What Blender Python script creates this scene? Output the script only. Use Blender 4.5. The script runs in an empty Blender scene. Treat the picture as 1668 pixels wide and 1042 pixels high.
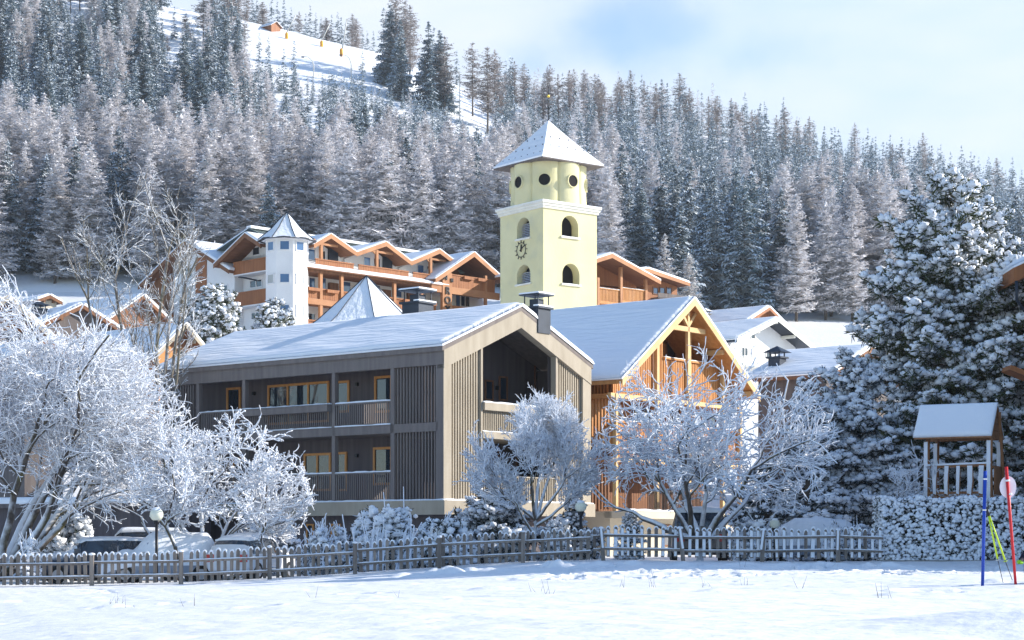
import bpy, bmesh, math, random
import numpy as np
from mathutils import Vector, Matrix
R = math.radians
SC = bpy.context.scene
# ------------------------------------------------------------------ camera
F, CX, HY, CZ = 3000.0, 834.0, 880.0, 1.6
cam_d = bpy.data.cameras.new("camera"); cam = bpy.data.objects.new("camera", cam_d)
SC.collection.objects.link(cam); SC.camera = cam
cam.location = (0, 0, CZ); cam.rotation_euler = (R(90), 0, 0)
cam_d.sensor_width = 36; cam_d.lens = 36 * F / 1668.0
cam_d.shift_y = (HY - 521.0) / 1668.0
cam_d.clip_start = .5; cam_d.clip_end = 6000
SC.render.resolution_x = 1024; SC.render.resolution_y = 640
# ------------------------------------------------------------------ light
HAZE = .00016
SUN_AZ = 83.0      # degrees clockwise from +Y (view direction); 90 = straight from the right
SUN_EL = 24.0
sun_d = bpy.data.lights.new("sun", 'SUN'); sun = bpy.data.objects.new("sun", sun_d)
SC.collection.objects.link(sun)
sun_d.energy = 5.0; sun_d.angle = R(.53); sun_d.color = (1, .93, .82)
_s = Vector((math.sin(R(SUN_AZ)) * math.cos(R(SUN_EL)), math.cos(R(SUN_AZ)) * math.cos(R(SUN_EL)), math.sin(R(SUN_EL))))
sun.rotation_euler = _s.to_track_quat('Z', 'Y').to_euler()
W = bpy.data.worlds.new("World"); SC.world = W; W.use_nodes = True
def world():
    nt = W.node_tree; nt.nodes.clear(); N = nt.nodes.new; L = nt.links.new
    out = N('ShaderNodeOutputWorld'); bg = N('ShaderNodeBackground'); bg2 = N('ShaderNodeBackground'); mx = N('ShaderNodeMixShader')
    sky = N('ShaderNodeTexSky'); sky.sky_type = 'NISHITA'; sky.sun_disc = False
    sky.sun_elevation = R(SUN_EL); sky.sun_rotation = R(SUN_AZ); sky.air_density = 1.0; sky.dust_density = .2; sky.ozone_density = 3.0
    L(sky.outputs[0], bg.inputs[0]); bg.inputs[1].default_value = .15
    tc = N('ShaderNodeTexCoord'); mp = N('ShaderNodeMapping'); mp.inputs['Scale'].default_value = (2.2, 2.2, 7.0); mp.inputs['Rotation'].default_value = (0, R(-14), 0)
    mp.inputs['Location'].default_value = (.3, .1, .35)
    no = N('ShaderNodeTexNoise'); no.inputs['Scale'].default_value = 1.6; no.inputs['Detail'].default_value = 7; no.inputs['Roughness'].default_value = .5
    L(tc.outputs['Generated'], mp.inputs[0]); L(mp.outputs[0], no.inputs[0])
    sp = N('ShaderNodeSeparateXYZ'); L(tc.outputs['Generated'], sp.inputs[0])
    # cloud veil thins with height above the ridge
    el = N('ShaderNodeMapRange'); el.inputs[1].default_value = .275; el.inputs[2].default_value = .40; el.inputs[3].default_value = .62; el.inputs[4].default_value = -.6
    L(sp.outputs[2], el.inputs[0])
    # the veil hangs over the mountain ahead; the sky behind the camera is clear blue
    fwd = N('ShaderNodeMapRange'); fwd.interpolation_type = 'SMOOTHSTEP'; fwd.inputs[1].default_value = .45; fwd.inputs[2].default_value = .80; fwd.inputs[3].default_value = -1.0; fwd.inputs[4].default_value = 0
    L(sp.outputs[1], fwd.inputs[0])
    ad0 = N('ShaderNodeMath'); ad0.operation = 'ADD'; L(el.outputs[0], ad0.inputs[0]); L(fwd.outputs[0], ad0.inputs[1])
    ad = N('ShaderNodeMath'); ad.operation = 'ADD'; L(no.outputs[0], ad.inputs[0]); L(ad0.outputs[0], ad.inputs[1])
    # one gap of blue in the veil over the ridge
    vd = N('ShaderNodeVectorMath'); vd.operation = 'DISTANCE'
    g = Vector((1085 - CX, F, HY - 50)).normalized(); 
    ms = N('ShaderNodeMapping'); ms.inputs['Rotation'].default_value = (0, R(22), 0); ms.inputs['Scale'].default_value = (.75, .3, 2.3)
    L(tc.outputs['Generated'], ms.inputs[0])
    M = Matrix.Rotation(R(22), 3, 'Y'); gv = M @ Vector((g.x * .75, g.y * .3, g.z * 2.3))
    no3 = N('ShaderNodeTexNoise'); no3.inputs['Scale'].default_value = 14; no3.inputs['Detail'].default_value = 4; L(tc.outputs['Generated'], no3.inputs[0])
    vs = N('ShaderNodeVectorMath'); vs.operation = 'SCALE'; vs.inputs[3].default_value = .16; L(no3.outputs[1], vs.inputs[0])
    va = N('ShaderNodeVectorMath'); va.operation = 'ADD'; L(ms.outputs[0], va.inputs[0]); L(vs.outputs[0], va.inputs[1])
    L(va.outputs[0], vd.inputs[0]); vd.inputs[1].default_value = gv + Vector((.08, .08, .08))
    gp = N('ShaderNodeMapRange'); gp.interpolation_type = 'SMOOTHSTEP'; gp.inputs[1].default_value = .0; gp.inputs[2].default_value = .12; gp.inputs[3].default_value = -.5; gp.inputs[4].default_value = 0
    L(vd.outputs['Value'], gp.inputs[0])
    ad2 = N('ShaderNodeMath'); ad2.operation = 'ADD'; L(ad.outputs[0], ad2.inputs[0]); L(gp.outputs[0], ad2.inputs[1])
    mr = N('ShaderNodeMapRange'); mr.interpolation_type = 'SMOOTHSTEP'; mr.inputs[1].default_value = .38; mr.inputs[2].default_value = .95; mr.inputs[4].default_value = .93
    L(ad2.outputs[0], mr.inputs[0])
    no2 = N('ShaderNodeTexNoise'); no2.inputs['Scale'].default_value = 2.5; no2.inputs['Detail'].default_value = 4; L(mp.outputs[0], no2.inputs[0])
    cr = N('ShaderNodeValToRGB'); cr.color_ramp.elements[0].position = .35; cr.color_ramp.elements[1].position = .68
    cr.color_ramp.elements[0].color = (.62, .76, .95, 1); cr.color_ramp.elements[1].color = (.84, .87, .94, 1)
    L(no2.outputs[0], cr.inputs[0]); L(cr.outputs[0], bg2.inputs[0]); bg2.inputs[1].default_value = .76
    L(mr.outputs[0], mx.inputs[0]); L(bg.outputs[0], mx.inputs[1]); L(bg2.outputs[0], mx.inputs[2]); L(mx.outputs[0], out.inputs[0])
world()
SC.view_settings.view_transform = 'Standard'; SC.view_settings.look = 'None'
SC.view_settings.exposure = 0.69; SC.view_settings.gamma = 1.0
SC.render.engine = 'CYCLES'
SC.cycles.max_bounces = 6; SC.cycles.volume_bounces = 0; SC.cycles.diffuse_bounces = 3; SC.cycles.glossy_bounces = 2; SC.cycles.transparent_max_bounces = 6
# ------------------------------------------------------------------ pixel <-> world helpers
def X(px, Y): return (px - CX) / F * Y
def Z(py, Y): return CZ + (HY - py) / F * Y
def P(px, py, Y): return Vector((X(px, Y), Y, Z(py, Y)))
OFF = {}
def tag(o, label=None, cat=None, group=None, kind=None):
    if label: o['label'] = label
    if cat: o['category'] = cat
    if group: o['group'] = group
    if kind: o['kind'] = kind
    return o
def root(name, label, cat, loc, rz=0.0, group=None, world_verts=True):
    o = bpy.data.objects.new(name, None); SC.collection.objects.link(o)
    o.location = loc; o.rotation_euler = (0, 0, rz); o.empty_display_size = .3
    tag(o, label, cat, group)
    OFF[o.name] = np.array(loc if world_verts else (0, 0, 0), dtype=float)
    return o
class Fr:
    """building frame: u runs right/back along the gable face (v=0), v runs left/back along the left face (u=0)"""
    def __init__(s, px, Y, a, x=None):
        s.O = Vector((X(px, Y) if x is None else x, Y)); s.a = R(a)
        s.U = Vector((math.cos(s.a), math.sin(s.a))); s.V = Vector((-math.sin(s.a), math.cos(s.a)))
    def u(s, px, v=0):
        k = (px - CX) / F; p = s.O + s.V * v
        return (k * p.y - p.x) / (s.U.x - k * s.U.y)
    def v(s, px, u=0):
        k = (px - CX) / F; p = s.O + s.U * u
        return (k * p.y - p.x) / (s.V.x - k * s.V.y)
    def z(s, py, u=0, v=0):
        return Z(py, (s.O + s.U * u + s.V * v).y)
    def root(s, name, label, cat, zb, group=None):
        o = root(name, label, cat, (s.O.x, s.O.y, zb), s.a, group)
        OFF[o.name] = np.array((0, 0, zb), dtype=float); return o
# ------------------------------------------------------------------ mesh builder
class MB:
    def __init__(s): s.V = []; s.n = 0; s.Fc = []
    def add(s, v, f, m=0, sm=False):
        v = np.asarray(v, dtype=float).reshape(-1, 3)
        f = np.asarray(f, dtype=np.int64)
        if f.ndim == 1: f = f[None, :]
        s.V.append(v); s.Fc.append((f + s.n, m, sm)); s.n += len(v)
    def addn(s, v, fs, m=0, sm=False):
        base = s.n; v = np.asarray(v, dtype=float).reshape(-1, 3); s.V.append(v); s.n += len(v)
        for f in fs: s.Fc.append((np.asarray(f, dtype=np.int64)[None, :] + base, m, sm))
    def box(s, x0, x1, y0, y1, z0, z1, m=0):
        if x0 > x1: x0, x1 = x1, x0
        if y0 > y1: y0, y1 = y1, y0
        if z0 > z1: z0, z1 = z1, z0
        v = [(x0,y0,z0),(x1,y0,z0),(x1,y1,z0),(x0,y1,z0),(x0,y0,z1),(x1,y0,z1),(x1,y1,z1),(x0,y1,z1)]
        s.add(v, [(0,3,2,1),(4,5,6,7),(0,1,5,4),(1,2,6,5),(2,3,7,6),(3,0,4,7)], m)
    def beam(s, p, q, w, h, m=0, up=(0, 0, 1)):
        p = Vector(p); q = Vector(q); d = (q - p).normalized(); up = Vector(up)
        a = d.cross(up)
        if a.length < 1e-4: a = d.cross(Vector((0, 1, 0)))
        a.normalize(); b = a.cross(d); a *= w / 2; b *= h / 2
        v = [p-a-b, p+a-b, p+a+b, p-a+b, q-a-b, q+a-b, q+a+b, q-a+b]
        s.add([tuple(x) for x in v], [(0,1,2,3),(7,6,5,4),(0,4,5,1),(1,5,6,2),(2,6,7,3),(3,7,4,0)], m)
    def prism(s, poly, a0, a1, axis='v', m=0):
        """poly in (c,z); axis 'v': c is u and extruded along v; axis 'u': c is v and extruded along u"""
        n = len(poly)
        if axis == 'v': v = [(c, a0, z) for c, z in poly] + [(c, a1, z) for c, z in poly]
        elif axis == 'u': v = [(a0, c, z) for c, z in poly] + [(a1, c, z) for c, z in poly]
        else: v = [(c, z, a0) for c, z in poly] + [(c, z, a1) for c, z in poly]
        s.addn(v, [list(range(n))[::-1], list(range(n, 2*n))] + [[i, (i+1) % n, n+(i+1) % n, n+i] for i in range(n)], m)
    def tube(s, pts, rs, k=8, m=0, cap=True, sm=True):
        pts = [Vector(p) for p in pts]; n = len(pts)
        if not hasattr(rs, '__len__'): rs = [rs] * n
        vs = []; ref = None
        for i, p in enumerate(pts):
            d = (pts[min(i+1, n-1)] - pts[max(i-1, 0)]).normalized()
            a = d.cross(Vector((0, 0, 1))) if abs(d.z) < .95 else d.cross(Vector((0, 1, 0)))
            a.normalize()
            if ref is not None:
                a = (ref - d * ref.dot(d)).normalized()
            ref = a; b = d.cross(a)
            for j in range(k):
                t = 2*math.pi*j/k; vs.append(tuple(p + (a*math.cos(t) + b*math.sin(t)) * rs[i]))
        fs = [(i*k+j, i*k+(j+1) % k, (i+1)*k+(j+1) % k, (i+1)*k+j) for i in range(n-1) for j in range(k)]
        base = s.n; s.add(vs, fs, m, sm)
        if cap:
            s.Fc.append((np.array([list(range(k))[::-1]]) + base, m, False)); s.Fc.append((np.array([list(range((n-1)*k, n*k))]) + base, m, False))
    def lathe(s, prof, c, k=16, m=0, sm=True):
        vs = [(c[0]+r*math.cos(2*math.pi*j/k), c[1]+r*math.sin(2*math.pi*j/k), c[2]+z) for r, z in prof for j in range(k)]
        fs = [(i*k+j, i*k+(j+1) % k, (i+1)*k+(j+1) % k, (i+1)*k+j) for i in range(len(prof)-1) for j in range(k)]
        s.add(vs, fs, m, sm)
    def segs(s, P0, P1, R0, R1, k=4, m=0):
        P0 = np.asarray(P0); P1 = np.asarray(P1); R0 = np.asarray(R0)[:, None]; R1 = np.asarray(R1)[:, None]
        if not len(P0): return
        d = P1 - P0; d /= np.linalg.norm(d, axis=1, keepdims=True) + 1e-9
        a = np.stack([d[:, 1], -d[:, 0], np.zeros(len(d))], 1); l = np.linalg.norm(a, axis=1, keepdims=True)
        a = np.where(l < .05, np.array([[1., 0, 0]]), a / np.maximum(l, 1e-6)); b = np.cross(a, d)
        vs = []
        for (Pq, Rq) in ((P0, R0), (P1, R1)):
            for j in range(k):
                t = 2*math.pi*j/k + (math.pi/2 if k == 3 else 0); vs.append(Pq + (a*math.cos(t) + b*math.sin(t)) * Rq)
        v = np.stack(vs, 1).reshape(-1, 3); n = len(P0)
        base = (np.arange(n) * 2*k)[:, None, None]
        f = np.array([[j, (j+1) % k, k+(j+1) % k, k+j] for j in range(k)])[None] + base
        s.add(v, f.reshape(-1, 4), m, k > 4)
    @staticmethod
    def from_parts(o, idx):
        n = MB(); n.V = o.V; n.n = o.n; n.Fc = [(idx[f], m, q) for f, m, q in o.Fc]; return n
    def build(s, name, mats, parent=None, label=None, off=None):
        me = bpy.data.meshes.new(name)
        v = np.concatenate(s.V)
        used = np.zeros(len(v), bool)
        for f, m, q in s.Fc: used[f.ravel()] = True
        if not used.all():
            idx = np.cumsum(used)-1; v = v[used]; s = MB.from_parts(s, idx)
        if off is not None: v = v - np.asarray(off, dtype=float)
        elif parent is not None:
            r = parent
            while r.parent is not None: r = r.parent
            if r.name in OFF: v = v - OFF[r.name]
        me.vertices.add(len(v)); me.vertices.foreach_set('co', v.astype(np.float32).ravel())
        lp = np.concatenate([f.ravel() for f, m, q in s.Fc]); tot = np.concatenate([np.full(len(f), f.shape[1]) for f, m, q in s.Fc])
        mi = np.concatenate([np.full(len(f), m) for f, m, q in s.Fc]); sm = np.concatenate([np.full(len(f), q, dtype=bool) for f, m, q in s.Fc])
        me.loops.add(len(lp)); me.loops.foreach_set('vertex_index', lp.astype(np.int32))
        me.polygons.add(len(tot)); st = np.concatenate([[0], np.cumsum(tot)[:-1]])
        me.polygons.foreach_set('loop_start', st.astype(np.int32)); me.polygons.foreach_set('loop_total', tot.astype(np.int32))
        me.polygons.foreach_set('material_index', mi.astype(np.int32)); me.polygons.foreach_set('use_smooth', sm)
        for mt in (mats if isinstance(mats, (list, tuple)) else [mats]): me.materials.append(mt)
        me.update(calc_edges=True); me.validate()
        o = bpy.data.objects.new(name, me); SC.collection.objects.link(o)
        if parent is not None: o.parent = parent
        if label: o['label'] = label
        return o
def solo(mb, name, mats, label, cat, group=None, kind=None, loc=None):
    """a top-level thing that is one mesh; verts given in world space, origin moved to its base"""
    v = np.concatenate(mb.V)
    if loc is None: loc = (float(v[:, 0].mean()), float(v[:, 1].mean()), float(v[:, 2].min()))
    o = mb.build(name, mats, off=loc); o.location = loc
    return tag(o, label, cat, group, kind)
def boolcut(o, cutters):
    """subtract closed meshes (MB in the object's own coordinates) and bake the result"""
    for c in cutters:
        co = c.build('cut', [], off=(0, 0, 0)); co.matrix_world = Matrix()
        for q in (co, o):
            bm = bmesh.new(); bm.from_mesh(q.data); bmesh.ops.remove_doubles(bm, verts=bm.verts, dist=1e-5); bmesh.ops.recalc_face_normals(bm, faces=bm.faces); bm.to_mesh(q.data); bm.free()
        tmp = o.parent; 
        md = o.modifiers.new('b', 'BOOLEAN'); md.operation = 'DIFFERENCE'; md.object = co; md.solver = 'EXACT'
        loc, rot, par = o.location.copy(), o.rotation_euler.copy(), o.parent
        o.parent = None; o.location = (0, 0, 0); o.rotation_euler = (0, 0, 0)
        bpy.context.view_layer.update(); dg = bpy.context.evaluated_depsgraph_get()
        me = bpy.data.meshes.new_from_object(o.evaluated_get(dg)); o.modifiers.clear()
        old = o.data; nm = old.name; o.data = me; bpy.data.meshes.remove(old); me.name = nm
        o.parent = par; o.location = loc; o.rotation_euler = rot
        cm = co.data; bpy.data.objects.remove(co); bpy.data.meshes.remove(cm)
# ------------------------------------------------------------------ materials
def mk(name, c1, c2=None, scale=2.0, rough=.7, metal=0.0, bump=0.0, bscale=None, stretch=(1, 1, 1), snow=None, spec=.3, vary=0, detail=5, coords='Object', stain=None, emit=None):
    """two-colour noise material; snow=(lo,hi,amp,scale[,col]) lays snow on faces that look up"""
    m = bpy.data.materials.new(name); m.use_nodes = True; nt = m.node_tree; N = nt.nodes.new; L = nt.links.new
    b = nt.nodes['Principled BSDF']; b.inputs['Roughness'].default_value = rough; b.inputs['Metallic'].default_value = metal
    b.inputs['Specular IOR Level'].default_value = spec
    tc = N('ShaderNodeTexCoord'); mp = N('ShaderNodeMapping'); mp.inputs['Scale'].default_value = stretch; L(tc.outputs[coords], mp.inputs[0])
    no = N('ShaderNodeTexNoise'); no.inputs['Scale'].default_value = scale; no.inputs['Detail'].default_value = detail; L(mp.outputs[0], no.inputs[0])
    mx = N('ShaderNodeMix'); mx.data_type = 'RGBA'
    mr = N('ShaderNodeMapRange'); mr.inputs[1].default_value = .3; mr.inputs[2].default_value = .7; L(no.outputs[0], mr.inputs[0]); L(mr.outputs[0], mx.inputs[0])
    mx.inputs[6].default_value = (*c1, 1); mx.inputs[7].default_value = (*(c2 or c1), 1); col = mx.outputs[2]
    if stain:
        n5 = N('ShaderNodeTexNoise'); n5.inputs['Scale'].default_value = stain[1]; n5.inputs['Detail'].default_value = 6
        L(tc.outputs['Object'], n5.inputs[0]); r5 = N('ShaderNodeMapRange'); r5.inputs[1].default_value = .5; r5.inputs[2].default_value = .8; r5.inputs[4].default_value = stain[2]; L(n5.outputs[0], r5.inputs[0])
        m5 = N('ShaderNodeMix'); m5.data_type = 'RGBA'; L(r5.outputs[0], m5.inputs[0]); L(col, m5.inputs[6]); m5.inputs[7].default_value = (*stain[0], 1); col = m5.outputs[2]
    if vary:
        oi = N('ShaderNodeObjectInfo'); hs = N('ShaderNodeHueSaturation'); r2 = N('ShaderNodeMapRange'); r2.inputs[3].default_value = 1-vary; r2.inputs[4].default_value = 1+vary
        L(oi.outputs['Random'], r2.inputs[0]); L(r2.outputs[0], hs.inputs['Value']); L(col, hs.inputs['Color']); col = hs.outputs[0]
    if snow:
        lo, hi, amp, ssc = snow[:4]; sc = snow[4] if len(snow) > 4 else (.84, .87, .92)
        ge = N('ShaderNodeNewGeometry'); sp = N('ShaderNodeSeparateXYZ'); L(ge.outputs['Normal'], sp.inputs[0])
        n2 = N('ShaderNodeTexNoise'); n2.inputs['Scale'].default_value = ssc; n2.inputs['Detail'].default_value = 3; L(tc.outputs['Object'], n2.inputs[0])
        ma = N('ShaderNodeMath'); ma.operation = 'MULTIPLY_ADD'; L(n2.outputs[0], ma.inputs[0]); ma.inputs[1].default_value = amp; L(sp.outputs[2], ma.inputs[2])
        r3 = N('ShaderNodeMapRange'); r3.inputs[1].default_value = lo + amp/2; r3.inputs[2].default_value = hi + amp/2; L(ma.outputs[0], r3.inputs[0])
        m2 = N('ShaderNodeMix'); m2.data_type = 'RGBA'; L(r3.outputs[0], m2.inputs[0]); L(col, m2.inputs[6]); m2.inputs[7].default_value = (*sc, 1); col = m2.outputs[2]
    L(col, b.inputs['Base Color'])
    if emit: b.inputs['Emission Color'].default_value = (*emit[:3], 1); b.inputs['Emission Strength'].default_value = emit[3]
    if bump:
        n4 = N('ShaderNodeTexNoise'); n4.inputs['Scale'].default_value = bscale or scale * 3; n4.inputs['Detail'].default_value = 6; L(mp.outputs[0], n4.inputs[0])
        bp = N('ShaderNodeBump'); bp.inputs['Strength'].default_value = 1; bp.inputs['Distance'].default_value = bump; L(n4.outputs[0], bp.inputs['Height']); L(bp.outputs[0], b.inputs['Normal'])
    return m
SN = (.85, .88, .93)
M = {}
M['snow'] = mk('snow', (.84, .87, .92), (.88, .90, .93), .8, .55, bump=.02, bscale=9, spec=.25)
M['ground_snow'] = mk('ground_snow', (.84, .85, .87), (.89, .895, .905), .25, .5, bump=.06, bscale=2.2, spec=.25, detail=8)
M['roof_snow'] = mk('roof_snow', (.84, .87, .92), (.88, .90, .93), .6, .55, bump=.10, bscale=2.6, stretch=(1.4, .22, 1), spec=.25)
M['grey_wood_shaded'] = mk('grey_wood_shaded', (.155, .13, .125), (.215, .185, .17), 1.5, .75, bump=.004, bscale=20, stretch=(3, 3, .25), stain=((.2, .18, .16), .7, .5))  # darker copy of the gable timber; shade of the left face put into its colour
M['pale_wood'] = mk('pale_wood', (.335, .285, .215), (.425, .37, .29), 1.2, .7, bump=.003, bscale=18, stretch=(2, 2, .5), stain=((.3, .26, .2), .5, .4))
M['dark_wood'] = mk('dark_wood', (.10, .085, .085), (.17, .145, .135), 1.0, .8, bump=.004, bscale=16, stretch=(4, 4, .3))
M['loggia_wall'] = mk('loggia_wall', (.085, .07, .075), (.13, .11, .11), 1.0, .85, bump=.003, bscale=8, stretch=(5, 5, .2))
M['orange_frame'] = mk('orange_frame', (.55, .22, .05), (.64, .30, .09), 3, .5, stretch=(2, 2, .4))
M['orange_wood'] = mk('orange_wood', (.42, .175, .05), (.56, .27, .09), 1.3, .6, bump=.003, bscale=14, stretch=(4, 4, .25), stain=((.36, .15, .05), .9, .5))
M['cream_wood'] = mk('cream_wood', (.58, .37, .165), (.69, .49, .25), 1.1, .6, stretch=(1, 1, 1), bump=.003, bscale=12)
M['hotel_wood'] = mk('hotel_wood', (.25, .09, .032), (.37, .145, .052), 1.0, .6, bump=.004, bscale=10, stretch=(4, 4, .3), stain=((.2, .08, .03), .6, .6))
M['hotel_beam'] = mk('hotel_beam', (.34, .145, .06), (.46, .22, .10), .8, .6, stretch=(1, 1, 1))
M['brown_wood'] = mk('brown_wood', (.16, .07, .035), (.25, .115, .055), 1.2, .7, bump=.004, bscale=12, stretch=(4, 4, .3))
M['white_wall'] = mk('white_wall', (.76, .76, .77), (.82, .82, .82), .6, .85, bump=.004, bscale=8, stain=((.6, .6, .6), .4, .4))
M['cream_wall'] = mk('cream_wall', (.56, .50, .40), (.63, .57, .46), .6, .85, bump=.003, bscale=8, stain=((.45, .4, .33), .5, .5))
M['tower_wall'] = mk('tower_wall', (.64, .59, .34), (.73, .68, .415), .35, .85, bump=.012, bscale=5, stain=((.46, .46, .34), .6, .65))
M['tower_trim'] = mk('tower_trim', (.72, .70, .62), (.80, .78, .70), 1, .8, stain=((.5, .48, .42), 1.2, .6))
M['dark'] = mk('dark', (.012, .011, .012), rough=.9)
M['louvre'] = mk('louvre', (.45, .48, .58), (.55, .58, .66), 3, .6)
M['iron'] = mk('iron', (.02, .02, .022), (.035, .035, .04), 4, .5, metal=.4)
M['gold'] = mk('gold', (.85, .60, .12), rough=.25, metal=1)
M['glass'] = mk('glass', (.012, .022, .035), (.02, .035, .055), .5, .04, spec=1.0)
M['glass_blue'] = mk('glass_blue', (.03, .09, .22), (.05, .13, .28), .5, .06, spec=1.0)
M['curtain'] = mk('curtain', (.32, .34, .33), (.46, .47, .45), 3, .5, spec=.8, stretch=(3, 3, .2))
M['metal_dark'] = mk('metal_dark', (.022, .03, .045), (.035, .045, .065), 2, .45, metal=.3)
M['seam_roof'] = mk('seam_roof', (.20, .24, .22), (.27, .31, .29), 1, .5, metal=.2)
M['slate'] = mk('slate', (.05, .055, .07), (.09, .095, .11), 4, .6, snow=(.15, .6, .9, 5), bump=.01)
M['soffit'] = mk('soffit', (.17, .07, .035), (.24, .105, .05), 1, .7, stretch=(1, 6, 1))
M['frame_white'] = mk('frame_white', (.75, .75, .76), rough=.5)
M['fence_wood'] = mk('fence_wood', (.15, .125, .11), (.29, .25, .22), 2.5, .85, bump=.004, bscale=25, stretch=(5, 5, .5), snow=(.35, .7, .3, 8), vary=.25)
M['play_wood'] = mk('play_wood', (.22, .10, .045), (.36, .17, .075), 3, .75, bump=.005, bscale=20, stretch=(5, 5, .5))
M['frost'] = mk('frost', (.075, .065, .06), (.13, .11, .10), 3, .85, snow=(-.95, -.25, .9, 6, (.80, .83, .90)))
M['frost_shade_blue'] = mk('frost_shade_blue', (.05, .045, .045), (.09, .08, .08), 3, .85, snow=(-.95, -.35, .8, 6, (.80, .84, .92)))  # bluer, darker copy of frost; the blue of shade is in its colour
M['bark_snow'] = mk('bark_snow', (.05, .042, .038), (.12, .10, .085), 4, .9, bump=.01, bscale=20, snow=(-.25, .35, .9, 3), stain=((.16, .15, .03), 1.6, .7))
M['bark'] = mk('bark', (.07, .055, .045), (.14, .115, .095), 3, .9, bump=.01, bscale=15, snow=(.2, .7, .6, 3))
M['bare_twig'] = mk('bare_twig', (.12, .10, .08), (.22, .19, .16), 2, .85, snow=(.0, .65, .8, 4), stain=((.17, .15, .03), .8, .6))
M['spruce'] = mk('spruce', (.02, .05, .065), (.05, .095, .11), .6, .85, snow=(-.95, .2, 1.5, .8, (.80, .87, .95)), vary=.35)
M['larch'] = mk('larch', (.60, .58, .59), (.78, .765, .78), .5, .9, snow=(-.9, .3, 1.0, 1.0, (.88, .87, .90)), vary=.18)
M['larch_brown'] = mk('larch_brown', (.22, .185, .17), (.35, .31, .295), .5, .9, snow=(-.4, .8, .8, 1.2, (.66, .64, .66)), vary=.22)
M['needles'] = mk('needles', (.018, .032, .018), (.07, .085, .025), .7, .8, snow=(.55, .95, .5, 4))
M['needles_blue'] = mk('needles_blue', (.015, .026, .03), (.035, .05, .04), 1, .8, snow=(.45, .9, .5, 4))
M['puff'] = mk('puff', (.80, .84, .91), (.87, .89, .93), 3, .6, spec=.2, bump=.012, bscale=14)
M['hedge_leaf'] = mk('hedge_leaf', (.012, .022, .018), (.035, .05, .03), 4, .8, snow=(-.1, .5, .6, 9))
M['stone'] = mk('stone', (.20, .19, .18), (.32, .30, .28), 3, .85, bump=.01, snow=(.4, .8, .4, 5))
M['globe'] = mk('globe', (.66, .68, .55), (.72, .73, .62), 2, .35, snow=(.55, .8, .2, 5))
M['black_metal'] = mk('black_metal', (.015, .015, .018), rough=.4)
M['paint_white'] = mk('paint_white', (.72, .73, .75), rough=.25, spec=.6)
M['paint_dark'] = mk('paint_dark', (.02, .03, .05), (.03, .04, .065), 2, .25, spec=.7, snow=(.3, .7, .9, 4))
M['paint_grey'] = mk('paint_grey', (.14, .12, .12), (.18, .16, .15), 2, .3, spec=.6, metal=.3, snow=(.5, .8, .6, 5))
M['paint_silver'] = mk('paint_silver', (.32, .36, .42), rough=.3, spec=.6, metal=.3)
M['tyre'] = mk('tyre', (.02, .02, .02), rough=.8)
M['rim'] = mk('rim', (.4, .4, .42), rough=.35, metal=.8)
M['red_lamp'] = mk('red_lamp', (.55, .02, .02), rough=.2, spec=.7)
M['blue_pole'] = mk('blue_pole', (.012, .05, .36), (.02, .07, .42), 5, .4)
M['red_pole'] = mk('red_pole', (.55, .02, .025), (.62, .035, .04), 5, .4)
M['yellow_pole'] = mk('yellow_pole', (.55, .75, .03), (.62, .8, .06), 5, .35)
M['disc'] = mk('disc', (.80, .74, .80), rough=.5)
M['orange_plastic'] = mk('orange_plastic', (.85, .38, .02), rough=.5)
M['lance'] = mk('lance', (.55, .55, .52), rough=.5)
M['navy'] = mk('navy', (.012, .014, .03), rough=.8)
M['lime'] = mk('lime', (.25, .55, .02), rough=.5)
M['skin'] = mk('skin', (.55, .33, .24), rough=.6)
# ------------------------------------------------------------------ terrain
YF, YR = 270.0, 560.0
RPX = [-900, 0, 150, 265, 450, 610, 700, 800, 900, 1000, 1170, 1330, 1500, 1668, 2600]
RPY = [-330, -62, -32, 6, 46, 84, 118, 165, 190, 198, 225, 270, 300, 345, 480]
FPX = [-900, 0, 800, 1100, 1250, 1400, 1668, 2600]
FPY = [470, 475, 480, 490, 512, 520, 545, 600]
def sstep(a, b, x):
    t = np.clip((x - a) / (b - a), 0, 1); return t*t*(3-2*t)
def lump(x, y):
    return (np.sin(x*1.3+.7*np.sin(y*.9))*np.sin(y*1.1+1.3) + .6*np.sin(x*2.7+1.1*y)+.5*np.sin(3.1*y-1.9*x+2) + .3*np.sin(5.3*x+.4)*np.sin(4.7*y))/2.4
def near_z(x, y):
    return .05 + .8 * sstep(-17, 4, x) + .05*np.sin(x*.35+y*.12) + .04*np.sin(x*.11-y*.21)
def gz(x, y):
    x = np.asarray(x, float); y = np.asarray(y, float)
    px = CX + F * x / np.maximum(y, 1)
    n = near_z(x, y)
    zf = CZ + (HY - np.interp(px, FPX, FPY)) * YF / F
    t = np.clip((y - 92) / (YF - 92), 0, 1); zm = n + (zf - n) * (t*.82 + .18*t*t)
    pyf = np.interp(px, FPX, FPY); pyr = np.interp(px, RPX, RPY)
    pyt = t2 = np.clip((y - YF) / (YR - YF), 0, 1)
    py = pyf + (pyr - pyf) * (t2 ** .85)
    zh = CZ + (HY - py) * y / F
    zr = CZ + (HY - pyr) * YR / F
    zb = zr + 6*sstep(0, 60, y-YR)*.2 - np.maximum(y - YR - 30, 0) * .12
    zb = np.maximum(zb, 4)
    z = np.where(y < YF, zm, np.where(y < YR, zh, zb))
    return z
def gzs(x, y): return float(gz(x, y))
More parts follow.
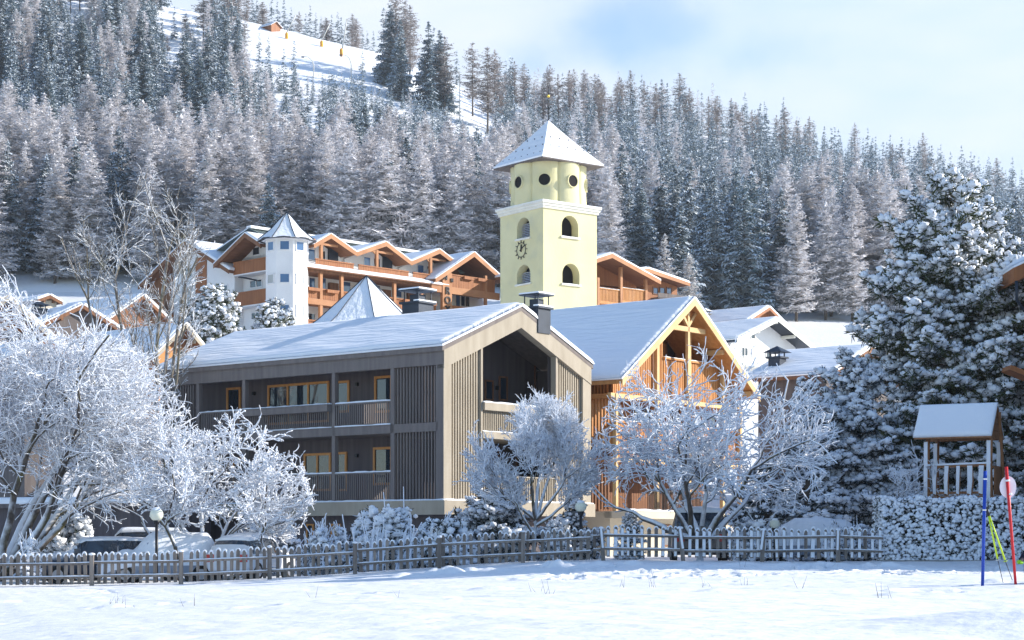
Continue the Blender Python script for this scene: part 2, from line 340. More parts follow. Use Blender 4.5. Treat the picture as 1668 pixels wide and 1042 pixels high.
def patch(name, ys, pxs, mat, lump_fn=None):
    Yg, Pg = np.meshgrid(ys, pxs, indexing='ij'); Xg = (Pg - CX) / F * Yg
    if name == 'snowy_ground':   # behind the camera too: plain grid rows with wide spread
        Xg = (Pg - CX) / F * np.maximum(Yg, 26)
    Zg = gz(Xg, Yg)
    if lump_fn is not None: Zg = Zg + lump_fn(Xg, Yg)
    n, m = Xg.shape; v = np.stack([Xg, Yg, Zg], -1).reshape(-1, 3)
    i = np.arange(n-1)[:, None]*m + np.arange(m-1)[None]
    f = np.stack([i, i+1, i+m+1, i+m], -1).reshape(-1, 4)
    mb = MB(); mb.add(v, f, 0, True); o = mb.build(name, M[mat]); o['kind'] = 'structure'; return o
rngT = np.random.default_rng(5)
# trampled strip, footprints and little humps in the near snow
FP = []
for i in range(420):
    y = rngT.uniform(40, 56); x = rngT.uniform(.5, 17) * 1.0 + rngT.normal(0, .4); FP.append((x, y, rngT.uniform(.12, .3), -rngT.uniform(.08, .18)))
for i in range(60):
    y = rngT.uniform(48.5, 51.5); x = rngT.uniform(-3, 15); FP.append((x, y, rngT.uniform(.2, .5), rngT.uniform(.04, .11)))
for i in range(110):
    y = rngT.uniform(22, 54); x = rngT.uniform(-15, 12); FP.append((x, y, rngT.uniform(.12, .4), rngT.uniform(-.10, .06)))
for i in range(26):
    FP.append((-13.5 + i*.16 + rngT.normal(0, .05), 56.5 - i*.5, .14, -.07))
for i in range(40):
    y = rngT.uniform(26, 34); x = 7.5 + rngT.normal(0, 1.2); FP.append((x, y, rngT.uniform(.1, .22), rngT.uniform(-.07, .05)))
def near_lumps(x, y):
    z = .028*lump(x*.55, y*.4) + .012*lump(x*1.6+3, y*1.2) + .006*lump(x*4, y*3)
    z = z * np.clip(1 - (y-60)/60, .15, 1)
    for (fx, fy, r, h) in FP:
        msk = (np.abs(x-fx) < 3*r) & (np.abs(y-fy) < 3*r*1.6)
        if msk.any():
            d = ((x[msk]-fx)**2 + ((y[msk]-fy)/1.6)**2)/(r*r); z[msk] += h*np.exp(-d) - h*.35*np.exp(-(d-1.6)**2*2)
    # ploughed edge bank
    z += .09*np.exp(-((y-47.5-.4*np.sin(x*.6))/.8)**2) * sstep(-2, 3, x)*(.6+.6*lump(x*1.3, y))
    z += .22*np.exp(-((y-15.5)/1.3)**2 - ((x-4.6)/1.3)**2)
    for k0 in (0, .24):
        z -= .05*np.exp(-((y-34.5-.17*x-k0-.3*np.sin(x*.25))/.07)**2)
    # drift against the hedge and the fence foot
    z += .07*np.exp(-((y-61)/1.2)**2)
    return z
ys = np.concatenate([np.array([-400, -100, -30, 0, 6]), np.linspace(9, 40, 150)[:-1], np.linspace(40, 70, 210)[:-1], np.geomspace(70, YF, 90)])
pxs = np.concatenate([np.linspace(-9000, -300, 40)[:-1], np.linspace(-300, 1968, 560)[:-1], np.linspace(1968, 9000, 36)])
patch('snowy_ground', ys, pxs, 'ground_snow', near_lumps)
ys = np.concatenate([np.linspace(YF, YR, 110)[:-1], np.linspace(YR, 700, 24)[:-1], np.geomspace(700, 2500, 12)])
pxs2 = np.concatenate([np.linspace(-9000, -900, 20)[:-1], np.linspace(-900, 2600, 300)[:-1], np.linspace(2600, 9000, 20)])
def hill_lumps(x, y): return (.5*lump(x*.05, y*.06) + .12*lump(x*.3, y*.3)) * sstep(0, 25, y-YF)
patch('mountain_slope', ys, pxs2, 'snow', hill_lumps)
# ------------------------------------------------------------------ building helpers
def fbox(mb, face, pos, a0, a1, d0, d1, z0, z1, m=0):
    """box on a facade: a along the wall, d outwards from the wall plane"""
    if face == 'v': mb.box(a0, a1, pos-d1, pos-d0, z0, z1, m)
    else: mb.box(pos-d1, pos-d0, a0, a1, z0, z1, m)
def window(rt, face, pos, a0, a1, z0, z1, frame='frame_white', pane='glass', nx=1, nz=1, fw=.07, d=.06, name='window', sill=None, label=None):
    if a0 > a1: a0, a1 = a1, a0
    mb = MB()
    fbox(mb, face, pos, a0, a1, 0, d, z1-fw, z1); fbox(mb, face, pos, a0, a1, 0, d, z0, z0+fw)
    fbox(mb, face, pos, a0, a0+fw, 0, d, z0+fw, z1-fw); fbox(mb, face, pos, a1-fw, a1, 0, d, z0+fw, z1-fw)
    for i in range(1, nx):
        a = a0+(a1-a0)*i/nx; fbox(mb, face, pos, a-fw*.45, a+fw*.45, 0, d*.9, z0+fw, z1-fw)
    for i in range(1, nz):
        z = z0+(z1-z0)*i/nz; fbox(mb, face, pos, a0+fw, a1-fw, 0, d*.8, z-fw*.35, z+fw*.35)
    if sill: fbox(mb, face, pos, a0-.08, a1+.08, 0, .14, z0-.05, z0)
    w = mb.build(name, M[frame], rt, label)
    pb = MB(); fbox(pb, face, pos, a0+fw*.5, a1-fw*.5, -.02, .015, z0+fw*.5, z1-fw*.5)
    pb.build('pane', M[pane], w)
    return w
def slats(mb, face, pos, a0, a1, z0, z1, pitch=.16, w=.06, depth=.09, m=0):
    if a0 > a1: a0, a1 = a1, a0
    n = max(1, int((a1-a0)/pitch)); p = (a1-a0)/n
    for i in range(n):
        a = a0 + p*(i+.5); t = z1(a) if callable(z1) else z1; b = z0(a) if callable(z0) else z0
        if t > b+.02: fbox(mb, face, pos, a-w/2, a+w/2, -depth, 0, b, t, m)
def roof_sheet(mb, A, B, C, D, th=.2, nu=24, nv=24, seed=0, amp=.05, m=0, edge=.12):
    """snow blanket over the roof quad A,B (eave) C,D (ridge side): A-B along eave, D-C along ridge"""
    A, B, C, D = [np.array(q, float) for q in (A, B, C, D)]
    s = np.concatenate([[0, .004, .012], np.linspace(.03, .97, nu), [.988, .996, 1]]); t = np.concatenate([[0, .006, .02], np.linspace(.05, .95, nv), [.98, .994, 1]])
    S, T = np.meshgrid(s, t, indexing='ij'); S = S[..., None]; T = T[..., None]
    Pt = A*(1-S)*(1-T)+B*S*(1-T)+C*S*T+D*(1-S)*T
    nrm = np.cross(B-A, D-A); nrm /= np.linalg.norm(nrm)
    if nrm[2] < 0: nrm = -nrm
    lu = np.linalg.norm(B-A); lv = np.linalg.norm(D-A)
    e = np.minimum(np.minimum(S, 1-S)*lu, np.minimum(T, 1-T)*lv)[..., 0]
    hgt = th*(.35+.65*np.clip(e/edge, 0, 1)**.5) + amp*lump(S[..., 0]*lu*.8+seed, T[..., 0]*lv*.9+seed*2)*np.clip(e/.4, 0, 1)
    top = Pt + nrm*hgt[..., None]; n, k = S.shape[:2]
    v = np.concatenate([top.reshape(-1, 3), Pt.reshape(-1, 3)]); i = np.arange(n-1)[:, None]*k+np.arange(k-1)[None]
    f = np.stack([i, i+1, i+k+1, i+k], -1).reshape(-1, 4)
    if np.cross(v[f[0, 1]]-v[f[0, 0]], v[f[0, 2]]-v[f[0, 0]])[2] < 0: f = f[:, ::-1]
    mb.add(v, f, m, True)
    bd = list(range(0, k)) + [j*k+k-1 for j in range(1, n)] + [(n-1)*k+j for j in range(k-2, -1, -1)] + [j*k for j in range(n-2, 0, -1)]
    bd = np.array(bd); nb = np.roll(bd, -1); off = n*k
    base = mb.n - 2*n*k
    mb.Fc.append((np.stack([bd, nb, nb+off, bd+off], -1)+base, m, False))
def gable_roof(rt, axis, c0, cR, c1, a0, a1, ze0, zR, ze1, th=.25, snow=.2, mat='brown_wood', amp=.04, trim=None, tw=.28, name='roof', sname='roof_snow', snow_mat='roof_snow'):
    """ridge runs along `axis` ('u' or 'v') from a0 to a1; c is the other axis"""
    mb = MB()
    mb.prism([(c0, ze0), (cR, zR), (c1, ze1), (c1, ze1-th), (cR, zR-th), (c0, ze0-th)], a0, a1, axis)
    rf = mb.build(name, M[mat], rt)
    if snow:
        q = (lambda c, a, z: (c, a, z)) if axis == 'v' else (lambda c, a, z: (a, c, z))
        sb = MB()
        roof_sheet(sb, q(c0-.03, a0-.04, ze0+.003), q(c0-.03, a1+.04, ze0+.003), q(cR, a1+.04, zR+.003), q(cR, a0-.04, zR+.003), snow, seed=1+c0, amp=amp)
        roof_sheet(sb, q(c1+.03, a0-.04, ze1+.003), q(c1+.03, a1+.04, ze1+.003), q(cR, a1+.04, zR+.003), q(cR, a0-.04, zR+.003), snow, seed=5+c1, amp=amp)
        sb.build(sname, M[snow_mat], rf)
    if trim:
        tb = MB()
        tb.prism([(c0-.01, ze0+.01), (cR, zR+.01), (c1+.01, ze1+.01), (c1+.01, ze1-tw), (cR, zR-tw*1.1), (c0-.01, ze0-tw)], a0-.05, a0-.003, axis)
        tb.build('rake_board', M[trim], rf)
    return rf
def rail(mb, face, pos, a0, a1, z0, z1, pitch=.14, w=.05, top=.06, m=0, d=.04):
    slats(mb, face, pos, a0, a1, z0+.08, z1-top, pitch, w, d, m)
    fbox(mb, face, pos, min(a0, a1), max(a0, a1), -.07, .03, z1-top, z1, m); fbox(mb, face, pos, min(a0, a1), max(a0, a1), -.06, .02, z0+.02, z0+.08, m)
def snowline(mb, face, pos, a0, a1, d0, d1, z, h=.06, m=0):
    """rounded ridge of snow lying along a rail or ledge"""
    a0, a1 = min(a0, a1), max(a0, a1); n = max(2, int((a1-a0)/.25)); rs = random.Random(int(a0*100+z*10))
    prof = [(-.5, 0), (-.42, .7), (-.15, 1), (.15, 1), (.42, .7), (.5, 0)]; v = []; c = (d0+d1)/2; wd = d1-d0
    for i in range(n+1):
        a = a0+(a1-a0)*i/n; hh = h*rs.uniform(.7, 1.25)
        for (q, r) in prof:
            d = c+q*wd; v.append((a, pos-d, z+.002+r*hh) if face == 'v' else (pos-d, a, z+.002+r*hh))
    k = len(prof); f = [(i*k+j, (i+1)*k+j, (i+1)*k+j+1, i*k+j+1) for i in range(n) for j in range(k-1)]
    mb.add(v, f, m, True)
    mb.addn(v[:k], [list(range(k))], m); mb.addn(v[-k:], [list(range(k))[::-1]], m)
# ================================================================== GREY CHALET
def grey_chalet():
    fr = Fr(722, 78, 51.2); zb = .55
    rt = fr.root('grey_chalet', 'large grey-brown timber apartment house with slatted gable and two rows of balconies behind the fence', 'house', zb)
    uw = fr.u(962); uR = uw/2; vl = fr.v(255); ze = fr.z(563, 0, 0); zR = fr.z(499, uR, 0)
    zL = 3.3; zl = 2.7; sl = (zR-ze)/uR
    rise = lambda u: ze + (u if u < uR else uw-u)*sl
    GD = 1.9   # depth of the balconies
    # core walls: back wall of the balconies, right wall, rear, basement
    w = MB()
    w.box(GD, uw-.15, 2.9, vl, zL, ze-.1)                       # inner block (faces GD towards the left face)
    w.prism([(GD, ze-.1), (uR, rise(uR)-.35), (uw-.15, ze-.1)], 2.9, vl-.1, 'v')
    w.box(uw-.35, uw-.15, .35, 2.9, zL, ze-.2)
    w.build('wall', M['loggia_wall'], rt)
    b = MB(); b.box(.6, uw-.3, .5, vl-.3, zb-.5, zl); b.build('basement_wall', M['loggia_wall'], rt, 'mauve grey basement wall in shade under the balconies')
    for px0, px1 in ((655, 668), (540, 556), (500, 512)):
        window(rt, 'u', .6, fr.v(px0, .6), fr.v(px1, .6), 1.5, 2.35, 'orange_frame', 'glass', name='basement_window')
    # base ledge
    l = MB(); l.box(-.15, uw+.1, -.2, vl, zl, zL); l.build('ledge', M['pale_wood'], rt)
    s = MB(); snowline(s, 'u', -.15, -.15, vl, -.35, 0, zL, .07); snowline(s, 'v', -.2, 0, uw, -.3, 0, zL, .07); s.build('ledge_snow', M['snow'], rt)
    # slabs of upper balconies
    zs0, zs1 = fr.z(697, 0, fr.v(640)), fr.z(691, 0, fr.v(640))
    zs0 = zs1 - .38
    l = MB(); l.box(.0, GD, .3, vl-.1, zs0, zs1); l.build('balcony_slab', M['grey_wood_shaded'], rt)
    # beam under the eave
    e = MB(); e.box(-.02, .3, -.02, vl, ze-.78, ze-.05); e.box(.0, GD+.1, .3, vl, ze-.30, ze-.12); e.build('eave_beam', M['grey_wood_shaded'], rt)
    # frost on the end of the beam
    # posts
    for p0, w0 in ((717, .42), (639, .22), (543, .2), (397, .2), (322, .2), (264, .2)):
        v0 = fr.v(p0); pb = MB()
        if p0 == 717: pb.box(0, .45, 0, .42, zL, ze-.1)
        else: pb.box(.0, .22, v0-w0/2, v0+w0/2, zL, ze-.78)
        pb.build('post', M['grey_wood_shaded'], rt)
    # lattice screens of the left face
    va, vb = .45, fr.v(641)-.1
    for (a0, a1) in ((va, vb), (fr.v(315), vl-.15)):
        lb = MB(); slats(lb, 'u', .06, a0, a1, zL+.02, ze-.8, .17, .055, .12)
        for z in (zL+1.2, zL+3.3, zL+4.6): lb.box(.19, .23, a0, a1, z, z+.08)
        lb.build('slat_screen', M['grey_wood_shaded'], rt)
    # rails
    bays = [(fr.v(636), fr.v(546)), (fr.v(540), fr.v(400)), (fr.v(394), fr.v(326))]
    for i, (a0, a1) in enumerate(bays):
        for zf, zt in ((zs1, fr.z(652, 0, fr.v(640))), (zL, fr.z(768, 0, fr.v(640)))):
            rb = MB(); rail(rb, 'u', .02, a0, a1, zf, zt, .125, .05)
            if i == 1 and zf > 5: fbox(rb, 'u', .0, a0, a1, 0, .28, zt-.32, zt-.02)
            r = rb.build('balcony_railing', M['grey_wood_shaded'], rt)
            sb = MB(); snowline(sb, 'u', .02, a0, a1, -.07, .30 if (i == 1 and zf > 5) else .04, zt if not (i == 1 and zf > 5) else zt, .06)
            snowline(sb, 'u', -.02, a0, a1, -.05, .03, zf, .05); sb.build('rail_snow', M['snow'], r)
    # windows in the balcony back wall (u = GD)
    def W(p0, p1, y0, y1, nx, lab=None):
        a0, a1 = fr.v(p0, GD), fr.v(p1, GD); am = (a0+a1)/2
        window(rt, 'u', GD, a0, a1, fr.z(y1, GD, am), fr.z(y0, GD, am), 'orange_frame', 'glass', nx, 1, .11, .07, label=lab)
    W(370, 393, 631, 690, 1); W(437, 537, 624, 690, 3, 'wide orange-framed balcony window reflecting the frosted trees'); W(548, 570, 620, 672, 1); W(611, 640, 612, 672, 1)
    W(496, 540, 738, 800, 2); W(548, 566, 736, 800, 1); W(609, 640, 728, 790, 1); W(380, 400, 745, 800, 1)
    for p, y in ((415, 641), (583, 626), (583, 742)):
        k = MB(); a = fr.v(p, GD); z = fr.z(y, GD, a); k.box(GD-.14, GD, a-.06, a+.06, z-.08, z+.08); k.build('wall_lamp', M['black_metal'], rt)
    # gable: frame
    fw = .62
    g = MB()
    g.box(0.003, fr.u(735), -.02, .4, zL, rise(.3)-.2); g.build('gable_pilaster', M['pale_wood'], rt); g = MB()
    g.box(fr.u(949), uw, -.02, .4, zL, rise(uw-.3)-.2)
    g.build('gable_pilaster', M['pale_wood'], rt)
    g = MB(); dz = .95
    for (ua, ub) in ((0, uR), (uw, uR)):
        za, zc = rise(ua), rise(ub)
        g.prism([(ua, za-.02), (ub, zc-.02), (ub, zc-dz), (ua, za-dz)] if ua < ub else [(ub, zc-.02), (ua, za-.02), (ua, za-dz), (ub, zc-dz)], -.05, .35, 'v')
    g.build('rake_board', M['pale_wood'], rt, 'wide pale beige boards framing the gable')
    top = lambda a: rise(a)-dz+.02
    u0, u1, u2, u3 = fr.u(735), fr.u(786), fr.u(906), fr.u(949)
    for (a0, a1) in ((u0, u1), (u2, u3)):
        lb = MB(); slats(lb, 'v', .1, a0, a1, zL+.02, top, .165, .078, .12); bk = MB(); bk.prism([(a0-.05, zL), (a1+.05, zL), (a1+.05, top(a1)+.1), (a0-.05, top(a0)+.1)], .42, .46, 'v'); bk.build('gap_shade_panel', M['dark_wood'], rt)  # dark panel added behind the slats to put shade into the gaps
        for z in (zL+1.5, zL+4.0): lb.box(a0, a1, .22, .27, z, z+.08)
        lb.build('slat_screen', M['pale_wood'], rt)
    lb = MB(); lb.box(u1-.1, u1+.02, 0, .3, zL, top(u1)); lb.build('opening_jamb', M['pale_wood'], rt)
    lb = MB(); lb.box(u2-.02, u2+.1, 0, .3, zL, top(u2)); lb.build('opening_jamb', M['pale_wood'], rt)
    # gable loggia floors & parapets
    zg = fr.z(702, u1, 0); zt = fr.z(655, u1, 0)
    lb = MB(); lb.box(.45, uw-.45, .3, 2.9, zg-.28, zg-.02); lb.build('loggia_floor', M['pale_wood'], rt)
    lb = MB(); lb.box(u1+.02, u2-.02, -.03, .25, zg-.3, zg)
    lb.box(u1+.02, u2-.02, -.12, .2, zt-.33, zt); slats(lb, 'v', .08, u1+.02, u2-.02, zg, zt-.33, .13, .05, .05)
    r = lb.build('balcony_railing', M['pale_wood'], rt)
    sb = MB(); snowline(sb, 'v', 0, u1, u2, -.2, .12, zt, .07); snowline(sb, 'v', 0, u1, u2, -.2, .03, zg, .04); sb.build('rail_snow', M['snow'], r)
    lb = MB(); rail(lb, 'v', .05, u1, u2, zL, zL+1.15, .13, .05); lb.build('balcony_railing', M['pale_wood'], rt)
    for (p0, p1, y0, y1) in ((789, 803, 618, 652), (812, 826, 612, 652), (870, 892, 590, 640), (790, 812, 725, 770), (840, 885, 725, 790)):
        a0, a1 = fr.u(p0, 2.9), fr.u(p1, 2.9); window(rt, 'v', 2.9, a0, a1, fr.z(y1, a0, 2.9), fr.z(y0, a0, 2.9), 'brown_wood', 'glass', 1, 1, .08)
    k = MB(); a = fr.u(808, 2.9); z = fr.z(632, a, 2.9); k.box(a-.06, a+.06, 2.76, 2.9, z-.1, z+.1); k.build('wall_lamp', M['black_metal'], rt)
    # roof
    gable_roof(rt, 'v', -.12, uR, uw+.12, -.06, vl+.1, ze-.02, zR, ze-.02, .2, .24, 'grey_wood_shaded', amp=.05)
    # chimneys
    def chim(px0, px1, ytop, ybot, ucen, lab):
        # on the roof, behind the ridge; find v from px
        v0 = fr.v((px0+px1)/2, ucen); zt_ = fr.z(ytop, ucen, v0); zb_ = rise(ucen)-.4
        wd = (px1-px0)/F*(fr.O+fr.U*ucen+fr.V*v0).y/1.41/2
        c = MB(); c.box(ucen-wd, ucen+wd, v0-wd, v0+wd, zb_, zt_-.75); 
        ch = c.build('chimney', M['metal_dark'], rt, lab)
        c = MB(); c.box(ucen-wd-.1, ucen+wd+.1, v0-wd-.1, v0+wd+.1, zt_-.75, zt_-.66)
        for sx in (-1, 1):
            for sy in (-1, 1): c.box(ucen+sx*wd*.85-.02, ucen+sx*wd*.85+.02, v0+sy*wd*.85-.02, v0+sy*wd*.85+.02, zt_-.66, zt_-.14)
        c.box(ucen-wd*.5, ucen+wd*.5, v0-wd*.5, v0+wd*.5, zt_-.66, zt_-.3)
        c.box(ucen-wd-.12, ucen+wd+.12, v0-wd-.12, v0+wd+.12, zt_-.14, zt_-.08); c.build('chimney_cap', M['metal_dark'], ch)
        s = MB(); q = wd+.12
        roof_sheet(s, (ucen-q, v0-q, zt_-.08), (ucen+q, v0-q, zt_-.08), (ucen+q, v0+q, zt_-.08), (ucen-q, v0+q, zt_-.08), .10, 5, 5, amp=.0)
        q = wd+.1; s2 = [(ucen-q, ucen-wd*.5), (ucen+wd*.5, ucen+q)]
        s.box(ucen-q, ucen+q, v0-q, v0-wd*.55, zt_-.66, zt_-.60); s.build('chimney_snow', M['snow'], ch)
        return ch
    chim(655, 706, 470, 0, uR+1.2, 'dark blue-grey metal chimney with snow on its raised cap')
    chim(851, 897, 477, 0, uR+1.6, 'dark blue-grey metal chimney just behind the gable peak')
    return fr
FR_GREY = grey_chalet()
# ================================================================== ORANGE CHALET
def orange_chalet():
    fr = Fr(994, 88, 51.2); zb = .6
    rt = fr.root('orange_chalet', 'bright orange larch-clad chalet with steep gable, truss and balconies right of the grey house', 'house', zb)
    uw = fr.u(1206); uR = uw/2; ze = fr.z(611); zR = fr.z(488, uR, 0); vl = 17; D = 2.2
    sl = (zR-ze)/uR; rise = lambda u: ze+(u if u < uR else uw-u)*sl
    zL = 3.0
    f3 = fr.z(641, .5)          # floor of the attic storey (beam line)
    f2 = fr.z(745, .5); 
    w = MB(); w.box(1.0, uw-1.0, D, vl, zL, ze-.3); w.prism([(.2, ze-.3), (uR, zR-.45), (uw-.2, ze-.3)], D, vl-.2, 'v')
    w.build('wall', M['orange_wood'], rt)
    w = MB(); w.box(1.0, uw*.34, D-.04, D-.003, f2+.2, f3-.3); w.build('loggia_wall', M['cream_wall'], rt)
    w = MB(); w.box(.3, uw-.3, D-.10, D-.04, zL, f2-.2); slats(w, 'v', D-.10, .4, uw-.4, zL, f2-.3, .2, .09, .1); w.build('dark_slat_wall', M['brown_wood'], rt)
    b = MB(); b.box(.4, uw-.4, .3, vl, zb-.6, zL); b.build('basement_wall', M['cream_wall'], rt)
    b = MB(); b.box(-.1, uw*.56, -1.1, .3, zL-.35, zL); b.box(-.1, uw, -.15, .3, zL-.33, zL-.02); b.build('terrace_slab', M['cream_wall'], rt)
    s = MB(); snowline(s, 'v', -1.1, -.1, uw*.56, -.5, .03, zL, .1); s.build('terrace_snow', M['snow'], rt)
    rb = MB(); rail(rb, 'v', -1.0, fr.u(1055, -1), uw*.55, zL, zL+1.0, .12, .02, .04); rb.build('terrace_railing', M['black_metal'], rt)
    # floors
    for z in (f3, f2):
        fb = MB(); fb.box(0, uw, 0, D, z-.22, z); fb.build('floor_slab', M['orange_wood'], rt)
        fb = MB(); fb.box(-.05, uw+.05, -.08, .12, z-.2, z+.02); fb.build('floor_beam', M['cream_wood'], rt)
    posts = [fr.u(1002), fr.u(1069), fr.u(1121), fr.u(1176), uw-.1]
    for i, u in enumerate(posts):
        pb = MB(); t = f3 if i in (0, 4) else rise(u)-.35
        pb.box(u-.09, u+.09, -.12, .08, zL, t); pb.build('post', M['cream_wood'], rt)
    # attic gable cladding
    tp = lambda a: rise(a)-.3
    g = MB(); slats(g, 'v', .1, fr.u(1000)+.05, fr.u(1066), f3+.02, tp, .15, .1, .08); slats(g, 'v', .1, fr.u(1072), fr.u(1083), f3+.02, tp, .15, .1, .08)
    g.build('gable_cladding', M['orange_wood'], rt); g = MB(); slats(g, 'v', .1, fr.u(1160), uw-.1, f3+.02, tp, .15, .1, .08)
    g.build('gable_cladding', M['orange_wood'], rt)
    g = MB(); g.prism([(.35, f3+.02), (fr.u(1083), f3+.02), (fr.u(1083), tp(fr.u(1083))), (.35, tp(.35))], .19, .25, 'v')
    ua = fr.u(1160); g.prism([(ua, f3+.02), (uw-.35, f3+.02), (uw-.35, tp(uw-.35)), (ua, tp(ua))], .19, .25, 'v'); g.build('gable_backing', M['brown_wood'], rt)
    ra = fr.u(1083); zr1 = fr.z(581, ra)
    g = MB(); slats(g, 'v', .08, ra, ua, f3+.02, zr1-.08, .15, .1, .05); g.box(ra, ua, -.02, .12, zr1-.1, zr1); r = g.build('balcony_railing', M['orange_wood'], rt)
    s = MB(); snowline(s, 'v', .03, ra, ua, -.09, .04, zr1, .04); s.build('rail_snow', M['snow'], r)
    # second floor rail
    zr2 = fr.z(684, .5)
    g = MB(); slats(g, 'v', .08, .1, uw-.1, f2+.02, zr2-.08, .14, .09, .05); g.box(.1, uw-.1, -.02, .12, zr2-.1, zr2); r = g.build('balcony_railing', M['orange_wood'], rt)
    s = MB(); snowline(s, 'v', .03, .1, uw-.1, -.09, .04, zr2, .05); s.build('rail_snow', M['snow'], r)
    # truss at the front of the overhang
    t = MB(); zk = fr.z(536, uR, -.7); y = -.55
    hw = (rise(uR)-.45-zk)/sl
    t.beam((uR-hw, y, zk), (uR+hw, y, zk), .16, .24); t.beam((uR, y, fr.z(640, uR, -.7)), (uR, y, zR-.35), .16, .16, up=(1, 0, 0))
    t.beam((uR-.0, y, zk+.15), (uR-.75, y, zk+.95), .14, .14, up=(0, 1, 0)); t.beam((uR+.0, y, zk+.15), (uR+.75, y, zk+.95), .14, .14, up=(0, 1, 0))
    t.build('truss', M['cream_wood'], rt, 'pale timber truss under the gable peak')
    # side cladding on the left face (deep slats with lit sides)
    g = MB(); slats(g, 'u', .3, .3, vl, f2+.6, ze-.4, .19, .09, .12); g.build('side_slats', M['orange_wood'], rt)
    g = MB(); slats(g, 'u', .3, .3, vl, zL+.1, f2+.55, .19, .09, .12); g.build('side_slats', M['brown_wood'], rt, 'lower side slats, dark brown with shade put into their colour')  # darker wood below stands in for the unlit part of this side
    g = MB(); g.box(.46, .52, 2.2, vl, zL, ze-.35); g.build('side_backing', M['hotel_wood'], rt)
    # windows behind
    for (p0, p1, y0, y1) in ((1084, 1100, 556, 600), (1112, 1140, 560, 606)):
        a0, a1 = fr.u(p0, D), fr.u(p1, D); window(rt, 'v', D, a0, a1, fr.z(y1, a0, D), fr.z(y0, a0, D), 'brown_wood', 'glass', 1, 1, .08)
    for (p0, p1, y0, y1) in ((1030, 1058, 660, 720), (1090, 1105, 665, 730), (1140, 1165, 670, 730)):
        a0, a1 = fr.u(p0, D), fr.u(p1, D); window(rt, 'v', D-.04, a0, a1, fr.z(y1, a0, D), fr.z(y0, a0, D), 'brown_wood', 'glass', 2, 1, .08)
    window(rt, 'v', .3, fr.u(1080, .3), fr.u(1092, .3), 1.3, 2.4, 'brown_wood', 'glass', 1, 1, .08, name='basement_window')
    ov = .75
    gable_roof(rt, 'v', -ov*.5, uR, uw+ov*.5, -.95, vl+.4, rise(0)-ov*.5*sl, zR, rise(0)-ov*.5*sl, .2, .22, 'orange_wood', trim='cream_wood', tw=.34, amp=.035)
    for u, dz in ((uR, .42), (uR*.5, .42), (uw-uR*.5, .42), (.2, .42), (uw-.2, .42)):
        sb = MB(); sb.box(u-.08, u+.08, -.8, .2, rise(u)-dz-.05, rise(u)-.22); sb.build('purlin', M['cream_wood'], rt)
orange_chalet()
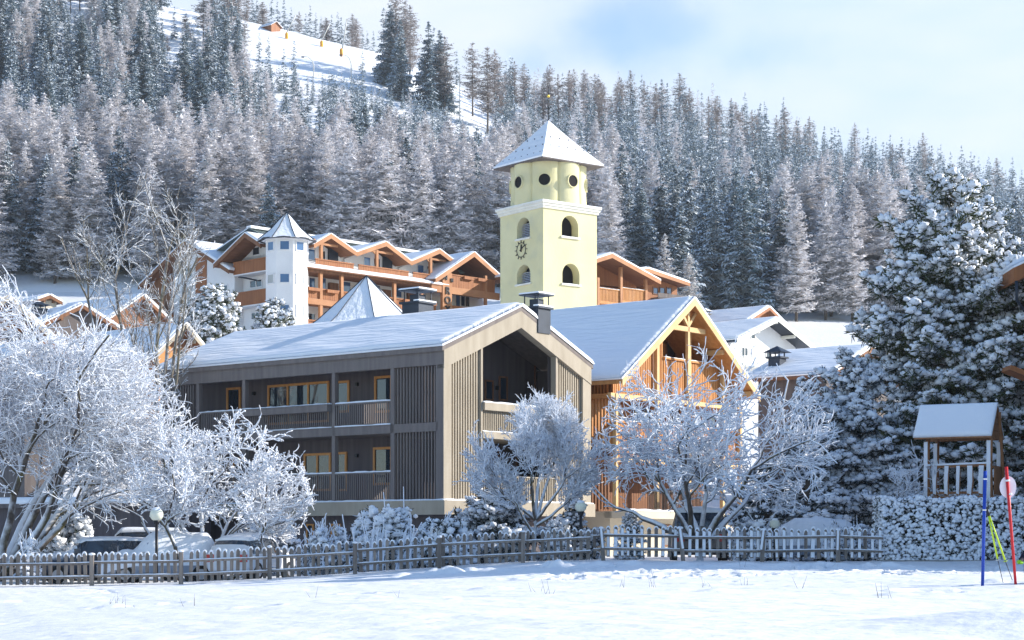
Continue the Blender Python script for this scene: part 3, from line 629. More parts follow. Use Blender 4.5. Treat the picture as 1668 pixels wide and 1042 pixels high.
# ================================================================== CHURCH TOWER
def tower():
    fr = Fr(885, 140, 38); w = 5.35; zb = 10.5
    rt = fr.root('church_tower', 'pale yellow bell tower with arched openings, clock and snowy pyramid roof', 'tower', zb)
    zc = fr.z(326); c = w/2
    sh = MB(); sh.box(0, w, 0, w, zb, zc-.55)
    shaft = sh.build('shaft', M['tower_wall'], rt)
    def arch(face, p0, p1, ytop, ybot, depth=1.1):
        f = fr.u if face == 'v' else fr.v
        a0, a1 = sorted((f(p0), f(p1))); am = (a0+a1)/2; u, v = (am, 0) if face == 'v' else (0, am)
        z0, z1 = fr.z(ybot, u, v), fr.z(ytop, u, v); r = (a1-a0)/2
        pl = [(a0, z0), (a1, z0)] + [(am+r*math.cos(t), z1-r+r*math.sin(t)) for t in np.linspace(0, math.pi, 13)]
        return pl, a0, a1, z0, z1, r
    cutters = []; specs = [('v', 915, 942, 351, 386), ('v', 916, 944, 429, 463), ('u', 842, 863, 354, 388), ('u', 842, 864, 431, 462)]
    for sp in specs:
        pl, a0, a1, z0, z1, r = arch(*sp); cb = MB()
        cb.prism(pl, -.3, .85, 'v' if sp[0] == 'v' else 'u'); v = np.concatenate(cb.V); cb.V = [v - np.array((0, 0, zb))]; cb.n = len(v)
        cutters.append(cb)
    # round-cornered cutters need world-oriented copies: shaft mesh is in root space, so cutters are given in root space too
    boolcut(shaft, cutters)
    for sp in specs:
        pl, a0, a1, z0, z1, r = arch(*sp); face = sp[0]; am = (a0+a1)/2
        d = MB(); d.prism([(p, q) for p, q in pl], .80, .84, face if face == 'v' else 'u'); o = d.build('belfry_dark_panel', M['dark'], rt)  # near-black panel stands in for the unlit inside of the belfry
        sl = MB(); 
        if face == 'u':
            z = z0+.1
            while z < z1-r*.55:
                sl.add([(.45, a0, z), (.45, a1, z), (.6, a1, z+.1), (.6, a0, z+.1), (.45, a0, z-.02), (.45, a1, z-.02), (.6, a1, z+.08), (.6, a0, z+.08)], [(0, 1, 2, 3), (7, 6, 5, 4), (0, 4, 5, 1)]); z += .13
            sl.build('louvre', M['louvre'], o)
        s = MB(); fbox(s, face, 0, a0-.12, a1+.12, 0, .14, z0-.13, z0-.01); s.build('sill', M['tower_trim'], o)
        s = MB(); snowline(s, face, 0, a0-.1, a1+.1, -.6 if face == 'u' else -.1, .13, z0-.01, .05); s.build('sill_snow', M['snow'], o)
    # cornice
    k = MB()
    k.box(-.12, w+.12, -.12, w+.12, zc-.55, zc-.36); k.box(-.20, w+.20, -.20, w+.20, zc-.36, zc-.16); k.box(-.29, w+.29, -.29, w+.29, zc-.16, zc)
    cn = k.build('cornice', M['tower_trim'], rt)
    s = MB(); q = .29
    roof_sheet(s, (-q, -q, zc), (w+q, -q, zc), (w+q, w+q, zc), (-q, w+q, zc), .07, 8, 8, amp=.0); s.build('cornice_snow', M['snow'], cn)
    # scalloped drum
    z0, z1 = zc+.03, fr.z(256)
    dm = MB(); n = 128; prof = [(1.0, z0), (1.0, z0+.35), (.985, z0+1.1), (.985, z1-1), (1.0, z1-.3), (1.0, z1)]
    vs = []; R0 = 2.98
    def rad(t):
        # eight lobes, on corners and mid-faces (angles measured in the root frame)
        k8 = abs(math.cos(4*t)); sq = 1/max(abs(math.cos(t)), abs(math.sin(t)))
        return (R0*(.90+.10*k8**.55))
    for f_, z in prof:
        for j in range(n):
            t = 2*math.pi*j/n; r = rad(t)*f_; vs.append((c+r*math.cos(t), c+r*math.sin(t), z))
    m = len(prof); dm.add(vs, [(i*n+j, i*n+(j+1) % n, (i+1)*n+(j+1) % n, (i+1)*n+j) for i in range(m-1) for j in range(n)], 0, False)
    drum = dm.build('drum', M['tower_wall'], rt)
    zo = (z0+z1)/2-.05 + .15
    for kk in range(8):
        t = math.pi*1.25 + kk*math.pi/4
        if kk in (2, 3, 4, 5, 6) and kk != 7: 
            if kk in (3, 4, 5): continue
        r = R0*.985; ro = .52
        ctr = Vector((c+r*math.cos(t), c+r*math.sin(t), zo)); nrm = Vector((math.cos(t), math.sin(t), 0)); tg = Vector((-math.sin(t), math.cos(t), 0))
        o = MB(); ring = [ctr + nrm*.03 + tg*(ro*.86*math.cos(a)) + Vector((0, 0, ro*.86*math.sin(a))) for a in np.linspace(0, 2*math.pi, 25)[:-1]]
        o.addn([tuple(p-nrm*.05) for p in ring] + [tuple(p) for p in ring], [list(range(24))[::-1], list(range(24, 48))] + [[i, (i+1) % 24, 24+(i+1) % 24, 24+i] for i in range(24)])
        op = o.build('round_window', M['dark'], rt)
        rg = MB(); rr = [ctr + nrm*.0 + tg*(ro*math.cos(a)) + Vector((0, 0, ro*math.sin(a))) for a in np.linspace(0, 2*math.pi, 25)]
        inn = [ctr + tg*(ro*.86*math.cos(a)) + Vector((0, 0, ro*.86*math.sin(a))) for a in np.linspace(0, 2*math.pi, 25)]
        L = 25; pts = [tuple(p-nrm*.1) for p in rr] + [tuple(p+nrm*.09) for p in rr] + [tuple(p+nrm*.09) for p in inn] + [tuple(p-nrm*.04) for p in inn]
        rg.add(pts, [(q*L+i, q*L+i+1, (q+1)*L+i+1, (q+1)*L+i) for q in range(3) for i in range(L-1)]); rg.build('window_rim', M['tower_wall'], op)
    # roof
    h = w/2+.38; zr0 = fr.z(254, -.35, -.35); zap = fr.z(198, c, c); n = 1
    rf = MB(); cs = [(c-h, c-h), (c+h, c-h), (c+h, c+h), (c-h, c+h)]
    rf.addn([(x, y, zr0) for x, y in cs] + [(x, y, zr0-.10) for x, y in cs] + [(c, c, zap-.05)], [[0, 1, 8], [1, 2, 8], [2, 3, 8], [3, 0, 8], [7, 6, 5, 4], [0, 4, 5, 1], [1, 5, 6, 2], [2, 6, 7, 3], [3, 7, 4, 0]])
    r = rf.build('roof', M['dark_wood'], rt)
    # snow with slight flare
    sn = MB(); N_ = 14
    for q in range(4):
        A = np.array((*cs[q], zr0)); B = np.array((*cs[(q+1) % 4], zr0)); C = np.array((c, c, zap)); pts = []; 
        for i in range(N_+1):
            t = i/N_; 
            for j in range(N_+1):
                s_ = j/N_; p = (A*(1-s_)+B*s_)*(1-t)+C*t; p[2] += .12*(1-t)**0 + .05*math.sin(q*3+i*1.3)*0 - .16*math.sin(t*math.pi)*0.6; pts.append(p)
        k_ = N_+1; sn.add(pts, [(i*k_+j, i*k_+j+1, (i+1)*k_+j+1, (i+1)*k_+j) for i in range(N_) for j in range(N_)], 0, False)
        sn.add([A, B, B+(0, 0, .12), A+(0, 0, .12)], [(0, 1, 2, 3)])
    sn.build('roof_snow', M['roof_snow'], r)
    g = MB()     # snow guards poking through
    for q in range(4):
        A = np.array((*cs[q], zr0)); B = np.array((*cs[(q+1) % 4], zr0)); C = np.array((c, c, zap))
        for row, t in enumerate((.12, .32, .55)):
            for j in range(7-2*row):
                s_ = (j+.5+.25*(row % 2))/(7-2*row); p = (A*(1-s_)+B*s_)*(1-t)+C*t; g.box(p[0]-.03, p[0]+.03, p[1]-.03, p[1]+.03, p[2]-.05, p[2]+.115)
    g.build('snow_guard', M['metal_dark'], r)
    # finial: wrought-iron scrolls with a gilt ball and cross
    fz = zap+.05; f = MB(); f.tube([(c, c, fz-.3), (c, c, fz+2.7)], .035, 6)
    for sgn in (-1, 1):
        for hh, s_ in ((.75, .38), (1.05, .22)):
            f.tube([(c, c, fz+hh-.2)] + [(c+sgn*s_*math.sin(t)*.79, c-sgn*s_*math.sin(t)*.61, fz+hh+.22*(1-math.cos(t*1.6))*.5-.1) for t in np.linspace(.3, 2.0, 6)], .03, 5)
    f.build('finial', M['iron'], rt)
    f = MB(); f.lathe([(.0, -.13), (.09, -.09), (.13, 0), (.09, .09), (0, .13)], (c, c, fz+1.95), 12); f.build('gilt_ball', M['gold'], rt)
    # clock on the left face (u = 0)
    vc = fr.v(849.5); zc_ = fr.z(407, 0, vc); Rk = .55
    cl = MB(); n = 24
    cl.tube([(-.05, vc+Rk*math.cos(t), zc_+Rk*math.sin(t)) for t in np.linspace(0, 2*math.pi, 33)], .025, 5, cap=False)
    for h_ in range(12):
        t = h_*math.pi/6; cl.beam((-.05, vc+Rk*.98*math.cos(t), zc_+Rk*.98*math.sin(t)), (-.05, vc+Rk*1.36*math.cos(t), zc_+Rk*1.36*math.sin(t)), .04, .06, up=(1, 0, 0))
    ck = cl.build('clock', M['iron'], rt)
    hd = MB()
    # screen right is -v; hour hand up, minute hand towards two
    hd.beam((-.07, vc, zc_-.15), (-.07, vc-.05, zc_+.42), .05, .11, up=(1, 0, 0)); hd.beam((-.09, vc+.12, zc_-.06), (-.09, vc-.5, zc_+.32), .04, .07, up=(1, 0, 0)); hd.build('clock_hand', M['iron'], ck)
tower()
# ================================================================== PYRAMID PAVILION
def pavilion():
    Y = 112; cx = X(597, Y); zb = 6.0; zt = Z(449, Y)
    rt = root('octagonal_pavilion', 'steep eight-sided pyramid roof under smooth snow behind the grey house', 'pavilion', (cx, Y, zb))
    vs = []; k = 8; a0 = R(13-90)
    prof = [(0.0, 0), (1.35, -1.28), (2.95, -2.75), (4.7, -4.0), (6.5, -5.1)]
    mb = MB(); 
    for (r, z) in prof[1:]:
        for j in range(k): vs.append((cx+r*math.cos(a0+j*math.pi/4), Y+r*math.sin(a0+j*math.pi/4), zt+z))
    top = len(vs); vs.append((cx, Y, zt)); fs = [[top, j, (j+1) % k] for j in range(k)]
    for i in range(3): fs += [[i*k+j, (i+1)*k+j, (i+1)*k+(j+1) % k, i*k+(j+1) % k] for j in range(k)]
    fs.append([3*k+j for j in range(k)][::-1])
    mb.addn(vs, fs); mb.build('roof', M['roof_snow'], rt)
    rb = MB()
    for j in range(k):
        a = a0+j*math.pi/4; pts = [(cx+(r+.015)*math.cos(a), Y+(r+.015)*math.sin(a), zt+z+.015) for r, z in prof]; rb.tube(pts, .028, 5, cap=False)
    rb.build('ridge_seam', M['metal_dark'], rt)
    w = MB(); w.lathe([(6.1, zb-zb), (6.1, zt-5.2-zb)], (cx, Y, zb), 8, 0, False); w.build('wall', M['cream_wall'], rt)
pavilion()
# ================================================================== HOTEL
def letters(rt, parent, text, cu, z, size, step, y, mat, name='lettering'):
    for i, ch in enumerate(text):
        cu_d = bpy.data.curves.new('t', 'FONT'); cu_d.body = ch; cu_d.size = size; cu_d.align_x = 'CENTER'; cu_d.extrude = .05; cu_d.offset = .012
        o = bpy.data.objects.new('t', cu_d); SC.collection.objects.link(o); bpy.context.view_layer.update()
        me = bpy.data.meshes.new_from_object(o.evaluated_get(bpy.context.evaluated_depsgraph_get())); bpy.data.objects.remove(o)
        me.name = name; q = bpy.data.objects.new(name, me); SC.collection.objects.link(q); me.materials.clear(); me.materials.append(M[mat])
        q.parent = parent; r = OFF[rt.name]; q.location = (cu, y, z-i*step-r[2]); q.rotation_euler = (R(90), 0, 0)
def hotel():
    fr = Fr(467, 175, 45.4); zb = 15
    rt = fr.root('balcony_hotel', 'long white and brown timber hotel with octagonal turret and row of balcony gables', 'hotel', zb)
    u = fr.u; v = fr.v
    # levels
    zA = fr.z(430, 2, 0)      # awning line at its left end
    fl1 = fr.z(487, 2, 0)     # floor of the middle balcony
    r1 = fr.z(468, 2, 0)      # its rail top
    fl2 = fl1+3.2; 
    L = u(817); D = 1.8
    uB = u(706)               # start of the projecting right gable
    w = MB(); w.box(1.45, L-1, D, 14, zb, zA+.4); w.build('wall', M['white_wall'], rt)
    # ---- turret
    tr = 1.92; tc = (0.2, 0.2); k = 8; a0 = R(22.5)
    pt = lambda r, j: (tc[0]+r*math.cos(a0+j*math.pi/4), tc[1]+r*math.sin(a0+j*math.pi/4))
    zt = fr.z(390); rr = tr/math.cos(math.pi/8)
    t = MB(); t.prism([pt(rr, j) for j in range(8)], zb, zt, 'z'); t.V[-1] = t.V[-1][:, [0, 1, 2]]
    tw = t.build('turret', M['white_wall'], rt)
    # tower windows on the three seen facets
    for j in (3, 4, 5, 6):
        A = Vector((*pt(rr, j), 0)); B = Vector((*pt(rr, (j+1) % 8), 0)); mid = (A+B)/2; tg = (B-A).normalized(); n = Vector((mid.x-tc[0], mid.y-tc[1], 0)).normalized()
        for (y0, y1) in ((396, 411), (449, 464), (499, 517)):
            z0, z1 = fr.z(y1), fr.z(y0); f = MB()
            def quadbox(mb, a0_, a1_, z0_, z1_, d0, d1):
                p = [mid+tg*a0_+n*d0, mid+tg*a1_+n*d0, mid+tg*a1_+n*d1, mid+tg*a0_+n*d1]
                mb.add([(q.x, q.y, z0_) for q in p] + [(q.x, q.y, z1_) for q in p], [(0, 3, 2, 1), (4, 5, 6, 7), (0, 1, 5, 4), (1, 2, 6, 5), (2, 3, 7, 6), (3, 0, 4, 7)])
            quadbox(f, -.5, .5, z0-.06, z0+.04, -.02, .1); quadbox(f, -.5, .5, z1-.06, z1+.03, -.02, .07); quadbox(f, -.5, -.41, z0, z1, -.02, .07); quadbox(f, .41, .5, z0, z1, -.02, .07)
            wi = f.build('turret_window', M['frame_white'], rt); g = MB(); quadbox(g, -.41, .41, z0+.04, z1-.06, -.02, .03); g.build('pane', M['glass_blue' if j == 4 or y0 < 400 else 'curtain'], wi)
    rp = [(tr*1.36, zt-.12), (tr*1.22, zt+.12), (tr*.75, zt+.95), (tr*.42, zt+1.75), (.0, fr.z(344)-.0)]
    t = MB(); vs = []
    for r_, z in rp[:-1]: vs += [(*pt(r_/math.cos(math.pi/8), j), z) for j in range(8)]
    vs.append((tc[0], tc[1], rp[-1][1])); top = len(vs)-1
    fs = [[i*8+j, i*8+(j+1) % 8, (i+1)*8+(j+1) % 8, (i+1)*8+j] for i in range(3) for j in range(8)] + [[24+j, 24+(j+1) % 8, top] for j in range(8)] + [[j for j in range(8)][::-1]]
    t.addn(vs, fs); tro = t.build('turret_roof', M['roof_snow'], rt)
    t = MB()
    for j in range(8):
        t.tube([(*pt(r_/math.cos(math.pi/8)+.02, j), z+.02) for r_, z in rp[:-1]] + [(tc[0], tc[1], rp[-1][1]+.02)], .05, 5, cap=False)
    t.tube([(tc[0], tc[1], rp[-1][1]-.1), (tc[0], tc[1], rp[-1][1]+.7)], .03, 5); t.lathe([(tr*1.30, 0), (tr*1.48, 0), (tr*1.48, .1), (tr*1.3, .1)], (tc[0], tc[1], zt-.16), 8, 0, False); t.build('ridge_seam', M['metal_dark'], tro)
    # ---- long right face: posts, balcony, awning
    zc0 = zA-.3
    a = MB(); a.box(1.6, uB+1, -.9, D+.2, zA-.75, zA-.45); a.build('awning_beam', M['brown_wood'], rt)
    a = MB(); a.add([(1.2, -1.3, zA-.42), (uB+1, -1.3, zA-.42), (uB+1, D, zA+.55), (1.2, D, zA+.55), (1.2, -1.3, zA-.54), (uB+1, -1.3, zA-.54), (uB+1, D, zA+.4), (1.2, D, zA+.4)], [(0, 1, 2, 3), (7, 6, 5, 4), (0, 4, 5, 1), (1, 5, 6, 2), (2, 6, 7, 3), (3, 7, 4, 0)])
    aw = a.build('awning_roof', M['brown_wood'], rt)
    s = MB(); roof_sheet(s, (1.2, -1.3, zA-.42), (uB+1, -1.3, zA-.42), (uB+1, D-.1, zA+.5), (1.2, D-.1, zA+.5), .22, 30, 8, amp=.03); s.build('awning_snow', M['snow'], aw)
    for p in (515, 549, 590, 635, 679):
        b = MB(); q = u(p); b.box(q-.16, q+.16, -.8, -.5, zb, zA-.7); b.build('post', M['hotel_beam'], rt)
    pr = [1.6] + [u(p) for p in (515, 549, 590, 635, 679)] + [uB]
    for i in range(6):
        for (zf, zr) in ((fl1, r1), (fl1-3.1, r1-3.1)):
            b = MB(); slats(b, 'v', -.62, pr[i]+.18, pr[i+1]-.18, zf+.1, zr-.12, .22, .2, .05); b.box(pr[i]+.16, pr[i+1]-.16, -.72, -.55, zr-.12, zr)
            b.build('balcony_board_rail', M['hotel_wood'], rt)
        b = MB(); m_ = (pr[i]+pr[i+1])/2; b.box(m_-.7, m_+.7, -1.0, -.74, r1-.35, r1-.05); fb = b.build('flower_box', M['hotel_wood'], rt)
    b = MB(); 
    for zf in (fl1, fl1-3.1): b.box(1.5, uB, -.85, -.45, zf-.5, zf+.05); b.box(1.5, uB, -.5, D, zf-.3, zf)
    b.build('floor_beam', M['hotel_beam'], rt)
    for (p0, p1, y0, y1, n, mt) in ((502, 514, 450, 472, 1, 'glass_blue'), (519, 532, 450, 474, 1, 'glass_blue'), (554, 572, 456, 478, 1, 'glass_blue'), (604, 620, 462, 480, 1, 'glass_blue'), (637, 655, 464, 484, 1, 'glass_blue'), (686, 700, 470, 490, 1, 'glass'), (500, 514, 508, 524, 1, 'glass'), (562, 585, 505, 530, 2, 'glass')):
        a0, a1 = u(p0, D), u(p1, D); window(rt, 'v', D, a0, a1, fr.z(y1, a0, D), fr.z(y0, a0, D), 'frame_white', mt, n, 1, .12)
    for p in (540, 583, 626, 668):   # brown door leaves between
        a0 = u(p-6, D); b = MB(); b.box(a0, a0+1.1, D-.35, D, fl1, fl1+2.2); b.build('balcony_partition', M['brown_wood'], rt)
    # ---- attic: three cross gables + main roof with standing seams
    zfl = zA+.5
    w = MB(); w.box(1.4, uB+.5, D+.35, 13, zfl-.3, zfl+1.6); w.build('attic_wall', M['white_wall'], rt)
    zm0 = zfl+1.9; zmR = fr.z(390, u(551, 7), 7)
    mr = MB(); mr.add([(1.4, 2.2, zm0-.4), (L-2, 2.2, zm0-.4), (L-2, 8, zmR), (1.4, 8, zmR), (1.4, 14, zm0), (L-2, 14, zm0), (1.4, 2.2, zm0-.6), (L-2, 2.2, zm0-.6), (L-2, 14, zm0-.2), (1.4, 14, zm0-.2)], [(0, 1, 2, 3), (3, 2, 5, 4), (0, 6, 7, 1), (6, 9, 8, 7)])
    n = int((L-3.4)/.55)
    for i in range(n): q = 1.5+i*.55; mr.beam((q, 2.2, zm0-.37), (q, 8, zmR+.03), .05, .07)
    mro = mr.build('main_roof', M['seam_roof'], rt)
    s = MB(); roof_sheet(s, (1.4, 14, zm0), (L-2, 14, zm0), (L-2, 7.6, zmR+.0), (1.4, 7.6, zmR+.0), .22, 30, 6, amp=.03)
    s.box(1.4, L-2, 7.4, 8.1, zmR-.05, zmR+.2); s.build('roof_snow', M['snow'], mro)
    gab = [(u(508), u(536), u(578), 381), (u(578), u(626), u(667), 394), (u(667), u(713), u(741), 406)]
    for (c0, cR, c1, ya) in gab:
        zp = fr.z(ya, cR, 0); zq0 = fr.z({381: 398, 394: 411, 406: 426}[ya], c0); zq1 = fr.z({381: 411, 394: 426, 406: 428}[ya], c1)
        gable_roof(rt, 'v', c0, cR, c1, -.3, 8, zq0, zp, zq1, .28, .16, 'soffit', trim='hotel_beam', tw=.42, name='gable_roof', sname='gable_snow', snow_mat='snow')
        g = MB(); g.prism([(c0+.3, zfl-.3), (c1-.3, zfl-.3), (c1-.3, zq1-.4), (cR, zp-.4), (c0+.3, zq0-.4)], D+.1, D+.3, 'v'); g.build('gable_wall', M['white_wall'], rt)
        g = MB(); q = cR-.9; g.box(q-.14, q+.14, .0, .28, zfl-.3, zp-.9); g.beam((q, .14, zfl+1.4), (q-.9, .14, zfl+2.1), .14, .14, up=(0, 1, 0)); g.box((c0+cR)/2-.6, cR+1.2, .05, .2, zp-1.15, zp-.95); g.build('post', M['hotel_beam'], rt)
        g = MB(); slats(g, 'v', -.2, c0+.3, c1-.3, zfl-.6, zfl+.12, .22, .2, .05); g.box(c0+.3, c1-.3, -.27, -.1, zfl+.08, zfl+.2); g.build('balcony_board_rail', M['hotel_wood'], rt)
        for kx in (-1.15, .15): window(rt, 'v', D+.1, cR+kx, cR+kx+1.0, zfl+.3, zfl+1.5, 'frame_white', 'glass_blue' if kx < 0 else 'glass', 1, 1, .1)
        g = MB(); g.box(cR+1.4, cR+2.6, D-.1, D+.09, zfl, zfl+1.7); g.build('shutter', M['metal_dark'], rt)
    # ---- right projecting gable
    V0 = -1.2; c0, cR, c1 = u(705, V0), u(768, V0), u(818, V0); zp = fr.z(411, cR, V0); zq0 = fr.z(454, c0, V0); zq1 = fr.z(456, c1, V0)
    gable_roof(rt, 'v', c0, cR, c1, V0-.4, 12, zq0, zp, zq1, .3, .2, 'soffit', trim='hotel_beam', tw=.45, name='gable_roof', sname='gable_snow', snow_mat='roof_snow')
    zb1 = fr.z(459, c0, V0); bb = MB(); z_b = fr.z(455, c0, V0)-.3
    bb.box(c0-.2, c1-.4, V0-.05, V0+.3, z_b-.9, z_b-.2); bb.box(c0, c1-.5, V0+.3, D, z_b-.5, z_b-.25); bb.build('floor_beam', M['hotel_beam'], rt)
    # pillar with lettering
    p0, p1 = u(721, V0-.1), u(736, V0-.1)
    pb = MB(); pb.box(p0, p1, V0-.12, V0+.25, zb, z_b+1.2); pl = pb.build('sign_pillar', M['hotel_beam'], rt, 'broad timber pillar carrying dark letters down its face')
    zl = fr.z(478, p0, V0)
    letters(rt, pl, 'ROY', (p0+p1)/2, zl-.0, 1.05, fr.z(478, p0, V0)-fr.z(493.5, p0, V0), V0-.19, 'iron')
    letters(rt, pl, 'N', p0+.3, fr.z(455, p0, V0), .75, 1, V0-.19, 'iron'); letters(rt, pl, 'us', p1-.05, fr.z(457.5, p0, V0), .8, .0, V0-.19, 'iron')
    w = MB(); w.box(p0, c1-1.0, D-.3, D+6, zb, z_b-.2); w.build('wall', M['white_wall'], rt)
    w = MB(); w.prism([(c0+.6, z_b), (c1-.8, z_b), (cR, zp-.5)], D+.2, D+.5, 'v'); w.build('gable_wall', M['brown_wood'], rt)
    zr = z_b+1.0
    for (zf, zr_) in ((z_b-.2, fr.z(446, p1, V0)), (fr.z(511, p1, V0), fr.z(497, p1, V0))):
        g = MB(); slats(g, 'v', V0-.02, p1+.05, c1-1.1, zf, zr_-.1, .24, .22, .05); g.box(p1, c1-1.1, V0-.08, V0+.1, zr_-.12, zr_)
        g.build('balcony_board_rail', M['hotel_wood'], rt)
        for q in (p1+1.6, p1+3.6): b = MB(); b.box(q, q+1.3, V0-.34, V0-.06, zr_-.38, zr_-.08); b.build('flower_box', M['hotel_wood'], rt)
    zf = fr.z(511, p1, V0); bb = MB(); bb.box(p1, c1-1, V0-.05, D, zf-.45, zf); bb.build('floor_beam', M['hotel_beam'], rt)
    for p in (791, ):
        b = MB(); q = u(p, V0); b.box(q-.14, q+.14, V0-.1, V0+.2, zb, zp-2.2); b.build('post', M['hotel_beam'], rt)
    a0 = u(741, D-.3); window(rt, 'v', D-.3, a0, a0+1.5, fr.z(500, a0, D), fr.z(478, a0, D), 'frame_white', 'glass_blue', 1, 1, .1)
    a0 = u(749, D-.3); window(rt, 'v', D-.3, a0, a0+1.5, fr.z(500, a0, D), fr.z(480, a0, D), 'frame_white', 'glass', 1, 1, .14)
    # ---- left face (facing us-left): middle gable with two balconies
    v1 = v(433, 0); v2 = v(380, 0); U0 = 0.0
    w = MB(); w.box(1.4, 9, D+.5, v2+.2, zb, fr.z(410, 1.4, 3)); w.prism([(D+.5, fr.z(411)), (v2+.2, fr.z(425)), ((v1+v2)/2-.4, fr.z(386)), (D+.5, fr.z(398))], 1.403, 8, 'u'); w.box(1.4, 3, 1.0, D+.45, zb, fr.z(405, 1.4, 3))
    w.build('wall', M['white_wall'], rt)
    cR = v(403, -.6); za = fr.z(380, -.6, cR); cA = v(428, -.6); cB = v(352, -.6); zqa = fr.z(397, -.6, cA); zqb = fr.z(431, -.6, cB)
    gable_roof(rt, 'u', cA, cR, cB, -.9, 9, zqa, za, zqb, .3, .22, 'soffit', trim='brown_wood', tw=.4, name='gable_roof', sname='gable_snow', snow_mat='snow')
    for (y0, y1) in ((420, 441), (471, 494)):
        g = MB(); zt_, zb_ = fr.z(y0, 0, v1+1), fr.z(y1, 0, v1+1)
        slats(g, 'u', 0, 1.4, v2, zb_, zt_-.1, .2, .185, .05); g.box(-.05, .1, 1.4, v2, zt_-.12, zt_)
        slats(g, 'v', v2+.0, .05, 1.4, zb_, zt_-.1, .2, .185, .05); g.build('balcony_board_rail', M['hotel_wood'], rt)
        g = MB(); g.box(0.02, 1.4, 1.3, v2, zb_-.1, zb_+.12); g.build('balcony_slab', M['white_wall'], rt)
    for (p0, p1, y0, y1, mt) in ((411, 424, 402, 418, 'glass'), (407, 428, 456, 471, 'glass'), (409, 424, 508, 522, 'glass')):
        a0, a1 = v(p0, 1.4), v(p1, 1.4); window(rt, 'u', 1.4, a0, a1, fr.z(y1, 1.4, a0), fr.z(y0, 1.4, a0), 'frame_white', mt, 2 if p1-p0 > 14 else 1, 1, .14)
    # ---- left wing
    Uw = .4; v3, v4 = v(379, Uw), v(283, Uw); zE = fr.z(441, Uw, v3)
    w = MB(); w.box(Uw, 10, v3-.3, v4, zb, zE-.3); cR = v(303, Uw); zP = fr.z(398, Uw, cR)
    w.prism([(v3-.3, zE-.3), (v4, fr.z(452, Uw, v4)), (v4, zE-.31), (v3-.3, zE-.31)], Uw, 10, 'u')
    w.prism([(v3-.3, zE-.3), (v4, zE-.3), (v4, fr.z(420, Uw, v4)), (cR, zP-.3)], Uw+.003, 10, 'u')
    w.build('wall', M['white_wall'], rt)
    gable_roof(rt, 'u', v(376, Uw-.8), v(303, Uw-.8), v(228, Uw-.8), Uw-1.0, 11, fr.z(441, Uw-.8, v3), fr.z(394, Uw-.8, cR), fr.z(466, Uw-.8, v(228, Uw-.8)), .3, .25, 'soffit', trim='brown_wood', tw=.4, name='gable_roof', sname='gable_snow', snow_mat='snow')
    b = MB(); b.box(Uw-.06, Uw+.02, v(337, Uw), v(319, Uw), zb+3, fr.z(419, Uw, v(328, Uw))); b.build('wood_cladding', M['hotel_wood'], rt)
    b = MB(); b.box(Uw-.05, Uw+.02, v(283, Uw), v(258, Uw)+2, zb, fr.z(452, Uw, v(262, Uw))); b.build('wood_cladding', M['brown_wood'], rt)
    a0, a1 = v(372, Uw), v(361, Uw); window(rt, 'u', Uw, a0, a1, fr.z(478, Uw, a0), fr.z(462, Uw, a0), 'frame_white', 'glass', 1, 1, .14)
    a0, a1 = v(316, Uw), v(295, Uw); window(rt, 'u', Uw, a0, a1, fr.z(499, Uw, a0), fr.z(462, Uw, a0), 'frame_white', 'curtain', 2, 2, .14)
    a0, a1 = v(314, Uw), v(296, Uw); window(rt, 'u', Uw, a0, a1, fr.z(452, Uw, a0), fr.z(434, Uw, a0), 'frame_white', 'glass', 2, 1, .12)
    for y0, y1 in ((492, 514), ):
        a0, a1 = v(283, Uw), v(262, Uw); g = MB(); slats(g, 'u', Uw-1.2, a0, a1, fr.z(y1, Uw, a0), fr.z(y0, Uw, a0), .2, .185, .05); g.box(Uw-1.1, Uw, a0, a1, fr.z(y1, Uw, a0)-.1, fr.z(y1, Uw, a0)+.1); g.build('balcony_board_rail', M['hotel_wood'], rt)
    d = MB(); d.tube([(1.3, v2+.25, fr.z(444, 1, v2)), (.6, v2-.1, fr.z(452, 1, v2)), (.2, v2-1.8, fr.z(457, 1, v2)), (1.3, v2-2, fr.z(459, 1, v2))], .08, 6); d.build('downpipe', M['metal_dark'], rt)
hotel()
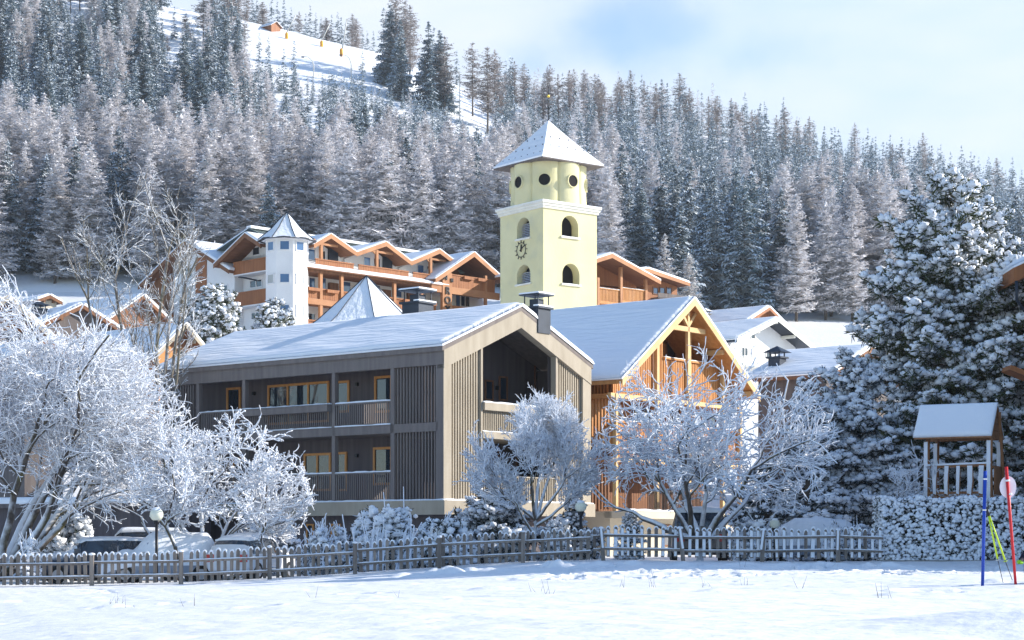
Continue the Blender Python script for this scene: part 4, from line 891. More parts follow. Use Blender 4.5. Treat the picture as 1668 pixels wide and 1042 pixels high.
# ================================================================== GENERIC CHALET
def chalet(px, Y, ang, label, uw, vl, zb, ze, zR, wall='white_wall', gwall=None, roofm='brown_wood', trim='hotel_beam', ov=1.0, ovs=.7, snow=.25, name='chalet', wins=(), rails=(), th=.2, chim=None, split=None, group=None, purlin=True, attic=None):
    fr = Fr(px, Y, ang); rt = fr.root(name, label, 'house', zb, group); uR = uw/2; sl = (zR-ze)/uR
    w = MB(); w.box(0, uw, 0, vl, zb-3, ze-.1); w.build('wall', M[wall], rt)
    w = MB(); w.prism([(0, ze-.1), (uw, ze-.1), (uR, zR-th-.05)], .0, vl, 'v'); w.build('gable_wall', M[gwall or wall], rt)
    gable_roof(rt, 'v', -ovs, uR, uw+ovs, -ov, vl+.5, ze-ovs*sl, zR, ze-ovs*sl, th, snow, roofm, trim=trim, tw=.3)
    if purlin:
        for q in (uR, uR*.45, uw-uR*.45): b = MB(); z = ze+(q if q <= uR else uw-q)*sl; b.box(q-.1, q+.1, -ov+.1, .1, z-th-.3, z-th-.02); b.build('purlin', M[trim], rt)
    for (face, pos, a0, a1, z0, z1, fm, pm, nx) in wins: window(rt, face, pos, a0, a1, z0, z1, fm, pm, nx, 1, .1)
    for (face, pos, a0, a1, z0, z1, dp, mt) in rails:
        g = MB(); slats(g, face, pos-dp, a0, a1, z0, z1-.1, .2, .17, .05); fbox(g, face, pos-dp, a0, a1, -.1, .04, z1-.1, z1); r = g.build('balcony_board_rail', M[mt], rt)
        g = MB(); fbox(g, face, pos, a0, a1, 0, dp, z0-.2, z0); g.build('balcony_slab', M[mt], rt)
        g = MB(); snowline(g, face, pos-dp, a0, a1, -.1, .05, z1, .07); g.build('rail_snow', M['snow'], r)
    if chim:
        cu, cv, cw, ct, cm = chim; zr_ = ze+(cu if cu <= uR else uw-cu)*sl
        c = MB(); c.box(cu-cw, cu+cw, cv-cw, cv+cw, zr_-.6, ct); c.box(cu-cw-.12, cu+cw+.12, cv-cw-.12, cv+cw+.12, ct, ct+.1)
        h = cw+.25; c.addn([(cu-h, cv-h, ct+.35), (cu+h, cv-h, ct+.35), (cu+h, cv+h, ct+.35), (cu-h, cv+h, ct+.35), (cu, cv, ct+.75)], [[3, 2, 1, 0], [0, 1, 4], [1, 2, 4], [2, 3, 4], [3, 0, 4]])
        for sx in (-1, 1):
            for sy in (-1, 1): c.box(cu+sx*cw*.8-.03, cu+sx*cw*.8+.03, cv+sy*cw*.8-.03, cv+sy*cw*.8+.03, ct+.1, ct+.36)
        c.build('chimney', M[cm], rt)
    return fr, rt
# house right of the tower
def h_right_of_tower():
    Y = 185; fr = Fr(960, Y, 42); uw = fr.u(1064); zb = 18; ze = fr.z(447, 0); uR = uw*.37
    rt = fr.root('timber_balcony_house', 'reddish timber house with two deep balconies directly right of the bell tower', 'house', zb)
    zR = fr.z(416, fr.u(996)); z1e = fr.z(456, uw)
    w = MB(); w.box(0, uw, 2.6, 12, zb-2, ze-.5); w.build('wall', M['hotel_wood'], rt)
    gable_roof(rt, 'v', -2, fr.u(996, -.8), fr.u(1075, -.8), -.9, 12, fr.z(431, -2), zR, fr.z(457, fr.u(1075, -.8), -.8), .3, .22, 'soffit', trim='hotel_beam', tw=.4, snow_mat='snow')
    w = MB(); w.prism([(0, ze-.6), (uw, z1e-.6), (uw, z1e-.4), (fr.u(996), zR-.4), (0, ze+.6)], 2.4, 2.6, 'v'); w.build('gable_wall', M['hotel_wood'], rt)
    for p in (974, 1011.5, 1052): q = fr.u(p); b = MB(); b.box(q-.16, q+.16, -.1, .2, zb-2, fr.z(416, q)-1.2 if p == 1011.5 else fr.z(452, q)); b.build('post', M['hotel_beam'], rt)
    for i, (a, b_) in enumerate(((975, 1010), (1013, 1051))):
        g = MB(); q0, q1 = fr.u(a), fr.u(b_); z0, z1 = fr.z(489, q0), fr.z(468, q0); slats(g, 'v', .05, q0, q1, z0, z1-.1, .2, .13, .05); g.box(q0, q1, -.02, .15, z1-.1, z1); g.box(q0, q1, -.02, 2.6, z0-.3, z0); r = g.build('balcony_board_rail', M['orange_wood'], rt)
        s = MB(); snowline(s, 'v', 0, q0, q1, -.1, .05, z1, .05); s.build('rail_snow', M['snow'], r)
    for (p0, p1, y0, y1) in ((980, 992, 468, 486), (1022, 1036, 470, 486), (985, 1000, 494, 505), (1020, 1045, 494, 506)):
        a0, a1 = fr.u(p0, 2.4), fr.u(p1, 2.4); window(rt, 'v', 2.4, a0, a1, fr.z(y1+12, a0, 2.4), fr.z(y0, a0, 2.4), 'brown_wood', 'glass', 1, 1, .1)
    # low wing to the right
    fr2 = Fr(1052, 193, 42); w2 = fr2.u(1103); zb = 20
    rt = fr2.root('low_timber_wing', 'low timber house with a ribbon of windows, right of the timber balcony house', 'house', zb)
    z0 = fr2.z(484); 
    w = MB(); w.box(0, w2, 0, 8, zb-2, fr2.z(455)); w.build('wall', M['hotel_wood'], rt)
    gable_roof(rt, 'v', fr2.u(1030, -1), fr2.u(1050, -1), fr2.u(1118, -1), -1.5, 9, fr2.z(446, 0, -1), fr2.z(440, 0, -1), fr2.z(461, w2, -1), .3, .25, 'soffit', trim='hotel_beam', tw=.35, snow_mat='snow')
    for i in range(3):
        a0 = fr2.u(1063+i*11); a1 = fr2.u(1072+i*11); window(rt, 'v', 0, a0, a1, fr2.z(479, a0), fr2.z(467, a0), 'brown_wood', 'glass_blue', 1, 1, .1)
    g = MB(); q0, q1 = fr2.u(1060), fr2.u(1110); g.box(q0, q1, -1.1, -1.0, fr2.z(486, q0), fr2.z(478, q0)); g.box(q0, q1, -1.1, 0, fr2.z(487, q0), fr2.z(485, q0)); g.build('balcony_parapet', M['dark_wood'], rt)
h_right_of_tower()
def z_at(py, Y): return Z(py, Y)
# white house and neighbours on the right
fr, rt = None, None
Yw = 165; f0 = Fr(1190, Yw, 47); uw = f0.u(1296)
chalet(1190, Yw, 47, 'white rendered house with grey eaves and carved balcony, right of the orange chalet', uw, 11, 14.5, f0.z(548), f0.z(520, uw/2), 'white_wall', 'white_wall', 'metal_dark', 'tower_trim', 1.6, 1.2, .22,
       wins=[('v', 0, f0.u(1207), f0.u(1218), f0.z(579), f0.z(562), 'frame_white', 'glass', 2), ('v', 0, f0.u(1247), f0.u(1257), f0.z(582), f0.z(566), 'frame_white', 'glass', 1), ('v', 0, f0.u(1222), f0.u(1230), f0.z(548), f0.z(538), 'frame_white', 'glass', 1), ('u', 0, f0.v(1178), f0.v(1168), f0.z(575), f0.z(560), 'frame_white', 'glass', 1)],
       rails=[('v', 0, f0.u(1192), f0.u(1294), f0.z(592), f0.z(581), 1.3, 'tower_trim')])
Yb = 195; f1 = Fr(1213, Yb, 50); uw = f1.u(1270)
chalet(1213, Yb, 50, 'brown timber gable showing above the white house roof', uw, 10, 19, f1.z(520), f1.z(501, uw/2), 'brown_wood', 'hotel_wood', 'brown_wood', 'hotel_wood', .9, .8, .3, chim=(uw*.2, 6, .45, f1.z(503), 'stone'))
Yc = 105; f2 = Fr(1345, Yc, 52); uw = 8.5
chalet(1345, Yc, 52, 'low house with wide snowy roof and dark capped chimney beside the big pine', uw, f2.v(1235), 5, f2.z(604), f2.z(566, uw/2), 'dark_wood', 'dark_wood', 'brown_wood', 'brown_wood', .8, .6, .25, chim=(1.0, f2.v(1266, 1.0), .38, f2.z(584, 1, f2.v(1266, 1.0)), 'metal_dark'))
# houses on the left behind the frosted tree
Yl = 112; f3 = Fr(-60, Yl, 42); uw = f3.u(62)
chalet(-60, Yl, 42, 'orange timber gable house at the left edge above the frosted tree', uw, 10, 5, f3.z(530), f3.z(482, uw/2), 'dark_wood', 'hotel_wood', 'brown_wood', 'pale_wood', 1.0, 1.0, .25)
Yl = 150; f4 = Fr(100, Yl, 130)
f4 = Fr(70, 150, 40); uw = 9
chalet(70, 150, 40, 'broad snow-covered roof with dark chimney, second house from the left edge', 6.5, 14, 9, f4.z(525), f4.z(497, 3.2), 'dark_wood', 'dark_wood', 'brown_wood', 'brown_wood', .6, .6, .3, chim=(1.0, 3, .55, f4.z(497), 'metal_dark'))
f5 = Fr(184, 158, 50); uw = f5.u(262)
chalet(184, 158, 50, 'snowy house with reddish gable in front of the hotel left wing', uw, 9, 12, f5.z(510), f5.z(482, uw/2), 'brown_wood', 'brown_wood', 'brown_wood', 'brown_wood', .9, .9, .3)
f6 = Fr(258, 128, 48); uw = f6.u(318)
chalet(258, 128, 48, 'small chalet with ochre wall and pale eaves, partly hidden by the bare tree', uw, 9, 8, f6.z(560), f6.z(528, uw/2), 'orange_wood', 'brown_wood', 'brown_wood', 'pale_wood', 1.0, 1.2, .25,
       wins=[('v', 0, f6.u(286), f6.u(298), f6.z(582), f6.z(566), 'brown_wood', 'glass', 2)])
f7 = Fr(40, 100, 40)
chalet(40, 100, 44, 'low snow-roofed shed with dark eaves among the frosted branches at left', f7.u(105), 7, 3, f7.z(572), f7.z(552, f7.u(105)/2), 'dark_wood', 'dark_wood', 'brown_wood', 'brown_wood', .5, .5, .2)
f8 = Fr(64, 178, 45)
chalet(64, 178, 45, 'tiny white dormer house with flat snowy roof far left', f8.u(92), 4, 18, f8.z(486), f8.z(481, 1), 'cream_wall', 'cream_wall', 'brown_wood', 'brown_wood', .4, .4, .25)
# dark garage wall behind the left tree
fr = Fr(272, 83, 70); rt = fr.root('low_garage', 'low dark garage with snowy flat roof behind the parked cars at left', 'garage', .2)
# house at the right edge: only the corner of its roof shows
def edge_house():
    Y = 70; x0 = X(1651, Y); zc = Z(436, Y); zb = .8
    rt = root('edge_chalet', 'timber chalet at the right edge, only its snowy roof corner and downpipe in view', 'house', (x0, Y, zb))
    mb = MB(); A = (x0, Y, zc); B = (x0+.6, Y+14, zc); C = (x0+9, Y+14, zc+3.9); D = (x0+8.4, Y, zc+3.9)
    t = .55; v = [A, B, C, D] + [(p[0], p[1], p[2]-t) for p in (A, B, C, D)]
    E = (x0+17, Y, zc); G = (x0+17.6, Y+14, zc)
    mb.add(v, [(0, 3, 2, 1), (4, 5, 6, 7), (0, 1, 5, 4), (1, 2, 6, 5), (2, 3, 7, 6), (3, 0, 4, 7)])
    v = [D, C, G, E] + [(p[0], p[1], p[2]-t) for p in (D, C, G, E)]
    mb.add(v, [(0, 3, 2, 1), (4, 5, 6, 7), (0, 1, 5, 4), (1, 2, 6, 5), (2, 3, 7, 6), (3, 0, 4, 7)])
    r = mb.build('roof', M['hotel_wood'], rt)
    s = MB(); roof_sheet(s, A, B, C, D, .22); roof_sheet(s, D, C, G, E, .22); s.build('roof_snow', M['snow'], r)
    g = MB(); g.tube([(x0+.1, Y-.05, zc-.5), (x0+.15, Y+.1, zc-1.2), (x0+.5, Y+.3, zc-1.6), (x0+1.5, Y+.9, zc-1.9), (x0+1.7, Y+1.0, zc-2.4), (x0+1.7, Y+1.0, zb)], .06, 8); g.build('downpipe', M['metal_dark'], rt)
    w = MB(); w.box(x0+1.8, x0+15.5, Y+1.2, Y+13, zb-1, zc+.1); w.prism([(x0+1.8, zc+.1), (x0+15.5, zc+.1), (x0+8.6, zc+3.2)], Y+1.2, Y+13, 'v'); w.build('wall', M['brown_wood'], rt)
    Yp = Y-1; xp = X(1652, Yp); zp = Z(596, Yp)
    w = MB(); w.beam((xp-.3, Yp, zp-.1), (xp+3, Yp, zp-1.4), 1.2, .18); w.box(xp+1.3, xp+1.5, Yp-.1, Yp+.1, zb, zp-.9); pr = w.build('porch_roof', M['hotel_wood'], rt)
edge_house()
g = MB(); g.box(0, 4, 0, 16, -.3, 3.1); g.build('wall', M['loggia_wall'], rt)
g = MB(); g.box(-.3, 4.3, -.3, 16.3, 3.1, 3.3); rf = g.build('roof', M['dark_wood'], rt)
s = MB(); roof_sheet(s, (-.3, -.3, 3.3), (4.3, -.3, 3.3), (4.3, 16.3, 3.3), (-.3, 16.3, 3.3), .3); s.build('roof_snow', M['snow'], rf)
# ------------------------------------------------------------------ conifers of the mountain
def conifer(h, rad, seed, kind='spruce', nb=150, lo=.08, dense=1.0):
    """returns (crown MB, trunk MB); h metres, rad crown radius"""
    g = np.random.default_rng(seed); cr = MB(); tk = MB()
    tk.tube([(0, 0, -1.5), (.05*h*.1, 0, h*.35), (0, 0, h*.98)], [h*.014, h*.010, .02], 5)
    zz = lo*h + (h*(1-lo)) * (g.random(nb)**1.25) ; zz = np.sort(zz)
    tris = []; ls = []
    for z in zz:
        t = (z-lo*h)/(h*(1-lo)); az = g.uniform(0, 2*math.pi)
        if kind == 'spruce': L = rad*((1-t)**.85)*g.uniform(.65, 1.1)+.18
        elif kind == 'thin': L = rad*(.45+.55*math.sin(min(1, (1-t)*1.5)*math.pi*.55))*g.uniform(.35, 1.15)*(1 if t < .9 else .4)
        else: L = rad*((1-t)**.7)*g.uniform(.55, 1.12)*(1 if t > .12 else .7)+.15
        d = np.array([math.cos(az), math.sin(az)]); pd = np.array([-d[1], d[0]])
        n = max(3, int(L/.5*dense)+2)
        if kind == 'spruce': droop = -.34*L*g.uniform(.7, 1.3)
        elif kind == 'thin': droop = .10*L*g.uniform(-1, 1)
        else: droop = -.10*L*g.uniform(-.3, 1.5)
        s = np.linspace(0, 1, n); 
        pts = np.zeros((n, 3)); pts[:, :2] = d*(s*L)[:, None]; pts[:, 2] = z + droop*s**1.3 + (.12*L*s**3)
        # needle sprays along the branch
        for i in range(n):
            si = s[i]; wd = (.2+.42*math.sin(math.pi*min(1, si*.8+.12)))*(L**.6)*.9
            for sd in (-1, 1):
                for rep in range(2 if kind != 'thin' else 1):
                    q = pts[i] + g.normal(0, .04, 3); l = wd*g.uniform(.6, 1.3)
                    out = d*(.55*g.uniform(.4, 1.4)) + pd*sd; out /= np.linalg.norm(out)
                    tip = q + np.array([out[0]*l, out[1]*l, -l*(g.uniform(.15, .75) if kind == 'spruce' else g.uniform(-.35, .35))])
                    w = (.13+.17*l) if kind == 'spruce' else (.075+.09*l)
                    b = np.array([d[0]*w, d[1]*w, g.normal(0, .05)])
                    tris.append((q-b, q+b, tip))
            if i == n-1:
                tris.append((pts[i]+[pd[0]*.12, pd[1]*.12, 0], pts[i]-[pd[0]*.12, pd[1]*.12, 0], pts[i]+[d[0]*.35, d[1]*.35, -.05]))
        w = .05 + .012*L; u0 = np.array([pd[0]*w, pd[1]*w, 0])
        tris.append((pts[0]-u0, pts[0]+u0, pts[-1]))
    # leader
    for k in range(10):
        a = g.uniform(0, 6.28); z = h*(1-.03*g.random()*1.5); tris.append(((0, 0, z+.35), (.05, 0, z-.1), (math.cos(a)*.28, math.sin(a)*.28, z-.15)))
    T = np.array([np.array(t) for t in tris]).reshape(-1, 3)
    cr.add(T, np.arange(len(T)).reshape(-1, 3), 0)
    return cr, tk
VAR = {}
def make_variants():
    rs = random.Random(3)
    for kind, n in (('spruce', 6), ('larch', 6), ('thin', 4)):
        VAR[kind] = []
        for i in range(n):
            h = 20; rad = {'spruce': 4.7, 'larch': 4.9, 'thin': 3.0}[kind]*rs.uniform(.85, 1.15)
            cr, tk = conifer(h, rad, 100+i*7+len(kind), kind, {'spruce': 300, 'larch': 330, 'thin': 190}[kind], {'spruce': .04, 'larch': .07, 'thin': .25}[kind], 1.0)
            cm = {'spruce': 'spruce', 'larch': 'larch', 'thin': 'larch_brown'}[kind]
            a = cr.build('crown', M[cm], off=(0, 0, 0)); b = tk.build('trunk', M['bark'], off=(0, 0, 0))
            j = MB(); j.V = list(cr.V); j.n = cr.n; j.Fc = list(cr.Fc); v = np.concatenate(tk.V); j.V.append(v); j.n += len(v)
            for f, m, q in tk.Fc: j.Fc.append((f+cr.n, 1, q))
            c = j.build('tree', [M[cm], M['bark']], off=(0, 0, 0))
            VAR[kind].append((a.data, b.data, c.data))
            for o in (a, b, c): bpy.data.objects.remove(o)
make_variants()
CLEAR = [[(395, 28), (450, 44), (540, 66), (610, 84), (700, 116), (800, 165), (808, 190), (786, 212), (765, 195), (740, 175), (720, 170), (660, 138), (612, 140), (580, 116), (500, 114), (450, 96), (402, 104)],
         [(262, 5), (300, 8), (340, 22), (345, 36), (300, 30), (290, 85), (270, 85)], [(100, -40), (100, 8), (150, 14), (150, -40)]]
def inpoly(x, y, poly):
    c = False; j = len(poly)-1
    for i in range(len(poly)):
        xi, yi = poly[i]; xj, yj = poly[j]
        if (yi > y) != (yj > y) and x < (xj-xi)*(y-yi)/(yj-yi)+xi: c = not c
        j = i
    return c
FOREST = []
def plant_forest():
    rs = random.Random(11); pts = []
    y = YF+4
    while y < YR+26:
        step = 6.7 + (y-YF)*.004
        xa, xb = X(-150, y), X(1850, y); x = xa + rs.uniform(0, step)
        while x < xb:
            xx = x + rs.uniform(-.42, .42)*step; yy = y + rs.uniform(-.5, .5)*step
            x += step * (.80 if y < YR else .9)
            px = CX+F*xx/yy; zz = gzs(xx, yy); pyb = HY-(zz-CZ)*F/yy
            # kind from where it stands
            low = (yy-YF)/(YR-YF)
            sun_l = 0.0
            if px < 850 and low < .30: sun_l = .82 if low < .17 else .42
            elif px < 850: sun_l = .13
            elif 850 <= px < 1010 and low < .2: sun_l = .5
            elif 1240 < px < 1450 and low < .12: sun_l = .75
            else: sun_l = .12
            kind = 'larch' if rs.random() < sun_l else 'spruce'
            h = (rs.uniform(11, 17.5) if px > 420 or low < .5 else rs.uniform(14, 21)) if low > .15 else rs.uniform(14, 21)
            if yy > YR-40:
                if 780 < px < 1330: kind = 'thin' if rs.random() < .38 else ('larch' if rs.random() < .3 else 'spruce'); h *= 1.05
                elif px >= 1330: h *= rs.uniform(.75, 1.0); kind = 'thin' if rs.random() < .16 else 'spruce'
                elif px < 400: kind = 'thin' if rs.random() < .4 else kind
            if kind == 'larch' and low < .25: h = rs.uniform(18, 24)
            if yy > YR-8 and 395 < px < 800: continue
            if yy > YR+8 and 250 < px < 820: continue
            pyt = HY-(zz+h-CZ)*F/yy
            if px > 1240 and px < 1420 and yy < YF+26: 
                if not(kind == 'larch' and rs.random() < .8): pass
            bad = 0
            for k in range(7):
                pyk = pyt+(pyb-pyt)*k/6.
                for po in CLEAR:
                    for dx in (-14*(k > 1), 0, 14*(k > 1)):
                        if dx == 0 and inpoly(px+dx, pyk, po): bad += 1
            if bad >= 1:
                ok = False
                for f_ in (.85, .7, .55, .42, .3, .2):
                    pt2 = pyb-(pyb-pyt)*f_; c2 = sum(inpoly(px, pt2+(pyb-pt2)*k/6., po) for k in range(7) for po in CLEAR)
                    if c2 == 0: h *= f_; pyt = pt2; ok = True; kind = 'spruce' if kind == 'thin' else kind; break
                if not ok or h < 4: continue
            if pyb < -10: continue
            pts.append((xx, yy, zz, h, kind, px, pyb, pyt))
        y += step*.86
    # trees standing free along and behind the ski slope (placed by eye)
    def put(px, pyb, pyt, kind, Y): 
        x = X(px, Y); z = gzs(x, Y); h = (pyb-pyt)*Y/F
        pts.append((x, Y, Z(pyb, Y) if abs(Z(pyb, Y)-z) < 2 else z, h, kind, px, pyb, pyt))
    def put2(px, pyt, kind, Y, hmin=6):
        x = X(px, Y); z = gzs(x, Y); h = max(hmin, Z(pyt, Y)-z); pts.append((x, Y, z, h, kind, px, HY-(z-CZ)*F/Y, pyt))
    for px, pt, k in ((428, 2, 'thin'), (442, -6, 'spruce'), (452, 2, 'spruce'), (463, 0, 'spruce'), (474, 12, 'spruce'), (487, 18, 'thin'), (498, 22, 'spruce'), (505, 8, 'spruce'), (514, 20, 'spruce'), (523, 26, 'spruce'), (531, 28, 'thin'), (540, 24, 'spruce'), (550, 20, 'spruce'), (556, 28, 'spruce'), (574, 22, 'thin'), (580, 30, 'thin'), (590, 44, 'spruce'), (598, 50, 'spruce'), (608, 50, 'spruce'), (412, -8, 'spruce'), (402, -14, 'thin'), (744, 82, 'spruce'), (418, -5, 'spruce'), (532, 34, 'spruce'), (566, 30, 'spruce')):
        put2(px, pt, k, YR+rs.uniform(10, 26), 5)
    for px, pt, k, Y in ((625, 12, 'spruce', 525), (636, 5, 'spruce', 520), (645, -10, 'thin', 522), (660, 0, 'thin', 520), (668, 8, 'thin', 530), (652, 30, 'spruce', 505), (698, 34, 'spruce', 510), (707, 44, 'spruce', 515), (716, 48, 'spruce', 508), (724, 58, 'thin', 505), (703, 70, 'spruce', 495), (590, 84, 'spruce', 480), (479, 66, 'spruce', 485), (437, 60, 'spruce', 490), (462, 78, 'spruce', 480), (422, 54, 'spruce', 492), (770, 68, 'thin', 520), (794, 75, 'thin', 500), (806, 80, 'thin', 505), (284, 10, 'spruce', 520), (303, 20, 'thin', 515), (272, 60, 'thin', 500), (398, 28, 'thin', 500), (345, -20, 'thin', 520), (360, -10, 'spruce', 515), (372, -30, 'thin', 520), (385, 0, 'spruce', 510), (115, -60, 'thin', 520), (130, -50, 'thin', 525), (148, -70, 'thin', 520)):
        put2(px, pt, k, Y)
    return pts
def spawn(pts):
    rs = random.Random(23)
    def vis(p): return p[3]/p[1]
    out = {}
    for kd, nm, lab, grp in (('spruce', 'snowy_spruce', 'snow-dusted dark spruce in the dense forest covering the mountain slope', 'spruces of the mountain forest'),
                             ('larch', 'frosted_larch', 'frosted beige-grey larch in the forest covering the mountain slope', 'larches of the mountain forest'),
                             ('thin', 'bare_larch', 'thin brownish bare larch with a high crown along the mountain ridge', 'bare larches along the ridge')):
        lst = sorted([p for p in pts if p[4] == kd], key=lambda p: -p[3]/p[1]); out[kd] = len(lst)
        for i, (x, y, z, h, k, px, pyb, pyt) in enumerate(lst):
            if i >= 300: break
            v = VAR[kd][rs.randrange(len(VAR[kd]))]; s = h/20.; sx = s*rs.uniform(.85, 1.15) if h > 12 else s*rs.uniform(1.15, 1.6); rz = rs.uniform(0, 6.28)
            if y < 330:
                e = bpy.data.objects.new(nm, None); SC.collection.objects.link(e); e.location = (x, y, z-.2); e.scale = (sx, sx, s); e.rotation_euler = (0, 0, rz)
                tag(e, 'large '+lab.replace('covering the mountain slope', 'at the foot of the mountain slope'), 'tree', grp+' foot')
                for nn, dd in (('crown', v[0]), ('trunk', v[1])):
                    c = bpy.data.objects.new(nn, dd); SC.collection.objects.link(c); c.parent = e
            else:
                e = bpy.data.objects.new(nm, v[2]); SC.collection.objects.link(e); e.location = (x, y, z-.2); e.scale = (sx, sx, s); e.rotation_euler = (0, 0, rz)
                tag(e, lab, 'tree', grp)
        rest = lst[300:]
        if rest:
            mb = MB(); rs2 = np.random.default_rng(4); base = []
            for q in range(3):
                cr, tk = conifer(20, 3.0, 900+q, kd, 90, .1, .6); base.append((np.concatenate(cr.V), cr.Fc))
            for (x, y, z, h, k, px, pyb, pyt) in rest:
                V0, F0 = base[rs.randrange(3)]; a = rs.uniform(0, 6.28); s = h/20.; c_, s_ = math.cos(a)*s, math.sin(a)*s
                v = np.stack([V0[:, 0]*c_-V0[:, 1]*s_+x, V0[:, 0]*s_+V0[:, 1]*c_+y, V0[:, 2]*s+z], 1)
                b0 = mb.n; mb.V.append(v); mb.n += len(v)
                for f, m, q in F0: mb.Fc.append((f+b0, 0, False))
            o = mb.build('distant_'+('larch' if kd != 'spruce' else 'spruce')+'_forest', M['spruce' if kd == 'spruce' else 'larch'], off=(0, 0, 0))
            tag(o, 'mass of the farther trees of the mountain forest', 'forest', kind='stuff')
    print('FOREST', out)
spawn(plant_forest())
def lone_tree(px, pyb, pyt, Y, kind, label, seed, rad=3.0, name='frosted_tree', mat=None, nb=260):
    x = X(px, Y); z = gzs(x, Y); h = Z(pyt, Y)-z; rt = root(name, label, 'tree', (x, Y, z))
    cr, tk = conifer(h, rad, seed, kind, nb, .08)
    for mb, nn, mt in ((cr, 'crown', mat or kind), (tk, 'trunk', 'bark')):
        o = mb.build(nn, M[mt], rt, off=(0, 0, 0))
M['white_frost'] = mk('white_frost', (.30, .28, .27), (.4, .38, .36), .8, .85, snow=(-1.2, .1, .8, 2, (.84, .84, .86)))
lone_tree(1083, 478, 384, 212, 'larch', 'white frosted tree on the slope, the taller of two right of the timber houses', 61, 2.2, mat='white_frost')
lone_tree(1122, 485, 413, 214, 'larch', 'white frosted tree on the slope, the shorter of two right of the timber houses', 62, 2.0, mat='white_frost')
lone_tree(1297, 508, 318, 262, 'larch', 'tall warm beige larch at the forest foot, leftmost of three beside the great pine', 63, 3.9, 'frosted_larch', 'larch', 380)
lone_tree(1345, 512, 330, 266, 'larch', 'beige larch at the forest foot, middle of three beside the great pine', 64, 3.4, 'frosted_larch', 'larch', 340)
lone_tree(1388, 514, 345, 266, 'larch', 'beige larch at the forest foot, nearest of three to the great pine', 65, 3.2, 'frosted_larch', 'larch', 340)
lone_tree(1212, 500, 285, 262, 'spruce', 'tall dark green spruce with snow-tipped drooping branches above the white house', 66, 4.0, 'snowy_spruce', 'spruce', 320)
lone_tree(1108, 480, 330, 258, 'spruce', 'dark blue-green spruce directly behind the two white frosted trees', 67, 3.6, 'snowy_spruce', 'spruce', 300)
lone_tree(1165, 490, 320, 262, 'spruce', 'dark spruce left of the tall drooping spruce above the white house', 68, 3.6, 'snowy_spruce', 'spruce', 300)
lone_tree(992, 470, 290, 262, 'larch', 'pale frosted larch immediately right of the bell tower', 69, 3.6, 'frosted_larch', 'larch', 340)

# ------------------------------------------------------------------ frosted broadleaf trees
def grow(seed, base, stems, L, r, levels, env, nseg, wob, up, nch, ang, ratio, rr=.6, keep=None):
    """recursive branching; env(p) -> True inside the crown. Returns segment arrays by level"""
    rs = random.Random(seed); S = []
    def br(p, d, Ln, r0, lv):
        n = nseg[lv]; st = Ln/n; acc = 0
        for i in range(n):
            d = (d + Vector((rs.gauss(0, 1), rs.gauss(0, 1), rs.gauss(0, 1)))*wob[lv] + Vector((0, 0, up[lv]))).normalized()
            q = p + d*st; r1 = max(r0*(1-(1-rr*.6)/n), .006)
            if lv > 0 and not env(q) and rs.random() < (.42 if lv < 3 else .6): return
            S.append((tuple(p), tuple(q), r0, r1, lv))
            if lv < levels-1 and not (lv == 0 and i < n*.35):
                acc += nch[lv]/n
                while acc >= 1 or rs.random() < acc:
                    acc -= 1; a = rs.gauss(ang[lv], .18)
                    ax = d.cross(Vector((rs.gauss(0, 1), rs.gauss(0, 1), rs.gauss(0, 1)))).normalized()
                    nd = (Matrix.Rotation(a, 3, ax) @ d).normalized()
                    br(q.copy(), nd, Ln*ratio[lv]*rs.uniform(.65, 1.15)*(1-.35*i/n), r1*rr*rs.uniform(.75, 1), lv+1)
                    if acc < 0: acc = 0; break
            p = q; r0 = r1
        if lv < levels-1:
            for k in range(2):
                ax = d.cross(Vector((rs.gauss(0, 1), rs.gauss(0, 1), rs.gauss(0, 1)))).normalized()
                br(p.copy(), (Matrix.Rotation(rs.gauss(.45, .15), 3, ax) @ d).normalized(), Ln*ratio[lv]*rs.uniform(.7, 1.1), r0*.8, lv+1)
    for (off, d, sc) in stems:
        br(Vector(base)+Vector(off), Vector(d).normalized(), L*sc, r*(.7+.3*sc), 0)
    return S
def frost_tree(name, label, base, S, levels, twig_r, snow_mat='frost', bark='bark_snow', cap=.5, clump=0, seed=1, cat='tree', group=None):
    rt = root(name, label, cat, base, group=group); g = np.random.default_rng(seed)
    A = np.array([s[0] for s in S]); B = np.array([s[1] for s in S]); R0 = np.array([s[2] for s in S]); R1 = np.array([s[3] for s in S]); lv = np.array([s[4] for s in S])
    big = lv <= 1
    mb = MB(); mb.segs(A[big], B[big]+(B[big]-A[big])*.06, R0[big], R1[big], 8); 
    mb.build('trunk', M[bark], rt)
    tw = ~big; mb = MB(); lt = np.array([1, 1, 1, .78, .58, .5])[lv[tw]]; r0 = np.maximum(R0[tw], twig_r*lt); r1 = np.maximum(R1[tw], twig_r*.7*lt)
    mb.segs(A[tw], B[tw]+(B[tw]-A[tw])*.08, r0, r1, 4)
    mb.build('crown', M[snow_mat], rt)
    # snow lying along limbs and twigs
    if cap:
        d = B-A; horiz = 1-np.abs(d[:, 2])/(np.linalg.norm(d, axis=1)+1e-6); sel = (g.random(len(S)) < (.35+.65*horiz))
        rr0 = np.where(big, R0*.75, twig_r*np.array([1, 1, 1.1, .8, .5, .4])[lv])+.005; up = np.zeros_like(A); up[:, 2] = np.where(big, R0*.62, twig_r*.8)
        mb = MB(); s2 = sel; mb.segs((A+up)[s2], (B+up+(B-A)*.05)[s2], (rr0*g.uniform(.6, 1.25, len(S))*cap*1.6)[s2], (rr0*g.uniform(.5, 1.1, len(S))*cap*1.6)[s2], 5)
        if clump:
            k = np.where((lv >= 2) & (g.random(len(S)) < clump))[0]
            puffs(mb, (A[k]+B[k])/2 + [0, 0, twig_r*.8], g.uniform(1.3, 2.6, len(k))*twig_r, g, flat=.8)
        mb.build('snow_load', M['puff'], rt)
    return rt
ICO = None
